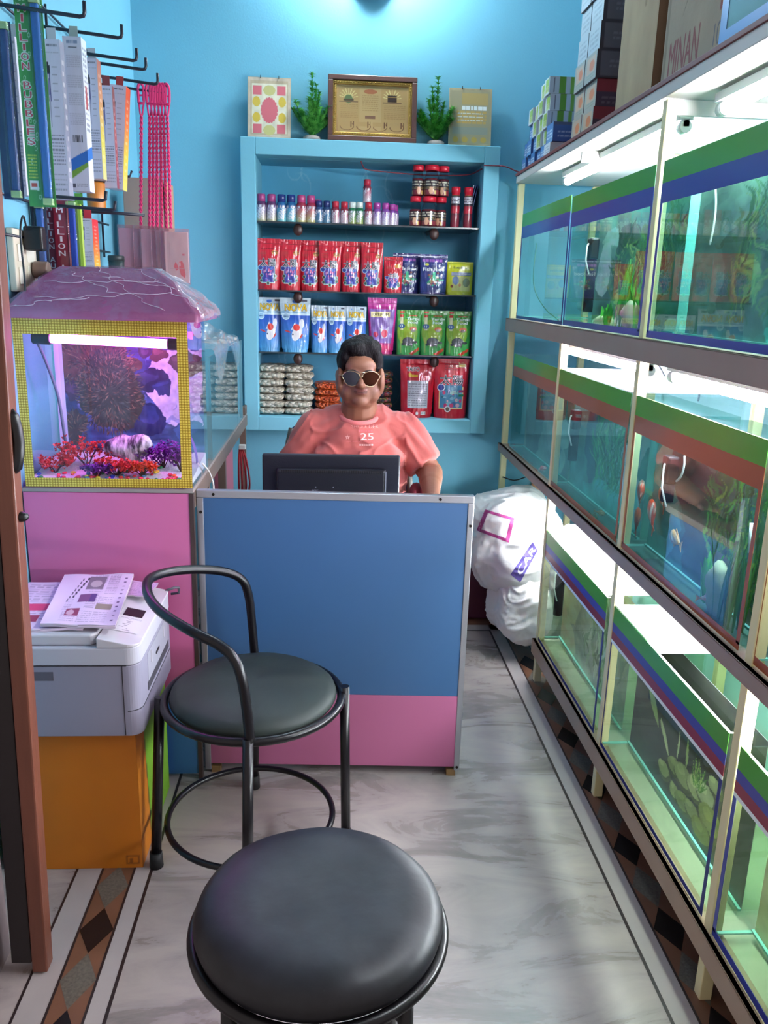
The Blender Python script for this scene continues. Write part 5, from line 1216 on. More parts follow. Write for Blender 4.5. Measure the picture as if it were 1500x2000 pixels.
# ================================================================ the pink cabinet
CX0, CX1, CY0, CY1, CZ = -.866, -.39, 2.31, 3.86, .940
PKL = mat('pink_laminate', '#c2628f', .42, var=.06, vscale=3, coat=.15); BLL = mat('blue_laminate', '#2f5f96', .42, var=.06, vscale=3, coat=.15)
TRIM = mat('brown_trim', '#6b5a50', .45)
cb = thing('tank_stand', 'pink and blue laminate stand carrying the lit aquarium and the empty glass tank', 'stand', (-.63, 2.4, 0))
b = MB(); b.box(CX0, CX1-.012, CY0, CY0+.018, .285, CZ-.012); b.build('upper_front_panel', PKL, cb, bevel=.001)
b = MB(); b.box(CX0, CX1-.012, CY0+.001, CY0+.018, .02, .283); b.build('lower_front_panel', BLL, cb)
b = MB(); b.box(CX1-.012, CX1, CY0-.002, CY0+.02, 0, CZ-.012); b.build('edge_trim', mat('dark_edge_trim', '#3a2a28', .4), cb)
b = MB(); b.box(CX0, CX1, CY0-.003, CY1, CZ-.010, CZ); b.build('top_board', mat('stand_top', '#8a7f7a', .4, bump=.1), cb)
b = MB(); b.box(CX1-.016, CX1+.001, CY0+.021, CY1, CZ-.060, CZ-.0105); b.build('side_rail', TRIM, cb, bevel=.002)
for y in (2.62, 3.05, 3.80):
    b = MB(); b.box(CX1-.03, CX1-.002, y, y+.03, .0, CZ-.061); b.build('leg', TRIM, cb)
b = MB(); b.box(CX0, CX0+.03, 3.83, 3.86, 0, CZ-.011); b.build('leg', TRIM, cb)
b = MB(); b.box(CX1-.03, CX1, CY1-.06, CY1-.03, CZ+.0, CZ+.02); b.box(CX1-.014, CX1, 3.78, CY1, CZ, CZ+.035); b.build('rear_upstand', TRIM, cb)
b = MB(); b.box(-.47, -.45, 3.30, 3.78, .25, .86); b.build('inner_panel', mat('pink_panel', '#b86a80', .5), cb)
# red wires hanging under the stand
rw = thing('wire_bundle', 'bundle of red wires with a white connector hanging under the stand by the counter', 'wires', (-.36, 3.4, .8))
for k, dx in enumerate((0, .012, .022, -.01)):
    b = MB().tube(catmull([(-.375+dx*.3, 3.42, .855), (-.372+dx, 3.41, .80), (-.368+dx*1.4, 3.40, .70), (-.372+dx*.8, 3.41, .60), (-.36+dx, 3.40, .5)], 6), .0042, 7); b.build('wire', mat('wire_bright_red', '#b01c2c', .4), rw)
MB().box(-.38, -.352, 3.40, 3.42, .85, .87).build('connector', mat('white_plastic'), rw, bevel=.003)
wire('electric_wire', [ox(395, 905, -.386), ox(410, 925, -.38), ox(417, 958, -.37), ox(400, 1000, -.37), ox(392, 1060, -.38)], .0028, mat('wire_white', '#dfe0dc', .4), 'thin white wire hanging off the right side of the pink stand')

# ================================================================ the lit aquarium
AX0, AX1, AY0, AY1, AZ0, AZ1 = -.858, -.392, 2.318, 2.625, .9405, 1.408
aq = thing('aquarium', 'small aquarium with gold-dotted frame, magenta light and mauve pyramid hood', 'aquarium', (-.625, 2.47, AZ0))
MB().box(AX0, AX1, AY0, AY0+.005, AZ0+.006, AZ1).build('front_pane', glassy('clear_glass', '#f6f8fa', rough=.01), aq)
for x in (AX0, AX1-.005): MB().box(x, x+.005, AY0+.005, AY1, AZ0+.006, AZ1).build('side_pane', glassy('clear_glass'), aq)
MB().box(AX0+.005, AX1-.005, AY1-.005, AY1, AZ0+.006, AZ1).build('back_pane', glassy('clear_glass'), aq)
MB().box(AX0, AX1, AY0, AY1, AZ0, AZ0+.006).build('bottom_pane', glassy('clear_glass'), aq)
def gold_cv(w, h, nx, ny):
    c = Cv(w, h, '#b08a1c'); c.put((((c.X*nx) % 1-.5)**2+((c.Y*ny) % 1-.5)**2) < .12, '#e8cc58'); c.put((((c.X*nx) % 1-.5)**2+((c.Y*ny) % 1-.5)**2) > .36, '#6a4a14'); return c
gt = painted('gold_dot_tape', .3, metal=.35, coat=.3)
f = .0014
b = MB(); rect_obj(b, (AX0, AY0-f, AZ1-.042), (AX1-AX0, 0, 0), (0, 0, .042), gold_cv(360, 40, 62, 6)); b.build('gold_tape', gt, aq)
b = MB(); rect_obj(b, (AX0, AY0-f, AZ0+.002), (AX1-AX0, 0, 0), (0, 0, .026), gold_cv(360, 24, 62, 4)); b.build('gold_tape', gt, aq)
for x0_, w_ in ((AX0, .026), (AX1-.030, .030)):
    b = MB(); rect_obj(b, (x0_, AY0-f, AZ0+.028), (w_, 0, 0), (0, 0, AZ1-.042-AZ0-.028), gold_cv(28, 300, 4, 54)); b.build('gold_tape', gt, aq)
# river picture behind
c = Cv(330, 320, '#4a5a86'); c.grad('#3a4a7a', '#6a5aa8', .6, 1); c.grad('#4a6a94', '#4a5a8a', 0, .6)
wv = c.fnoise(3, 26, 4); oX, oY = c.X, c.Y; c.a = (c.a*(1+(wv[..., None]-.5)*.9)).clip(0, 1)
c.warp(.13, 6, 2); c.warp(.05, 16, 5)
c.poly([(.55, .60), (.62, .72), (.75, .80), (1, .82), (1, .20), (.80, .22), (.72, .36), (.60, .48)], '#e6dcf4'); n = c.fnoise(7, 5, 9)
c.put((n > .60) & (c.X > .55) & (c.Y < .8) & (c.Y > .25), '#8a9ad0', .6)
for x, y, rx, ry, col in ((.62, .60, .11, .07, '#3a3a5a'), (.70, .54, .06, .05, '#3a4470'), (.88, .70, .13, .09, '#5a4a48'), (.68, .77, .075, .065, '#6a4a44'), (.56, .80, .05, .035, '#4a3a50'), (.60, .32, .14, .12, '#2f3a66'), (.9, .2, .16, .08, '#3a5a80'), (.06, .50, .06, .05, '#4a3a50'), (.13, .40, .05, .04, '#7a84c0'), (.55, .1, .2, .05, '#5a7aa8')):
    c.ell(x, y, rx, ry, col); c.ell(x-rx*.2, y+ry*.35, rx*.6, ry*.4, tuple((npx(col)*1.45).clip(0, 1)), .6)
c.ell(.2, .70, .32, .17, '#6a5040'); c.ell(.32, .50, .22, .27, '#4a5440'); c.ell(.06, .24, .07, .12, '#5a5040')
c.X, c.Y = oX, oY; c.noise(16, .28, 8)
rs = np.random.RandomState(3)
for i in range(1500):
    a = rs.uniform(0, 2*PI); r = rs.uniform(0, 1)**.5; cx_, cy_, rx, ry = ((.32, .50, .23, .28) if i % 3 else (.2, .70, .32, .17)) if i % 10 else (.06, .24, .07, .12)
    x, y = cx_+rx*r*math.cos(a), cy_+ry*r*math.sin(a)
    col = [(.36, .40, .30), (.52, .42, .30), (.26, .30, .24), (.60, .50, .36), (.30, .36, .30)][rs.randint(5)]
    c.leaf(x, y, rs.uniform(.02, .05), .0035, a+rs.uniform(-.6, .6), tuple(np.array(col)*rs.uniform(.6, 1.3)), .8)
b = MB(); rect_obj(b, (AX0+.030, AY1+.0015, AZ0+.01), (AX1-AX0-.04, 0, 0), (0, 0, AZ1-AZ0-.02), c)
b.color('#dfe4ea'); b.quad((AX1-.01, AY1+.0025, AZ0+.01), (AX0+.030, AY1+.0025, AZ0+.01), (AX0+.030, AY1+.0025, AZ1-.01), (AX1-.01, AY1+.0025, AZ1-.01))
b.build('river_backdrop', painted('river_print', .4), aq)
b = MB(); b.grid(lambda u, v: (AX0+.008+.022*(u**.7), AY1-.010+.010*u, AZ0+.01+(AZ1-AZ0-.02)*v), 10, 4); b.build('backdrop_fold', mat('backdrop_back_white', '#b8c4e0', .5), aq)
# mauve hood
HB0, HB1, HZ = (-.878+.014, AY0-.03), (-.358, AY1+.035), AZ1
R1 = Vector((-.755, 2.455, 1.546)); R2 = Vector((-.500, 2.455, 1.550))
def hood(off, zoff, wr, seed, n=46, x0=HB0[0], x1=HB1[0]):
    b = MB()
    def g(u, v):          # loft from base rectangle (u round) to the ridge
        per = [(x0-off, HB0[1]-off), (x1+off, HB0[1]-off), (x1+off, HB1[1]+off), (x0-off, HB1[1]+off)]
        top = [(R1.x, R1.y-.022), (R2.x, R2.y-.022), (R2.x, R2.y+.022), (R1.x, R1.y+.022)]
        q = (u*4) % 4; i = int(q) % 4; t_ = q-int(q)
        A = Vector(per[i]).lerp(Vector(per[(i+1) % 4]), t_); B = Vector(top[i]).lerp(Vector(top[(i+1) % 4]), t_)
        if v < .08: P = A; z = HZ+.018*(v/.08)
        else:
            s_ = (v-.08)/.92; P = A.lerp(B, s_); z = HZ+.018+(R1.z-HZ-.018)*s_+.012*math.sin(PI*s_)
        w_ = wr*mnoise.noise(Vector((P.x*14+seed, P.y*14, z*18)))+wr*.6*abs(mnoise.noise(Vector((P.x*34, z*44+seed, P.y*20))))
        nrm = Vector((P.x+.625, P.y-2.47)); nrm = nrm.normalized() if nrm.length > 0 else nrm
        return (P.x+nrm.x*w_, P.y+nrm.y*w_, z+w_*.8+zoff)
    b.grid(g, 4*n+1, 26); b.g = g
    b.add([(R1.x, R1.y-.022, R1.z+zoff), (R2.x, R2.y-.022, R2.z+zoff), (R2.x, R2.y+.022, R2.z+zoff), (R1.x, R1.y+.022, R1.z+zoff)], [(0, 1, 2, 3)])
    return b
hood(0, 0, .0015, 1).build('hood', mat('mauve_plastic', '#9a4a76', .36, coat=.35, var=.08, vscale=4), aq)
WRAP = glassy('hood_wrap', '#f4eef4', rough=.10, bump=1.0, bscale=14, ior=1.6, milky=.10, milkcol='#c890b8')
hw_ = hood(.004, .002, .007, 5, x1=HB1[0]+.006); hw_.build('clear_wrap', WRAP, aq)
CRS = glassy('film_crease', '#ffffff', rough=.2, milky=.55, milkcol='#e8d4e6', ior=1.5)
b = MB(); rs = random.Random(4)
for (u0, v0, u1, v1) in ((.02, .55, .22, .62), (.03, .25, .23, .42), (.10, .98, .20, .12), (.20, .95, .26, .10), (.0, .12, .10, .3), (.12, .7, .24, .5), (.05, .8, .15, .35), (.255, .9, .30, .15)):
    pts = []
    for k in range(22):
        t_ = k/21; pts.append(Vector(hw_.g(u0+(u1-u0)*t_+.006*math.sin(k*1.3), v0+(v1-v0)*t_+.02*math.sin(k*.9+u0*30)))+Vector((0, -.0012, .0012)))
    b.tube(pts, .0009, 5)
b.build('film_creases', CRS, aq)
b = MB(); b.grid(lambda u, v: tuple(Vector(hw_.g(.245+.25*u, .02+.93*v))+Vector((.004+.006*abs(mnoise.noise(Vector((u*9, v*14, 2)))), 0, .003))), 40, 40); b.build('loose_film', glassy('loose_film', '#f4f0f2', rough=.12, bump=1.0, bscale=26, ior=1.7, milky=.30, milkcol='#d8c4d0'), aq)
b = MB(); b.box(AX0+.006, AX1-.006, AY0+.006, AY1-.006, AZ1-.0005, AZ1+.003); b.build('hood_floor', mat('black_plastic'), aq)
# magenta lamp in the tank, sand, stone, plants, pebbles
lt = thing('fluorescent_tube', 'glowing magenta tube across the top of the left aquarium', 'lamp', (-.6, 2.40, 1.36))
pa, pb_ = oy(62, 655, 2.37), oy(345, 672, 2.40)
b = MB(); b.cyl((-.785, 2.38, 1.352), (-.455, 2.395, 1.342), .0125, 16); b.build('tube', mat('tube_glow_magenta', '#ffffff', .5, emit='#ff62fa', estr=34), lt)
b = MB(); b.cyl((-.828, 2.378, 1.354), (-.778, 2.3805, 1.352), .0185, 20); b.build('lamp_holder', mat('black_plastic'), lt, bevel=.004)
b = MB(); b.cyl((-.462, 2.3945, 1.342), (-.425, 2.396, 1.341), .016, 18); b.build('lamp_holder', mat('dark_purple_plastic', '#2a1030', .4), lt, bevel=.003)
b = MB(); b.tube(catmull([(-.815, 2.378, 1.34), (-.812, 2.42, 1.29), (-.80, 2.47, 1.18), (-.795, 2.49, 1.05), (-.79, 2.5, .985)], 6), .0045, 8); b.build('cable', mat('cable_grey', '#5a6478', .5), lt)
def sandz(u, v): return .012+.03*v+.006*mnoise.noise(Vector((u*6, v*5, 3)))
b = MB(); gx0, gx1, gy0, gy1 = AX0+.006, AX1-.006, AY0+.006, AY1-.007
b.grid(lambda u, v: (gx0+(gx1-gx0)*u, gy0+(gy1-gy0)*v, AZ0+.006+sandz(u, v)), 50, 30)
b.grid(lambda u, v: (gx0+(gx1-gx0)*u, gy0, AZ0+.0065+sandz(u, 0)*v), 50, 2); b.grid(lambda u, v: (gx1, gy0+(gy1-gy0)*u, AZ0+.0065+sandz(1, u)*v), 30, 2)
tag(b.build('white_gravel', mat('white_gravel', '#e4dce4', .8, bump=1, bscale=300, var=.2, vscale=200)), 'white gravel bed on the floor of the lit aquarium', 'gravel', kind='stuff')
def sand_at(x, y): return AZ0+.006+sandz((x-gx0)/(gx1-gx0), (y-gy0)/(gy1-gy0))
rock((-.600, 2.47, 1.028), .060, 'grey and white striped stone on the aquarium gravel', mat('striped_stone', '#e0d4e0', .6, col2='#2c2632', vscale=34, vdetail=6, stretch=(2.2, 1, .7), bump=.9, bscale=50), sc=(1.15, .7, .72), seed=4, cat='stone')
def coral(label, x, y, r, h, m, seed):
    rs = random.Random(seed); t = thing('plastic_plant', label, 'plant', (x, y, sand_at(x, y)), group='coloured plastic plants in the lit aquarium'); z0 = sand_at(x, y)
    st = MB(); lf = MB()
    for k in range(9):
        an = rs.uniform(0, 2*PI); rr_ = r*rs.uniform(.5, 1); p2_ = Vector((x+rr_*math.cos(an), y+rr_*.55*math.sin(an), z0+h*rs.uniform(.45, .75)))
        st.tube([(x, y, z0-.004), Vector((x, y, z0)).lerp(p2_, .5)+Vector((0, 0, .004)), p2_], .0016, 5)
        for q in range(22):
            c_ = p2_+Vector((rs.gauss(0, r*.26), rs.gauss(0, r*.14), rs.gauss(0, h*.14))); c_.z = max(c_.z, z0+.004); c_.y = min(max(c_.y, gy0+.012), gy1-.012); c_.x = min(max(c_.x, gx0+.012), gx1-.012)
            for s_ in range(4): blade(lf, c_, .010, .0032, rs.uniform(0, 2*PI), rs.uniform(.5, 1.4), .4, 2)
    st.build('stems', mat('dark_stem', '#3a1020', .5), t); lf.build('foliage', m, t); return t
CR = mat('red_plastic_leaf', '#d8322c', .5, var=.2); CV_ = mat('violet_plastic_leaf', '#7a1f9a', .5, var=.2)
coral('red plastic plant at the far left front of the aquarium gravel', -.80, 2.40, .045, .05, CR, 1)
coral('large red plastic plant left of the striped stone', -.725, 2.46, .07, .085, CR, 2)
coral('red plastic plant in front of the striped stone', -.62, 2.38, .065, .048, CR, 3)
coral('small orange-red plant at the right of the striped stone', -.545, 2.375, .035, .04, mat('orange_plastic_leaf', '#e8502a', .5, var=.2), 4)
coral('violet plastic plant low between the red plants', -.67, 2.36, .035, .035, CV_, 5)
coral('violet plastic plant right of the striped stone', -.50, 2.46, .06, .075, CV_, 6)
coral('violet plastic plant by the right front corner', -.44, 2.42, .038, .07, CV_, 7)
b = MB(); blade(b, (-.405, 2.50, sand_at(-.41, 2.5)), .10, .018, PI, .25, .3); tag(b.build('plastic_leaf', CV_), 'single dark violet leaf leaning by the right glass of the aquarium', 'leaf')
pc = {'red': '#d81f3c', 'orange': '#f0641e', 'blue': '#2a3fb8', 'yellow': '#e8d03a', 'green': '#2a9a5a', 'teal': '#3a7aa0'}
rs = random.Random(12); pbs = {}
for i in range(64):
    k = list(pc)[[0, 1, 2, 0, 3, 0, 4, 1, 2, 5][rs.randint(0, 9)]]
    x = rs.uniform(gx0+.012, gx1-.012); y = gy0+.010+abs(rs.gauss(0, .05)) if i > 26 else gy0+.010+rs.uniform(0, .02); y = min(y, gy1-.02); r = rs.uniform(.0055, .009)
    if k not in pbs:
        def fn(v): return v
        o = MB().ell((0, 0, 0), (1, .8, .55), nu=12, nv=8).build('glass_pebble', mat('pebble_'+k, pc[k], .15, coat=.8), loc=(0, 0, 0)); pbs[k] = o
        tag(o, '%s glass pebble on the white aquarium gravel' % k, 'pebble', '%s glass pebbles' % k)
    else: o = pbs[k].copy(); COL.objects.link(o)
    o.location = (x, y, sand_at(x, y)+r*.4); o.scale = (r, r, r); o.rotation_euler = (0, 0, rs.uniform(0, 3))

# ================================================================ printer on its carton, newspapers
bx = thing('cardboard_box', 'orange and green carton on the floor carrying the printer', 'box', (-.64, 2.09, 0))
KX0, KX1, KY0, KY1, KZ = -.84, -.487, 1.90, 2.27, .408
b = MB(); b.color('#d87a10'); b.box(KX0, KX1, KY0, KY1, 0.001, KZ)
c = Cv(80, 90, '#c87010'); c.noise(3, .05, 3); c.rect(.88, .03, .97, .10, '#8a4a10'); c.rect(.89, .04, .96, .09, '#c87010'); c.rect(.905, .05, .93, .08, '#8a4a10')
b.color('#c87010'); b.C = [b.c]*len(b.V)
rect_obj(b, (KX0, KY0-.0005, .001), (KX1-KX0, 0, 0), (0, 0, KZ-.001), c)
c = Cv(60, 70, '#c87412'); c.poly([(.30, 0), (.22, 1), (1, 1), (1, 0)], '#7ab02a'); c.poly([(.30, 0), (.22, 1), (.24, 1), (.33, 0)], '#6a5a1a')
rsn = np.random.RandomState(4)
for k in range(5): c.leaf(.55, .12+.16*k, .2, .03, 1.2-.5*k, '#4a6a1a', .7)
c.lines(.6, .75, .95, .92, 3, '#3a5a1a', .6)
rect_obj(b, (KX1+.0005, KY0, .001), (0, KY1-KY0, 0), (0, 0, KZ-.001), c)
b.build('carton_body', painted('carton_print', .55), bx)
b = MB(); b.box(KX0+.02, KX1-.02, (KY0+KY1)/2-.02, (KY0+KY1)/2+.02, KZ, KZ+.0006); b.build('packing_tape', mat('packing_tape', '#a8702a', .3), bx)

pr = thing('printer', 'grey multifunction printer standing on the orange carton under newspapers', 'printer', (-.64, 2.07, KZ+.001))
PX0, PX1, PY0, PY1 = -.86, -.462, 1.872, 2.262; PZ0 = KZ+.001
GRYD = mat('printer_side_grey', '#8f8c9c', .5, var=.04); GRYL = mat('printer_light_grey', '#b9b8c2', .45, var=.04); WHP = mat('printer_top_white', '#c4c0c6', .4, var=.04)
def rounded(x0, x1, y0, y1, r, n=8):
    P = [(x0, y0)]+[(x1-r+r*math.sin(a), y0+r-r*math.cos(a)) for a in [PI/2*k/n for k in range(n+1)]]+[(x1-.012+.012*math.cos(a), y1-.012+.012*math.sin(a)) for a in [PI/2*k/4 for k in range(5)]]+[(x0, y1)]
    return P
b = MB(); b.prism(rounded(PX0, PX1, PY0, PY1, .032), 2, PZ0, .600); b.build('main_body', GRYD, pr, bevel=.002)
b = MB(); b.prism(rounded(PX0, PX1+.001, PY0-.001, PY1, .033), 2, .6012, .648); b.build('scanner_unit', GRYL, pr, bevel=.003)
b = MB(); b.prism([(PX0+.004, PY0+.012), (-.575, PY0+.012), (-.562, PY0+.03), (-.562, PY1-.02), (PX0+.004, PY1-.02)], 2, .6485, .678); b.build('scanner_lid', WHP, pr, bevel=.006, seg=3)
# control panel, sloping down to the right
b = MB(); pts = rounded(-.560, PX1+.002, PY0-.002, PY1, .034)
n_ = len(pts); V = [(x, y, .648) for x, y in pts]+[(x, y, .674-.022*(x+.560)/.10) for x, y in pts]
b.add(V, [tuple(range(n_))[::-1], tuple(range(n_, 2*n_))]+[(i, (i+1) % n_, n_+(i+1) % n_, n_+i) for i in range(n_)]); b.build('control_panel', WHP, pr, bevel=.003)
def pz(x): return .6745-.022*(x+.560)/.10
def onp(x0, x1, y0, y1, m, nm, up=.0006, par=pr):
    bb = MB(); bb.add([(x0, y0, pz(x0)+up), (x1, y0, pz(x1)+up), (x1, y1, pz(x1)+up), (x0, y1, pz(x0)+up), (x0, y0, pz(x0)-.002), (x1, y0, pz(x1)-.002), (x1, y1, pz(x1)-.002), (x0, y1, pz(x0)-.002)], [(0, 1, 2, 3), (0, 4, 5, 1), (1, 5, 6, 2), (2, 6, 7, 3), (3, 7, 4, 0)]); return bb.build(nm, m, par)
onp(-.535, -.487, 2.035, 2.085, mat('black_plastic'), 'display')
cc = Cv(60, 120, '#c8c4ca'); rsn = np.random.RandomState(8)
for k in range(8): cc.rect(.15+.1*(k % 2)+.3*rsn.rand(), .1+.1*k, .4+.3*rsn.rand(), .13+.1*k, '#6a6672', .8)
cc.lines(.1, .85, .9, .97, 2, '#7a7682', .7)
b = MB(); b.grid(lambda u, v: (-.543+.065*u, 1.935+.09*v, pz(-.543+.065*u)+.0007), 60, 60, cc, sm=False); b.build('button_prints', painted('matt_print'), pr)
# paper slot, handle recess, seams, hinge
b = MB(); b.box(PX1-.0005, PX1+.0008, 1.965, 2.215, .512, .590); b.build('output_recess', mat('printer_recess_grey', '#9c9ba6', .5), pr)
b = MB(); b.box(PX1, PX1+.0015, 1.955, 2.225, .492, .514); b.build('paper_slot', mat('printer_slot_dark', '#3c3a42', .6), pr)
b = MB(); b.box(PX1+.0005, PX1+.002, 2.06, 2.10, .545, .552); b.build('usb_slot', mat('black_plastic'), pr)
for yy_ in (2.0, 2.16):
    b = MB(); b.box(PX1, PX1+.003, yy_, yy_+.006, .55, .583); b.build('guide_rib', WHP, pr)
b = MB(); b.box(-.80, -.668, PY0-.0009, PY0+.001, .562, .585); b.build('side_handle_recess', mat('printer_handle_dark', '#5c5862', .6), pr)
b = MB(); b.box(PX0, PX1-.030, PY0-.0015, PY0+.001, .6004, .6016); b.box(-.5035, -.502, PY0-.0012, PY0+.001, .412, .600); b.build('seam_line', mat('black_plastic'), pr)
b = MB(); b.prism(rounded(PX0+.37, PX1+.0012, PY0-.0013, PY1, .0335), 2, .4775, .479); b.build('seam_line', mat('black_plastic'), pr)
b = MB(); b.tube([(-.470, 2.255, .652), (-.445, 2.262, .660), (-.435, 2.275, .655), (-.437, 2.285, .635), (-.46, 2.29, .63)], .004, 7); b.build('rear_support', mat('printer_handle_dark'), pr)

def paper(name, label, cat, P, z, h, cv, group=None, nl=None, seed=0):
    A, B, C_, D = [Vector(p) for p in P]   # near-left, near-right, far-right, far-left
    b = MB()
    def f(dz, wob=1):
        return lambda u, v: tuple(A.lerp(B, u).lerp(D.lerp(C_, u), v))[:2]+(z+dz+.0035*mnoise.noise(Vector((u*3+seed, v*3, 2)))*wob,)
    b.grid(f(h), 110, 90, cv); lo = Cv(2, 2, '#b8a8b8'); b.grid(f(0), 12, 10, lo, flip=True)
    for k, (u0, v0, u1, v1) in enumerate(((0, 0, 1, 0), (1, 0, 1, 1), (1, 1, 0, 1), (0, 1, 0, 0))):
        def e(u, v, a=(u0, v0), c=(u1, v1)):
            p = f(h*v)(a[0]+(c[0]-a[0])*u, a[1]+(c[1]-a[1])*u); return (p[0], p[1], p[2]+.0)
        b.grid(e, 40, 6, Cv(2, 6, '#c8b4c4').speck(.35, k))
    return tag(b.build(name, painted('newsprint', .8)), label, cat, group)
c = Cv(220, 180, '#d8c2dc'); c.noise(3, .03, 1)  # lilac tone: the aquarium's magenta light painted into the paper colour
def block(x0, y0, x1, y1, s): 
    n = max(2, int((y1-y0)*60)); c.lines(x0, y0, x1, y1, n, '#8a7a94', .6, .45, s)
for k, (x0, y0, x1, y1) in enumerate(((.46, .60, .66, .97), (.68, .55, .84, .97), (.48, .28, .62, .56), (.64, .28, .84, .50), (.22, .05, .42, .22), (.44, .05, .62, .25), (.64, .05, .84, .25), (.2, .25, .3, .5))): block(x0, y0, x1, y1, k)
c.rect(.40, .66, .64, .95, '#7a6a7a'); c.ell(.52, .78, .08, .08, '#b0a0a8'); c.rect(.36, .40, .52, .56, '#7a4a7a'); c.rect(.52, .40, .60, .56, '#5a3a7a'); c.rect(.64, .28, .86, .38, '#8a7a70'); c.rect(.26, .14, .44, .28, '#8a3a5a'); c.ell(.33, .2, .05, .05, '#c8a0b0')
for k in range(7): c.rect(.26+.018*k, .5+.06*k, .29+.018*k, .55+.06*k, '#3a2a44'); c.rect(.20+.018*k, .42+.07*k, .215+.018*k, .47+.07*k, '#5a4a64')
for k in range(11): c.rect(.90, .08+.08*k, .935, .10+.08*k, '#5a3a6a')
nl_, nr_, fr_, fl_ = oz(110, 1208, .70), oz(224, 1222, .70), oz(268, 1110, .70), oz(118, 1108, .70)
cu = Cv(160, 140, '#ccb6d0'); cu.lines(.05, .1, .95, .95, 16, '#8a7a94', .5); cu.rect(.5, .82, .8, .97, '#d8a078'); cu.rect(.55, .45, .75, .72, '#4a8ac8'); cu.rect(.1, .35, .5, .5, '#c83a6a'); cu.rect(.2, .12, .4, .25, '#8a2a4a')  # lower paper tinted by the same painted-in magenta light
paper('newspaper', 'lower newspaper with coloured photos sticking out at the left of the printer lid', 'newspaper', [(-.80, 1.900, 0), (-.60, 1.905, 0), (-.62, 2.235, 0), (-.84, 2.23, 0)], .6795, .007, cu, 'newspapers on the printer', seed=1)
paper('newspaper', 'folded newspaper on top of the stack, covered in small print and photos', 'newspaper', [(nl_.x-.03, 1.905, 0), (nr_.x, 1.893, 0), (fr_.x+.0, 2.27, 0), (fl_.x+.03, 2.26, 0)], .690, .009, c, 'newspapers on the printer', seed=5)
cm = Cv(60, 50, '#c8a4cc'); cm.lines(.1, .1, .9, .9, 10, '#9a7aa4', .5)
paper('magazine', 'lilac magazine lying across the rear of the printer control panel', 'magazine', [(-.565, 2.15, 0), (-.492, 2.13, 0), (-.485, 2.24, 0), (-.575, 2.26, 0)], .6785, .004, cm, seed=9)
# ================================================================ the counter with its aluminium edging
ALU = mat('aluminium', '#b9bcc4', .32, metal=.85, bump=.1, bscale=60, stretch=(1, 1, 8))
ct = thing('counter', 'blue and pink laminate counter front with aluminium edging, facing the door', 'counter', (0, 2.33, 0))
cx0, cx1, cz0, cz1, cy = -.388, .425, .022, .930, 2.33
MB().box(cx0+.012, cx1-.012, cy, cy+.018, .283, cz1-.012).build('blue_panel', mat('counter_blue', '#315781', .5, var=.07, vscale=2.5, coat=.1), ct)
MB().box(cx0+.012, cx1-.012, cy-.0005, cy+.018, cz0+.012, .2825).build('pink_panel', mat('counter_pink', '#a85c82', .5, var=.05, vscale=3, coat=.1), ct)
e = .022
for nm, a in (('top_edging', (cx0, cx1, cy-.003, cy+.022, cz1-e, cz1)), ('left_edging', (cx0, cx0+e*.9, cy-.003, cy+.022, cz0-.01, cz1-e)), ('right_edging', (cx1-e*.8, cx1, cy-.003, cy+.022, cz0, cz1-e)),):
    MB().box(*a).build(nm, ALU, ct, bevel=.002)
for x, z in ((cx0+.05, cz1-.011), (cx0+.012, cz1-.065), (cx1-.10, cz1-.011), (cx1-.008, cz1-.09), (cx1-.008, cz0+.012)):
    MB().cyl((x, cy-.0055, z), (x, cy-.002, z), .0042, 12).build('screw', mat('dark_metal'), ct)
for x in (cx0+.02, cx1-.04): MB().box(x, x+.028, cy+.002, cy+.03, 0, .022).build('foot', mat('wood_foot', '#8a6a44', .6), ct)
for x in (cx0, cx1-.018): MB().box(x, x+.018, cy+.0225, cy+.46, .03, .76).build('side_panel', BLL, ct)
MB().box(cx0, cx1, cy+.0225, cy+.50, .761, .785).build('desk_top', mat('desk_top', '#8f7a6a', .4), ct)
MB().box(cx1-.13, cx1+.02, cy+.05, cy+.30, .786, .793).build('glass_top', glassy('clear_glass'), ct)
for x in (cx0+.02, cx1-.05): MB().box(x, x+.03, cy+.43, cy+.46, 0, .76).build('rear_leg', TRIM, ct)
ct.rotation_euler = (0, 0, -R_(2.6))
# papers/book end seen on the desk at the right
# ---------------- monitor seen from behind
mo = thing('monitor', 'black monitor on the counter, its vented back turned to the camera', 'monitor', (.005, 2.60, .786))
BK = mat('monitor_black', '#141722', .38, bump=.15, bscale=300); BK2 = mat('monitor_black_rear', '#10131c', .45, bump=.1, bscale=300)
mx0, mx1, mz0, mz1, my = -.217, .228, .816, .990, 2.60
mz0 = .700+.0
mz0 = .815
b = MB(); b.box(mx0, mx1, my, my+.022, mz1-.30+.12, mz1); b.build('casing', BK, mo, bevel=.006, seg=3)
b = MB(); b.box(mx0+.045, mx1-.045, my-.022, my-.0003, mz0+.01, mz1-.042); b.build('rear_housing', BK2, mo, bevel=.010, seg=3)
b = MB()
for k in range(46):
    x = mx0+.062+.0072*k; b.box(x, x+.003, my-.0228, my-.0215, mz1-.056, mz1-.046)
tag(b.build('vent_slots', mat('slot_black', '#020203', .8), mo), kind=None)
b = MB(); b.box(mx1-.049, mx1-.0455, my-.023, my-.004, mz0+.012, mz1-.05); b.build('side_strip', mat('strip_grey', '#8a8f98', .3), mo)
c = Cv(60, 22, '#10131c'); c.text('acer', .05, .2, .85, .6, '#8a90a0')
b = MB(); rect_obj(b, (-.058, my-.0228, .873), (.024, 0, 0), (0, 0, .009), c); b.build('logo', painted('matt_print'), mo)
b = MB(); b.box(-.036, .000, my-.0232, my-.0222, .868, .8725); b.build('label_plate', mat('label_white', '#b8bcc8', .4), mo)
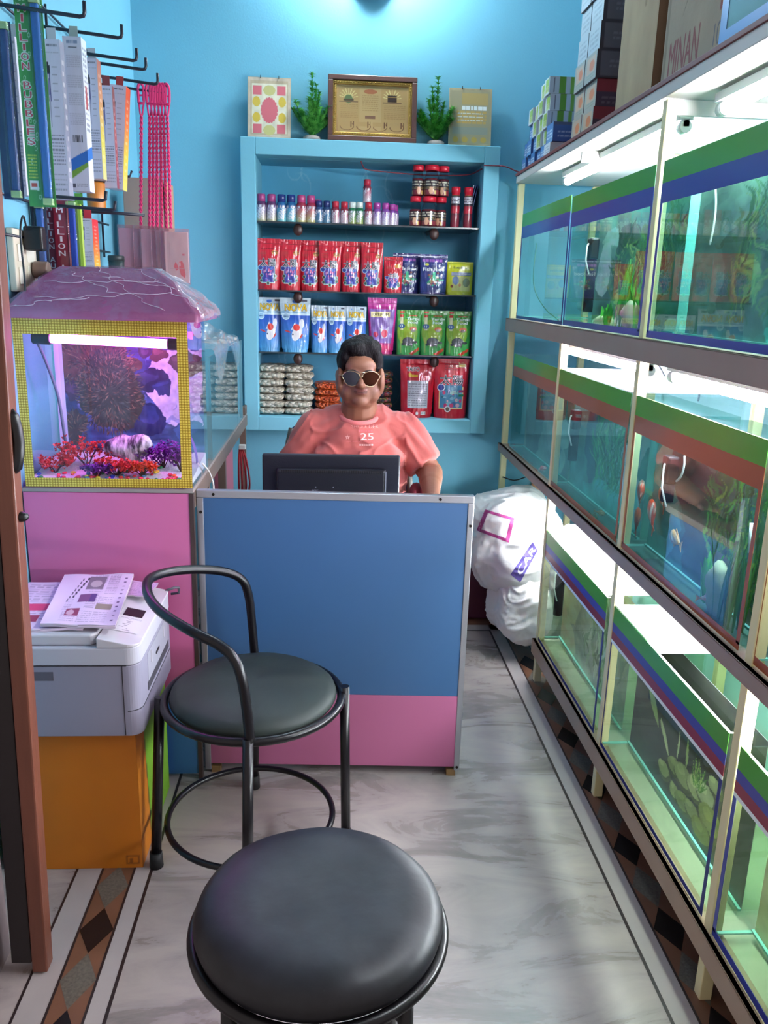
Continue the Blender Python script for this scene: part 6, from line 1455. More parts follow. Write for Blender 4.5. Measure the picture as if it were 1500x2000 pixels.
for x in (-.045, .012):
    b = MB(); b.cyl((x, my-.0235, .888), (x, my-.021, .888), .0025, 8); b.build('screw', mat('strip_grey'), mo)
b = MB(); b.box(-.03, .035, my-.005, my+.02, .789, .83); b.build('stand_neck', BK, mo, bevel=.004)
b = MB(); b.lathe([(.10, .0005), (.10, .006), (.03, .010)], (.005, my+.01, .786), 32); b.build('stand_base', BK, mo)

# ================================================================ round chair with a hoop arm
BLK = mat('black_tube_paint', '#0d0b10', .32, spec=.38, coat=.05); VIN = mat('green_black_vinyl', '#2a322f', .55, var=.4, vscale=6, bump=.25, bscale=18, spec=.3)
ch = thing('armed_chair', 'black round-seated tubular chair with a single curved arm hoop', 'chair', (-.195, 1.99, 0))
cc_ = Vector((-.195, 1.992, 0)); SR = .232; SZ = .455
b = MB(); b.tube([(cc_.x+SR*math.cos(2*PI*k/48), cc_.y+SR*math.sin(2*PI*k/48), SZ) for k in range(48)], .0115, 10, closed=True); b.build('seat_ring', BLK, ch)
b = MB(); prof = [(0.02, -.004), (.19, -.004), (.215, .0), (.2195, .010), (.214, .024), (.195, .036), (.15, .043), (.08, .045), (.012, .044)]
def pad(b, c, prof, z, seed, amp=.004):
    n = 56; V = []
    for r, dz in prof:
        for k in range(n):
            a = 2*PI*k/n; w_ = amp*mnoise.noise(Vector((r*12*math.cos(a), r*12*math.sin(a), seed)))
            V.append((c.x+r*math.cos(a), c.y+r*math.sin(a), z+dz+(w_ if dz > .01 else 0)))
    Fc = [(i*n+k, i*n+(k+1) % n, (i+1)*n+(k+1) % n, (i+1)*n+k) for i in range(len(prof)-1) for k in range(n)]
    Fc += [tuple(range(n))[::-1], tuple((len(prof)-1)*n+q for q in range(n))]; b.add(V, Fc, 0, sm=True); return b
pad(b, cc_, prof, SZ, 2); b.build('seat', VIN, ch)
LR = .0135
for nm, (tx, ty, tz), (fx, fy) in (('l', (-.438, 1.975, .462), (-.452, 1.905)), ('r', (.045, 2.005, .476), (.055, 1.985)), ('f', (-.187, 1.752, .470), (-.190, 1.700)), ('b', (-.210, 2.235, .462), (-.225, 2.262))):
    b = MB(); b.tube([(fx, fy, .03), (tx, ty, tz)], LR, 12); lg = b.build('leg', BLK, ch)
    b = MB(); b.tube([(fx, fy, .001), (fx, fy, .045)], [.0185, .0165], 12); b.build('rubber_foot', mat('rubber_black', '#101012', .7), lg)
b = MB(); b.tube([(-.205+.222*math.cos(2*PI*k/48), 1.965+.222*math.sin(2*PI*k/48), .115) for k in range(48)], .0085, 8, closed=True); b.build('foot_ring', BLK, ch)
HP = [(488, 1440, 1.752), (482, 1385, 1.752), (472, 1325, 1.755), (456, 1285, 1.765), (425, 1258, 1.785), (380, 1236, 1.81), (332, 1208, 1.855), (300, 1180, 1.905), (287, 1152, 1.965), (294, 1130, 2.03), (330, 1117, 2.10), (385, 1112, 2.16), (440, 1117, 2.20), (473, 1133, 2.22), (486, 1165, 2.232), (492, 1215, 2.235), (497, 1275, 2.235), (499, 1320, 2.235)]
P = [oy(*h_) for h_ in HP]; P[0].z = .462; P[-1].z = min(P[-1].z, .46)
b = MB(); b.tube(catmull(P, 6), .0125, 12); b.build('arm_hoop', BLK, ch)
for (tx, ty) in ((-.432, 1.975), (.038, 2.0)):
    b = MB(); b.cyl((tx, ty, .456), (tx+(.012 if tx < 0 else -.012), ty, .456), .007, 8); b.build('weld_stub', BLK, ch)

# ================================================================ the near stool
st = thing('round_stool', 'black round padded stool nearest the camera, cut off by the lower edge', 'stool', (-.010, 1.125, 0))
sc_ = Vector((-.010, 1.152, 0)); VB = mat('black_vinyl', '#26282e', .46, col2='#141419', vscale=7, vdetail=5, bump=.35, bscale=16, spec=.4)
prof = [(.02, -.018), (.15, -.018), (.188, -.012), (.203, .004), (.207, .020), (.201, .036), (.184, .049), (.15, .056), (.10, .055), (.05, .052), (.01, .051)]
b = pad(MB(), sc_, prof, .478, 7, .0035); b.build('seat', VB, st)
b = MB(); b.tube([(sc_.x+.207*math.cos(2*PI*k/56), sc_.y+.207*math.sin(2*PI*k/56), .470) for k in range(56)], .0105, 10, closed=True); b.build('seat_ring', BLK, st)
for k in range(4):
    a = PI/4+PI/2*k; ca, sa = math.cos(a), math.sin(a)
    b = MB(); b.tube([(sc_.x+.19*ca, sc_.y+.19*sa, .470), (sc_.x+.20*ca, sc_.y+.20*sa, .03)], .0125, 12); lg = b.build('leg', BLK, st)
    b = MB(); b.tube([(sc_.x+.20*ca, sc_.y+.20*sa, .001), (sc_.x+.20*ca, sc_.y+.20*sa, .04)], [.017, .0155], 12); b.build('rubber_foot', mat('rubber_black'), lg)
b = MB(); b.tube([(sc_.x+.193*math.cos(2*PI*k/48), sc_.y+.193*math.sin(2*PI*k/48), .15) for k in range(48)], .0085, 8, closed=True); b.build('foot_ring', BLK, st)

# ================================================================ white sacks in the far right bay
SK = painted('sack_cloth', .75, bump=.5, bscale=30, sheen=.2)
def sack(name, label, cat, c, r, seed, crump=.03, decal=None, flat=0, pw=.75):
    b = MB(); nu, nv = 90, 60; c = Vector(c)
    def g(u, v):
        a = 2*PI*u; t_ = PI*(v-.5); f = lambda q: math.copysign(abs(q)**pw, q)
        p = Vector((r[0]*f(math.cos(t_))*f(math.cos(a)), r[1]*f(math.cos(t_))*f(math.sin(a)), r[2]*f(math.sin(t_))))
        n1 = mnoise.noise(p*6+Vector((seed, 0, 0))); n2 = abs(mnoise.noise(p*15+Vector((0, seed, 0)))); n3 = abs(mnoise.noise(Vector((p.x*40, p.y*40, p.z*12+seed))))
        d_ = p.normalized(); w1 = mnoise.noise(p*5+Vector((9, seed, 0))); n4 = abs(mnoise.noise(Vector((p.x*9+w1*2, p.y*9, p.z*22+w1*3+seed)))); q = p+d_*(crump*n1*1.2-.012*n2-.014*min(n4*2, .5)-.004*n3)
        q = c+q; q.z = max(q.z, flat)
        return q
    b.grid(g, 130, 90, Cv(2, 2, '#e6e2e0')); b.M = [0]*len(b.F)
    o = b.build(name, SK, loc=c); return tag(o, label, cat, 'white sacks in the corner')
s1 = sack('sack', 'big white sack with a pink square print, bulging beyond the counter', 'sack', (.815, 3.46, .455), (.215, .30, .215), 3, .035)
s2 = sack('sack', 'crumpled white sack with a purple lettered band below the big sack', 'sack', (.855, 3.28, .235), (.15, .17, .17), 8, .04, flat=.035)
s3 = sack('sack', 'white sack tucked far back under the rack beside the big one', 'sack', (1.03, 3.25, .40), (.15, .22, .17), 12, .035)
def project_patch(obj, px0, py0, px1, py1, cv, up, name, mt, parent, mask=None, skew=None):
    """a printed patch following the surface of obj, seen where the photo shows it"""
    from mathutils.bvhtree import BVHTree
    dg = bpy.context.evaluated_depsgraph_get(); dg.update(); bvh = BVHTree.FromObject(obj, dg); mw = obj.matrix_world.copy()
    bpy.context.view_layer.update(); mw = obj.matrix_world.copy(); inv = mw.inverted()
    W, Hh = cv.w, cv.h; V = {}; cols = []; vs = []; idx = {}
    for j in range(Hh):
        for i in range(W):
            u, v = i/(W-1), j/(Hh-1)
            if skew: px, py = skew(u, v)
            else: px, py = px0+(px1-px0)*u, py1+(py0-py1)*v
            d_ = (_fw+_rt*((px-750)/F)-_up*((py-1000)/F)).normalized()
            hit, nrm, fi, dist = bvh.ray_cast(inv @ CAMP, (inv.to_3x3() @ d_).normalized())
            if hit is None: continue
            if nrm.dot(inv.to_3x3() @ d_) > 0: nrm = -nrm
            idx[(i, j)] = len(vs); vs.append(mw @ (hit+nrm*up)); cols.append(tuple(cv.a[j, i]))
    fs = []
    for j in range(Hh-1):
        for i in range(W-1):
            q = [(i, j), (i+1, j), (i+1, j+1), (i, j+1)]
            if all(k in idx for k in q) and (mask is None or mask[j, i]):
                P_ = [vs[idx[k]] for k in q]
                if max((P_[0]-P_[2]).length, (P_[1]-P_[3]).length) < .03: fs.append(tuple(idx[k] for k in q))
    if not fs: return None
    b = MB(); b.add(vs, fs, 0, cols, True)
    return b.build(name, mt, parent)
bpy.context.view_layer.update()
c = Cv(44, 44, '#e8e0e4'); c.rect(0, 0, 1, 1, '#a03a78'); c.rect(.14, .14, .86, .86, '#f0e8ee'); 
def sk(u, v):      # tilted square
    ax_, ay_ = 948, 995; bx_, by_ = 1005, 1012; cx__, cy__ = 931, 1036; dx_, dy_ = 994, 1060
    x = (cx__*(1-u)+dx_*u)*(1-v)+(ax_*(1-u)+bx_*u)*v; y = (cy__*(1-u)+dy_*u)*(1-v)+(ay_*(1-u)+by_*u)*v; return x, y
mk = (c.X < .14) | (c.X > .86) | (c.Y < .14) | (c.Y > .86)
project_patch(s1, 0, 0, 0, 0, c, .0012, 'pink_print', painted('sack_print', .7), s1, mk, sk)
c = Cv(60, 36, '#5a4a94'); c.noise(4, .12, 3); c.text('CAR', .16, .2, .78, .55, '#ece8f4', bold=.03)
def sk2(u, v):
    A = (997, 1122); B = (1040, 1058); C_ = (1050, 1075); D = (1016, 1137)
    x = (D[0]*(1-u)+C_[0]*u)*(1-v)+(A[0]*(1-u)+B[0]*u)*v; y = (D[1]*(1-u)+C_[1]*u)*(1-v)+(A[1]*(1-u)+B[1]*u)*v; return x, y
mk2 = np.ones((c.h, c.w), bool)
project_patch(s1 if True else s2, 0, 0, 0, 0, c, .0015, 'purple_band', painted('sack_print'), s1, mk2, sk2)
bpy.context.view_layer.update()
b = MB(); b.box(.36, .815, 3.62, 3.97, .001, .30); tag(b.build('storage_box', mat('maroon_box', '#5f2038', .45, var=.25, vscale=6), bevel=.01), 'dark maroon storage box on the floor behind the white sacks', 'box')
pl = MB(); pa = oy(1030, 980, 3.93); pl.add([(pa.x-.02, 3.93, .40), (pa.x+.03, 3.93, .40), (pa.x+.095, 3.93, .72), (pa.x+.045, 3.93, .72), (pa.x-.02, 3.95, .40), (pa.x+.03, 3.95, .40), (pa.x+.095, 3.95, .72), (pa.x+.045, 3.95, .72)], [(0, 1, 2, 3), (7, 6, 5, 4), (0, 4, 5, 1), (1, 5, 6, 2), (2, 6, 7, 3), (3, 7, 4, 0)])
tag(pl.build('wooden_plank', mat('plank_brown', '#a8683c', .5, var=.15), loc=(pa.x, 3.94, .4)), 'short brown plank leaning on the back wall above the sacks', 'plank')

# ================================================================ cartons and tanks on top of the rack
TZ = 2.0305
BP = painted('box_print', .42, coat=.15)
def pbox(label, x0, x1, y0, y1, z0, z1, fcv, scv, basec, group, name='pump_box', rz=0):
    """small printed carton; long side faces the room (-x), end faces the camera (-y)"""
    b = MB(); b.color(basec); b.box(x0, x1, y0, y1, z0, z1); b.C = [b.c]*len(b.V)
    if scv is not None: rect_obj(b, (x0-.0005, y1, z0), (0, y0-y1, 0), (0, 0, z1-z0), scv)
    if fcv is not None: rect_obj(b, (x0, y0-.0005, z0), (x1-x0, 0, 0), (0, 0, z1-z0), fcv)
    o = b.build(name, BP, loc=((x0+x1)/2, (y0+y1)/2, z0)); o.rotation_euler = (0, 0, rz); return tag(o, label, 'box', group)
def cvside(a, kind):
    c = Cv(22, 30, a)
    if kind == 'green': c.rect(.25, .15, .8, .9, '#b8c878'); c.rect(.25, .5, .8, .9, '#8fb04a'); c.rect(.8, .1, .9, .95, '#2a3a2a'); c.lines(.3, .2, .75, .45, 3, '#5a6a5a', .6)
    if kind == 'blue': c.grad('#6f9ac8', '#4a7ab8'); c.lines(.15, .2, .85, .7, 3, '#dfe8f2', .8, .6); c.rect(0, 0, .08, 1, '#2a3a7a')
    if kind == 'gray': c.lines(.2, .15, .8, .85, 4, '#8a92a0', .6)
    if kind == 'orange': c.rect(.2, .3, .85, .85, '#c8a890'); c.ell(.6, .55, .2, .2, '#d87a4a'); c.lines(.2, .1, .8, .3, 2, '#7a8a6a', .6)
    return c
def cvend(a, kind):
    c = Cv(60, 24, a)
    if kind == 'green': c.rect(.18, 0, .30, 1, '#6a9f3a'); c.rect(.38, 0, .45, 1, '#7fae4a'); c.rect(.08, .1, .10, .9, '#5a5a6a'); c.rect(.55, .1, .56, .9, '#7a7a8a')
    if kind == 'blue': c.grad('#3a5a9a', '#4a70b0'); c.rect(0, .85, 1, 1, '#5a6a8a'); c.lines(.1, .2, .5, .6, 2, '#cfd8e8', .6)
    if kind == 'dark': c.rect(.06, .1, .94, .9, '#5f606e'); c.rect(.06, .9, 1, 1, '#3a3a46'); c.lines(.2, .3, .7, .7, 2, '#8a8a98', .5)
    if kind == 'red': c.rect(0, .55, 1, 1, '#8a3040'); c.rect(0, 0, 1, .55, '#4a3a50'); c.lines(.1, .1, .8, .4, 2, '#8a8090', .5)
    return c
GA = 'small pump boxes stacked at the far end of the rack top'
# columns from the back wall forward: (y0,y1,[(kind)...])
cols_ = [(3.85, 3.925, ['blue', 'blue']), (3.765, 3.845, ['blue', 'blue', 'blue', 'green']), (3.685, 3.76, ['blue', 'blue', 'green', 'green']), (3.595, 3.68, ['blue', 'green', 'green', 'green', 'green']), (3.51, 3.59, ['blue', 'green', 'green', 'greenL', 'greenL'])]
hh = .062; n = 0
for ci, (y0, y1, ks) in enumerate(cols_):
    for k, kd in enumerate(ks):
        base = '#c4ccd4' if 'green' in kd else '#5a80b8'; kk = 'green' if 'green' in kd else 'blue'
        pbox('small %s pump box, %s up in the %s column from the back wall' % ('white and green' if kk == 'green' else 'light blue', ORD[k], ORD[ci]), XF+.02+.008*((k+ci) % 2), XF+.24, y0, y1-.002, TZ+hh*k, TZ+hh*(k+1)-.001, cvend(base, kk), cvside(base, kk), base, GA); n += 1
pbox('dark blue box at the near foot of the small pump boxes', XF+.02, XF+.22, 3.40, 3.505, TZ+.055, TZ+.125, cvend('#3a5a9a', 'blue'), cvside('#5a80b8', 'blue'), '#3a5a9a', GA)
pbox('white box under the dark blue box on the rack top', XF+.015, XF+.22, 3.41, 3.505, TZ, TZ+.054, cvend('#c8ccd4', 'none'), cvside('#d8dde2', 'gray'), '#c8ccd4', GA)
GD = 'dark grey boxes in the tall stack on the rack'
zz = TZ
tall = [('red', 'orange', .085), ('red', 'orange', .085), ('dark', 'orange', .085), ('dark', 'gray', .085), ('dark', 'gray', .088), ('dark', 'gray', .088), ('dark', 'gray', .088), ('dark', 'gray', .088)]
for k, (e_, s_, h_) in enumerate(tall):
    for q, (y0, y1) in enumerate(((2.92, 3.05), (3.055, 3.17)) if k < 7 else ((2.92, 3.05),)):
        sh = [0, .006, -.004, .003, .008, 0, .004, -.003][k]
        pbox('%s box, %s from the bottom in the %s tall stack' % ('dark red and grey' if e_ == 'red' else 'charcoal grey', ORD[k], ['nearer', 'farther'][q]), XF+.03+sh, XF+.25, y0+sh+.0, y1-.002+sh, zz, zz+h_-.001, cvend('#3a3a46', e_), cvside('#b8c0c8' if s_ == 'gray' else '#a8a49c', s_), '#4a4a56' if e_ == 'dark' else '#6a3040', GD)
    zz += h_
def carton(label, x0, x1, y0, y1, h, scv, base, name='cardboard_box'):
    b = MB(); b.color(base); b.box(x0, x1, y0, y1, TZ, TZ+h); b.C = [b.c]*len(b.V)
    rect_obj(b, (x0-.0006, y1, TZ), (0, y0-y1, 0), (0, 0, h), scv)
    o = b.build(name, painted('cardboard_print', .8, bump=.15), loc=((x0+x1)/2, (y0+y1)/2, TZ)); return tag(o, label, 'box', 'large cartons on the rack top')
c = Cv(60, 110, '#b49a76'); c.noise(4, .08, 5); c.rect(.62, .45, .66, 1, '#8a6f50', .6); c.rect(.72, .5, .74, 1, '#8a6f50', .6); c.rect(.54, .6, .56, 1, '#8a6f50', .5)
carton('plain brown carton standing beside the tall stack of dark boxes', XF+.02, XF+.33, 2.37, 2.66, .55, c, '#8a6f55')
c = Cv(160, 110, '#a8957e'); c.noise(4, .06, 6); c.text('MINAN', .12, .05, .5, .16, '#8a4a4a', bold=.03); c.rect(.02, 0, .06, 1, '#8a7a66'); c.text('10', .85, .06, .1, .1, '#5a5a6a'); c.rect(.90, .2, .96, .45, '#9a5a54'); c.line(.3, .3, .5, .5, .006, '#7a6a5a')
carton('wide brown carton with faded red lettering next to the blue-taped tank', XF+.03, XF+.33, 1.975, 2.33, .5, c, '#6a5648')
# small tank with blue tape at the top right corner
tb = thing('fish_tank', 'unused tank with blue taped edges at the top right corner', 'fish tank', (XF, 1.6, TZ))
x0, x1, y0, y1, z0, z1 = XF+.012, XF+.30, 1.30, 1.955, TZ+.0005, TZ+.36
for nm, a in (('front_pane', (x0, x0+.005, y0, y1, z0, z1)), ('back_pane', (x1-.005, x1, y0, y1, z0, z1)), ('side_pane', (x0+.005, x1-.005, y1-.005, y1, z0, z1)), ('side_pane', (x0+.005, x1-.005, y0, y0+.005, z0, z1)), ('bottom_pane', (x0+.005, x1-.005, y0+.005, y1-.005, z0, z0+.005))):
    MB().box(*a).build(nm, glassy('dusty_glass', '#d8e8e4', rough=.15, milky=.35, milkcol='#a8c4c0'), tb)
b = MB(); b.box(x0-.001, x0-.0002, y0, y1, z0, z0+.035); b.box(x0-.001, x0-.0002, y1-.032, y1, z0+.035, z1); b.box(x0-.001, x0-.0002, y0, y0+.03, z0+.035, z1); b.build('edge_tape', mat('tape_sky_blue', '#4a7fd0', .35, coat=.2), tb)
# ================================================================ the seated man
BX, BY = .105, 3.05
man = thing('person', 'seated person in salmon T-shirt and aviator sunglasses behind the monitor', 'person', (BX, BY, 0))
SKM = painted('skin', .5, bump=.08, bscale=220)
hc = Vector((.106, 2.985, 1.195))          # centre of the head
b = MB()
def E(c, r, rot=(0, 0, 0), nu=22, nv=14): b.ell(c, r, rot, nu, nv)
def Hh_(dx, dy, dz): return (hc.x+dx, hc.y+dy, hc.z+dz)
# skull, jaw, cheeks
E(Hh_(0, .025, .045), (.076, .094, .088)); E(Hh_(0, -.010, -.005), (.070, .080, .075)); E(Hh_(0, -.028, -.048), (.058, .056, .044))
E(Hh_(0, -.062, -.070), (.030, .026, .020)); E(Hh_(-.038, -.028, -.040), (.037, .044, .044)); E(Hh_(.038, -.028, -.040), (.037, .044, .044))
E(Hh_(0, -.008, -.078), (.054, .055, .028)); E(Hh_(0, -.052, .050), (.056, .030, .032))
# brow, nose, lips, ears
E(Hh_(-.028, -.074, .030), (.026, .012, .009)); E(Hh_(.028, -.074, .030), (.026, .012, .009))
b.caps(Hh_(0, -.079, .018), Hh_(0, -.100, -.010), .0075, .0125); E(Hh_(-.012, -.090, -.014), (.0085, .010, .007)); E(Hh_(.012, -.090, -.014), (.0085, .010, .007))
E(Hh_(0, -.0845, -.031), (.024, .010, .0052)); E(Hh_(0, -.083, -.0405), (.020, .010, .0062)); E(Hh_(0, -.074, -.036), (.030, .014, .022))
for s in (-1, 1): E(Hh_(s*.078, .016, .000), (.010, .019, .031), (0, s*.15, -s*.3)); E(Hh_(s*.073, -.02, -.005), (.016, .045, .05))
# neck and trunk
b.caps(Hh_(0, .022, -.06), (BX, 3.055, 1.03), .062, .074)
b.caps((BX-.06, 3.07, 1.0), (BX+.06, 3.07, 1.0), .066, .066); 
E((BX, 3.07, .94), (.150, .110, .12)); E((BX, 3.05, .80), (.160, .125, .16)); E((BX, 3.05, .62), (.175, .140, .13)); E((BX, 3.07, .54), (.19, .16, .10))
shL, shR = Vector((BX-.168, 3.06, .985)), Vector((BX+.168, 3.06, .985))
elL, elR = Vector((-.165, 3.04, .79)), Vector((.378, 3.00, .848))
wrL, wrR = Vector((-.07, 2.86, .822)), Vector((.352, 2.735, .816))
for sh, el, wr in ((shL, elL, wrL), (shR, elR, wrR)):
    b.caps(sh, el, .060, .046); b.caps(el, wr, .045, .028); E(el, (.047, .047, .047)); b.caps(el.lerp(wr, .12), el.lerp(wr, .45), .047, .040)
def hand(wr, d, side):
    d = d.normalized(); sd = Vector((d.y, -d.x, 0))*side
    pm = wr+d*.055+Vector((0, 0, -.004)); b.caps(wr, wr+d*.02, .026, .026); 
    for k in range(4):
        o = sd*(.027-.018*k); root = wr+d*.045+o*.7; kn = wr+d*(.088 if k else .084)+o; b.caps(wr+d*.015+o*.5, kn, .015, .0115, 10)
        ln = [.062, .070, .066, .050][k]; m1 = kn+d*ln*.5+Vector((0, 0, .003)); m2 = kn+d*ln*.85+Vector((0, 0, -.008)); m3 = kn+d*ln+Vector((0, 0, -.016))
        b.caps(kn, m1, .0098, .0086, 10); b.caps(m1, m2, .0086, .0078, 10); b.caps(m2, m3, .0078, .0068, 10)
    t0 = wr+d*.018+sd*.020; t1 = t0+(d*.7+sd*.75).normalized()*.042; t2 = t1+(d*.9+sd*.3).normalized()*.030; b.caps(t0, t1, .0135, .0105, 10); b.caps(t1, t2, .0105, .0085, 10)
hand(wrL, Vector((.35, -1, -.06)), 1); hand(wrR, Vector((-.30, -1, -.06)), -1)
# legs under the desk
for s in (-1, 1):
    hip = Vector((BX+s*.10, 3.03, .53)); kn = Vector((BX+s*.14, 2.62, .52)); an = Vector((BX+s*.13, 2.66, .10))
    b.caps(hip, kn, .088, .062); b.caps(kn, an, .060, .040); b.caps(an, an+Vector((0, -.13, -.055)), .038, .030)
body = b.build('body', SKM, man)
remesh(body, .0042, 5, .5)
def skin(P):
    A = np.tile(npx('#80543e'), (len(P), 1)); q = P+np.array([BX, BY, 0])-np.array(hc)
    n = np.array([mnoise.noise(Vector(p)*9) for p in P])[:, None]; A = A*(1+.06*n)
    lip = (((q[:, 0])/.024)**2+((q[:, 2]+.0365)/.0115)**2 < 1) & (q[:, 1] < -.066); A[lip] = npx('#6e3c34')
    ml = (np.abs(q[:, 0]) < .023) & (np.abs(q[:, 2]+.0362-.02*q[:, 0]**2/.023) < .0021) & (q[:, 1] < -.062); A[ml] = npx('#3f2420')
    for s in (-1, 1):
        br = (((q[:, 0]-s*.030)/.025)**2+((q[:, 2]-.036+.25*np.abs(q[:, 0]-s*.030))/.0055)**2 < 1) & (q[:, 1] < -.05); A[br] = npx('#1e1414')
    beard = (q[:, 2] < -.035) & (q[:, 2] > -.11) & (q[:, 1] < .02) & ~lip & ~ml; A[beard] = A[beard]*.93+npx('#5a4038')*.07
    mus = (np.abs(q[:, 0]) < .026) & (q[:, 2] > -.027) & (q[:, 2] < -.019) & (q[:, 1] < -.07); A[mus] = A[mus]*.8+npx('#4a3028')*.2
    return A.clip(0, 1)
vcolor(body, skin)
# T-shirt
SHM = painted('salmon_cotton', .85, bump=.12, bscale=90, sheen=.25)
b = MB()
b.caps((BX-.070, 3.068, 1.005), (BX+.070, 3.068, 1.005), .088, .088, 20)
E((BX, 3.066, .93), (.178, .138, .15), nu=30, nv=20); E((BX, 3.040, .82), (.186, .158, .18), nu=30, nv=20); E((BX, 3.045, .64), (.208, .170, .17), nu=30, nv=20)
E((BX-.07, 2.995, .90), (.10, .075, .075)); E((BX+.07, 2.995, .90), (.10, .075, .075))
for sh, el in ((shL, elL), (shR, elR)):
    d_ = (el-sh); 
    b.caps(sh-d_.normalized()*.01, sh+d_*.55, .074, .070, 20); b.tube([sh+d_*.15, sh+d_*.74, sh+d_*.80], [.072, .070, .067], 26)
    b.caps(sh+Vector((-.06 if sh.x > BX else .06, .0, .012)), sh, .075, .073, 18)
shirt = b.build('t_shirt', SHM, man)
remesh(shirt, .0048, 8, .55)
# cloth folds: pull creases into the mesh
me = shirt.data; nv_ = len(me.vertices); P = np.empty(nv_*3); me.vertices.foreach_get('co', P); P = P.reshape(-1, 3); N = np.empty(nv_*3)
me.vertex_normals.foreach_get('vector', N); N = N.reshape(-1, 3); Q = P.copy()
for i in range(nv_):
    x, y, z = P[i]; arm = abs(x) > .175
    if arm: s_ = 1 if x > 0 else -1; w_ = .0085*mnoise.noise(Vector((x*10+z*9*s_, y*9, z*24+x*26*s_)))+.003*mnoise.noise(Vector((x*30, y*12, z*30)))
    else: w_ = .0085*mnoise.noise(Vector((x*7, y*4, z*26+abs(x)*10)))+.0035*mnoise.noise(Vector((x*26+z*8, y*8, z*18)))
    rg = 1-abs(mnoise.noise(Vector(((x*5+z*4*(1 if x > 0 else -1))*1.6, y*3, (z*15+abs(x)*(22 if arm else -7))))))*3.2
    w_ += .0075*max(0, rg)**2
    # stretched creases from armpits
    w_ += .006*math.sin((z-.95)*90+abs(x)*70)*math.exp(-((abs(x)-.15)/.05)**2)*math.exp(-((z-.93)/.07)**2)
    Q[i] = P[i]+N[i]*w_
me.vertices.foreach_set('co', Q.ravel()); me.update()
vcolor(shirt, lambda P: np.tile(npx('#b85d55'), (len(P), 1))*(1+.03*np.array([mnoise.noise(Vector(p)*5) for p in P])[:, None]).clip(0, 1.2))
b = MB(); nk = Vector((BX+.001, 3.030, 1.062)); pts = []
for k in range(40):
    a = 2*PI*k/40; pts.append((nk.x+.072*math.cos(a), nk.y+.066*math.sin(a)-.004, nk.z+.012*math.sin(a)+(-.012 if math.sin(a) < 0 else 0)*abs(math.sin(a))))
b.color('#d87470'); b.tube(pts, .0085, 10, closed=True); b.build('collar', SHM, man)
bpy.context.view_layer.update()
c = Cv(110, 64, '#b85d55'); c.text('25', .42, .28, .30, .30, '#f2c8c0', bold=.05); c.text('SHOULDER', .22, .80, .62, .14, '#eaa8a0', bold=.01); c.lines(.38, .62, .7, .74, 1, '#c86468', 1, .8); c.lines(.1, .12, .9, .26, 2, '#c86a6a', .9, .6); c.lines(.4, .02, .72, .12, 1, '#f0c4bc', 1, .8)
for k in range(5): a = PI/2+2*PI*k/5; c.poly([(.13+.07*math.cos(a), .4+.12*math.sin(a)), (.13+.02*math.cos(a+.9), .4+.035*math.sin(a+.9)), (.13+.02*math.cos(a-.9), .4+.035*math.sin(a-.9))], '#f0bcb4')
mk = np.abs(c.a-npx('#b85d55')).sum(2) > .02
project_patch(shirt, 668, 828, 752, 872, c, .0012, 'shirt_print', painted('shirt_print_ink', .8), man, mk)
# trousers
b = MB(); E((BX, 3.07, .545), (.205, .172, .105))
for s in (-1, 1):
    hip = Vector((BX+s*.10, 3.03, .53)); kn = Vector((BX+s*.14, 2.62, .52)); an = Vector((BX+s*.13, 2.66, .12)); b.caps(hip, kn, .098, .074); b.caps(kn, an, .072, .056)
tr_ = b.build('trousers', mat('denim', '#26304a', .8, bump=.2, bscale=150), man); remesh(tr_, .009, 6)
for s in (-1, 1):
    b = MB(); b.caps((BX+s*.13, 2.66, .045), (BX+s*.13, 2.52, .035), .042, .034); o = b.build('shoe', mat('shoe_black', '#17161a', .4), man)
# hair
b = MB(); rs = random.Random(5)
b2 = b
def hairE(c, r, rot=(0, 0, 0)): b.ell(Hh_(*c), r, rot, 20, 12)
hairE((0, .036, .064), (.084, .092, .084)); hairE((.006, .012, .092), (.066, .07, .066)); hairE((0, .050, .02), (.080, .080, .08)); hairE((-.010, -.016, .112), (.062, .052, .034), (.15, 0, .1)); hairE((.030, -.008, .110), (.045, .052, .034))
hairE((-.062, .0, .055), (.020, .045, .050)); hairE((.062, .0, .055), (.020, .045, .050)); hairE((-.070, -.012, .025), (.008, .018, .035)); hairE((.070, -.012, .025), (.008, .018, .035))
hairE((.058, -.030, .082), (.018, .022, .028)); hairE((-.056, -.030, .082), (.018, .022, .028))
hair = b.build('hair', mat('black_hair', '#0d090b', .62, bump=1.0, bscale=220, spec=.18, stretch=(1, 1, .25)), man)
remesh(hair, .0045, 3, .5)
me = hair.data; nv_ = len(me.vertices); P = np.empty(nv_*3); me.vertices.foreach_get('co', P); P = P.reshape(-1, 3); N = np.empty(nv_*3); me.vertex_normals.foreach_get('vector', N); N = N.reshape(-1, 3)
for i in range(nv_):
    q = P[i]; an = math.atan2(q[1]-.0, q[0]); P[i] += N[i]*(.0045*mnoise.noise(Vector((q[0]*60, q[1]*60, q[2]*18)))+.004*mnoise.noise(Vector((an*5, q[2]*14, 3))))
me.vertices.foreach_set('co', P.ravel()); me.update()
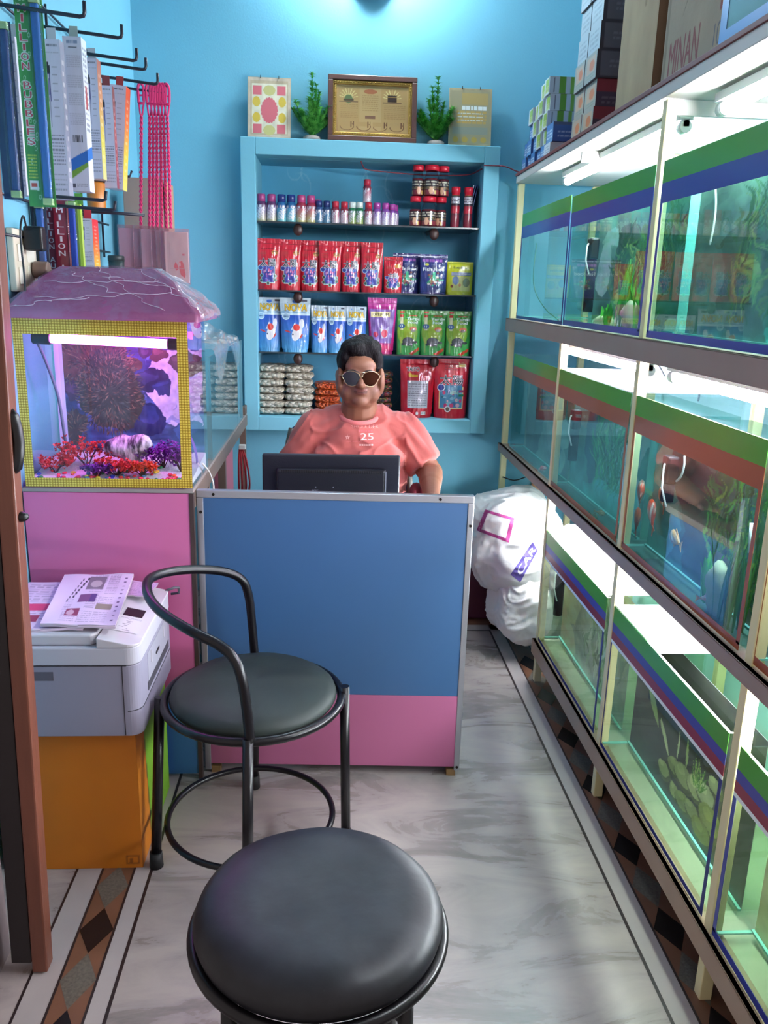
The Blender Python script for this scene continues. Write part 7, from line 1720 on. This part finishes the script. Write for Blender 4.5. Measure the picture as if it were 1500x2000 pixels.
# aviator sunglasses
gl = MB(); GOLD = mat('gold_wire', '#d8b896', .25, metal=.9)
LEN = {-1: glassy('lens_grey', '#5c5a60', rough=.08, milky=.30, milkcol='#6f7078', ior=1.5), 1: glassy('lens_brown', '#5a3a30', rough=.05, milky=.28, milkcol='#5a3426', ior=1.5)}
sung = None
def lens_pts(s, n=28, k=1.0):
    out = []
    for i in range(n):
        a = 2*PI*i/n; x = .0315*math.cos(a); z = .0270*math.sin(a)
        if math.sin(a) < 0: x += -s*.0025; z *= 1.12; x *= .92
        else: z *= .82
        x *= k; z *= k; X = s*.0345+x
        out.append(Vector(Hh_(X, -.094+.9*X*X/.08*.35, .014+z+0)))
    return out
frm = MB()
for s in (-1, 1): frm.tube(lens_pts(s), .0014, 7, closed=True)
frm.tube([Hh_(-.008, -.0955, .018), Hh_(0, -.099, .020), Hh_(.008, -.0955, .018)], .0014, 7); frm.tube([Hh_(-.014, -.094, .0325), Hh_(0, -.096, .033), Hh_(.014, -.094, .0325)], .0014, 7)
for s in (-1, 1): frm.tube([Hh_(s*.063, -.078, .020), Hh_(s*.072, -.070, .020), Hh_(s*.080, -.05, .018), Hh_(s*.084, .01, .012), Hh_(s*.084, .03, .0)], .0012, 7)
sung = frm.build('sunglasses', GOLD, man)
for s in (-1, 1):
    lp_ = lens_pts(s, 28, .985); c0 = Vector(Hh_(s*.0345, -.0965, .013)); V = [c0]+lp_; b = MB(); b.add(V, [(0, 1+(i+1) % 28, 1+i) if s else 0 for i in range(28)], sm=True)
    b.add([v+Vector((0, .0015, 0)) for v in V], [(0, 1+i, 1+(i+1) % 28) for i in range(28)], sm=True)
    b.build('lens', LEN[s], sung)
for s in (-1, 1):
    b = MB(); b.ell(Hh_(s*.031, -.072, .014), (.012, .009, .008)); b.build('eye', mat('eye_dark', '#4a3a34', .3), man)
bpy.context.view_layer.update()

# ---------------- swivel chair behind him
oc = thing('office_chair', 'dark blue office chair whose backrest shows behind the seated person', 'chair', (.09, 3.20, 0))
b = MB(); nb, mb_ = 26, 22
def br_(s):
    def g(u, v):
        x = (u-.5)*.50*(1-.10*abs(2*v-1)**3); z = .50+.53*v-.06*abs(2*u-1)**3*(1 if v > .5 else -1); y = 3.235+.06*v-.05*(1-(2*u-1)**2)*0+.05*(-(2*u-1)**2)+s*.022*(max(0, 1-abs(2*u-1)**4)*max(0, 1-abs(2*v-1)**4))**.5
        return (.072+x, y, z)
    return g
b.grid(br_(-1), nb, mb_); b.grid(br_(1), nb, mb_, flip=True); b.build('backrest', mat('navy_fabric', '#232a5c', .8, bump=.3, bscale=200), oc)
b = MB(); b.tube([br_(0)(0.0, v/10) for v in range(0, 11)], .012, 8); b.tube([br_(0)(1.0, v/10) for v in range(0, 11)], .012, 8); b.build('back_frame', mat('chair_grey_plastic', '#57544e', .5), oc)
b = MB(); b.box(-.16, .34, 2.88, 3.26, .395, .435); b.build('seat', mat('navy_fabric'), oc, bevel=.02, seg=3)
b = MB(); b.cyl((.09, 3.07, .09), (.09, 3.07, .395), .025, 14); b.build('gas_column', BLK, oc)
for k in range(5):
    a = 2*PI*k/5+.3; ca, sa = math.cos(a), math.sin(a); b = MB(); b.tube([(.09, 3.07, .10), (.09+.24*ca, 3.07+.24*sa, .07)], [.022, .014], 8); b.build('base_arm', BLK, oc)
    b = MB(); b.cyl((.09+.24*ca-.012, 3.07+.24*sa, .028), (.09+.24*ca+.012, 3.07+.24*sa, .028), .027, 14); b.build('caster', mat('rubber_black'), oc)
AR = mat('maroon_arm_pad', '#6a2030', .5)
for s, xx in ((-1, -.185), (1, .335)):
    b = MB(); b.tube(catmull([(xx+.0, 3.22, .70), (xx, 3.14, .76), (xx+s*.005, 3.02, .785), (xx, 2.93, .77), (xx-s*.01, 2.90, .70), (xx-s*.02, 2.93, .50), (xx-s*.03, 3.0, .42)], 5), .015, 10); b.build('armrest', AR, oc)
# ================================================================ light
w = bpy.data.worlds.new('world'); SC.world = w; w.use_nodes = True
bg = w.node_tree.nodes['Background']; bg.inputs[0].default_value = L('#efe2e0'); bg.inputs[1].default_value = .36
# round lamp on the back wall above the niche
lp = thing('wall_lamp', 'round wall lamp high on the blue back wall, only its lower rim in view', 'lamp', (.155, 3.9, 2.75))
b = MB(); c = oy(730, -62, 3.93)
b.cyl((c.x, 3.999, c.z), (c.x, 3.95, c.z), .085, 40); b.build('base', mat('lamp_base', '#5fa0b8', .4), lp, bevel=.006)
b = MB(); b.ell((c.x, 3.93, c.z+.0), (.06, .035, .06), nu=20, nv=12); b.build('holder', mat('lamp_base'), lp)
b = MB(); b.tube([(c.x, 3.90, c.z+.03), (c.x, 3.86, c.z+.05), (c.x, 3.82, c.z+.10)], .014, 10); b.build('neck', mat('white_plastic'), lp)
b = MB(); b.ell((c.x, 3.80, c.z+.13), (.05, .05, .06), nu=20, nv=12); b.build('bulb', mat('bulb_glow', '#ffffff', .5, emit='#eef8ff', estr=170), lp)
SC.view_settings.view_transform = 'Standard'; SC.view_settings.look = 'None'; SC.view_settings.gamma = 1
SC.view_settings.use_curve_mapping = False; SC.view_settings.exposure = 0.9
SC.cycles.transparent_max_bounces = 32; SC.cycles.max_bounces = 8; SC.cycles.sample_clamp_indirect = 6
SC.cycles.caustics_reflective = False; SC.cycles.caustics_refractive = False
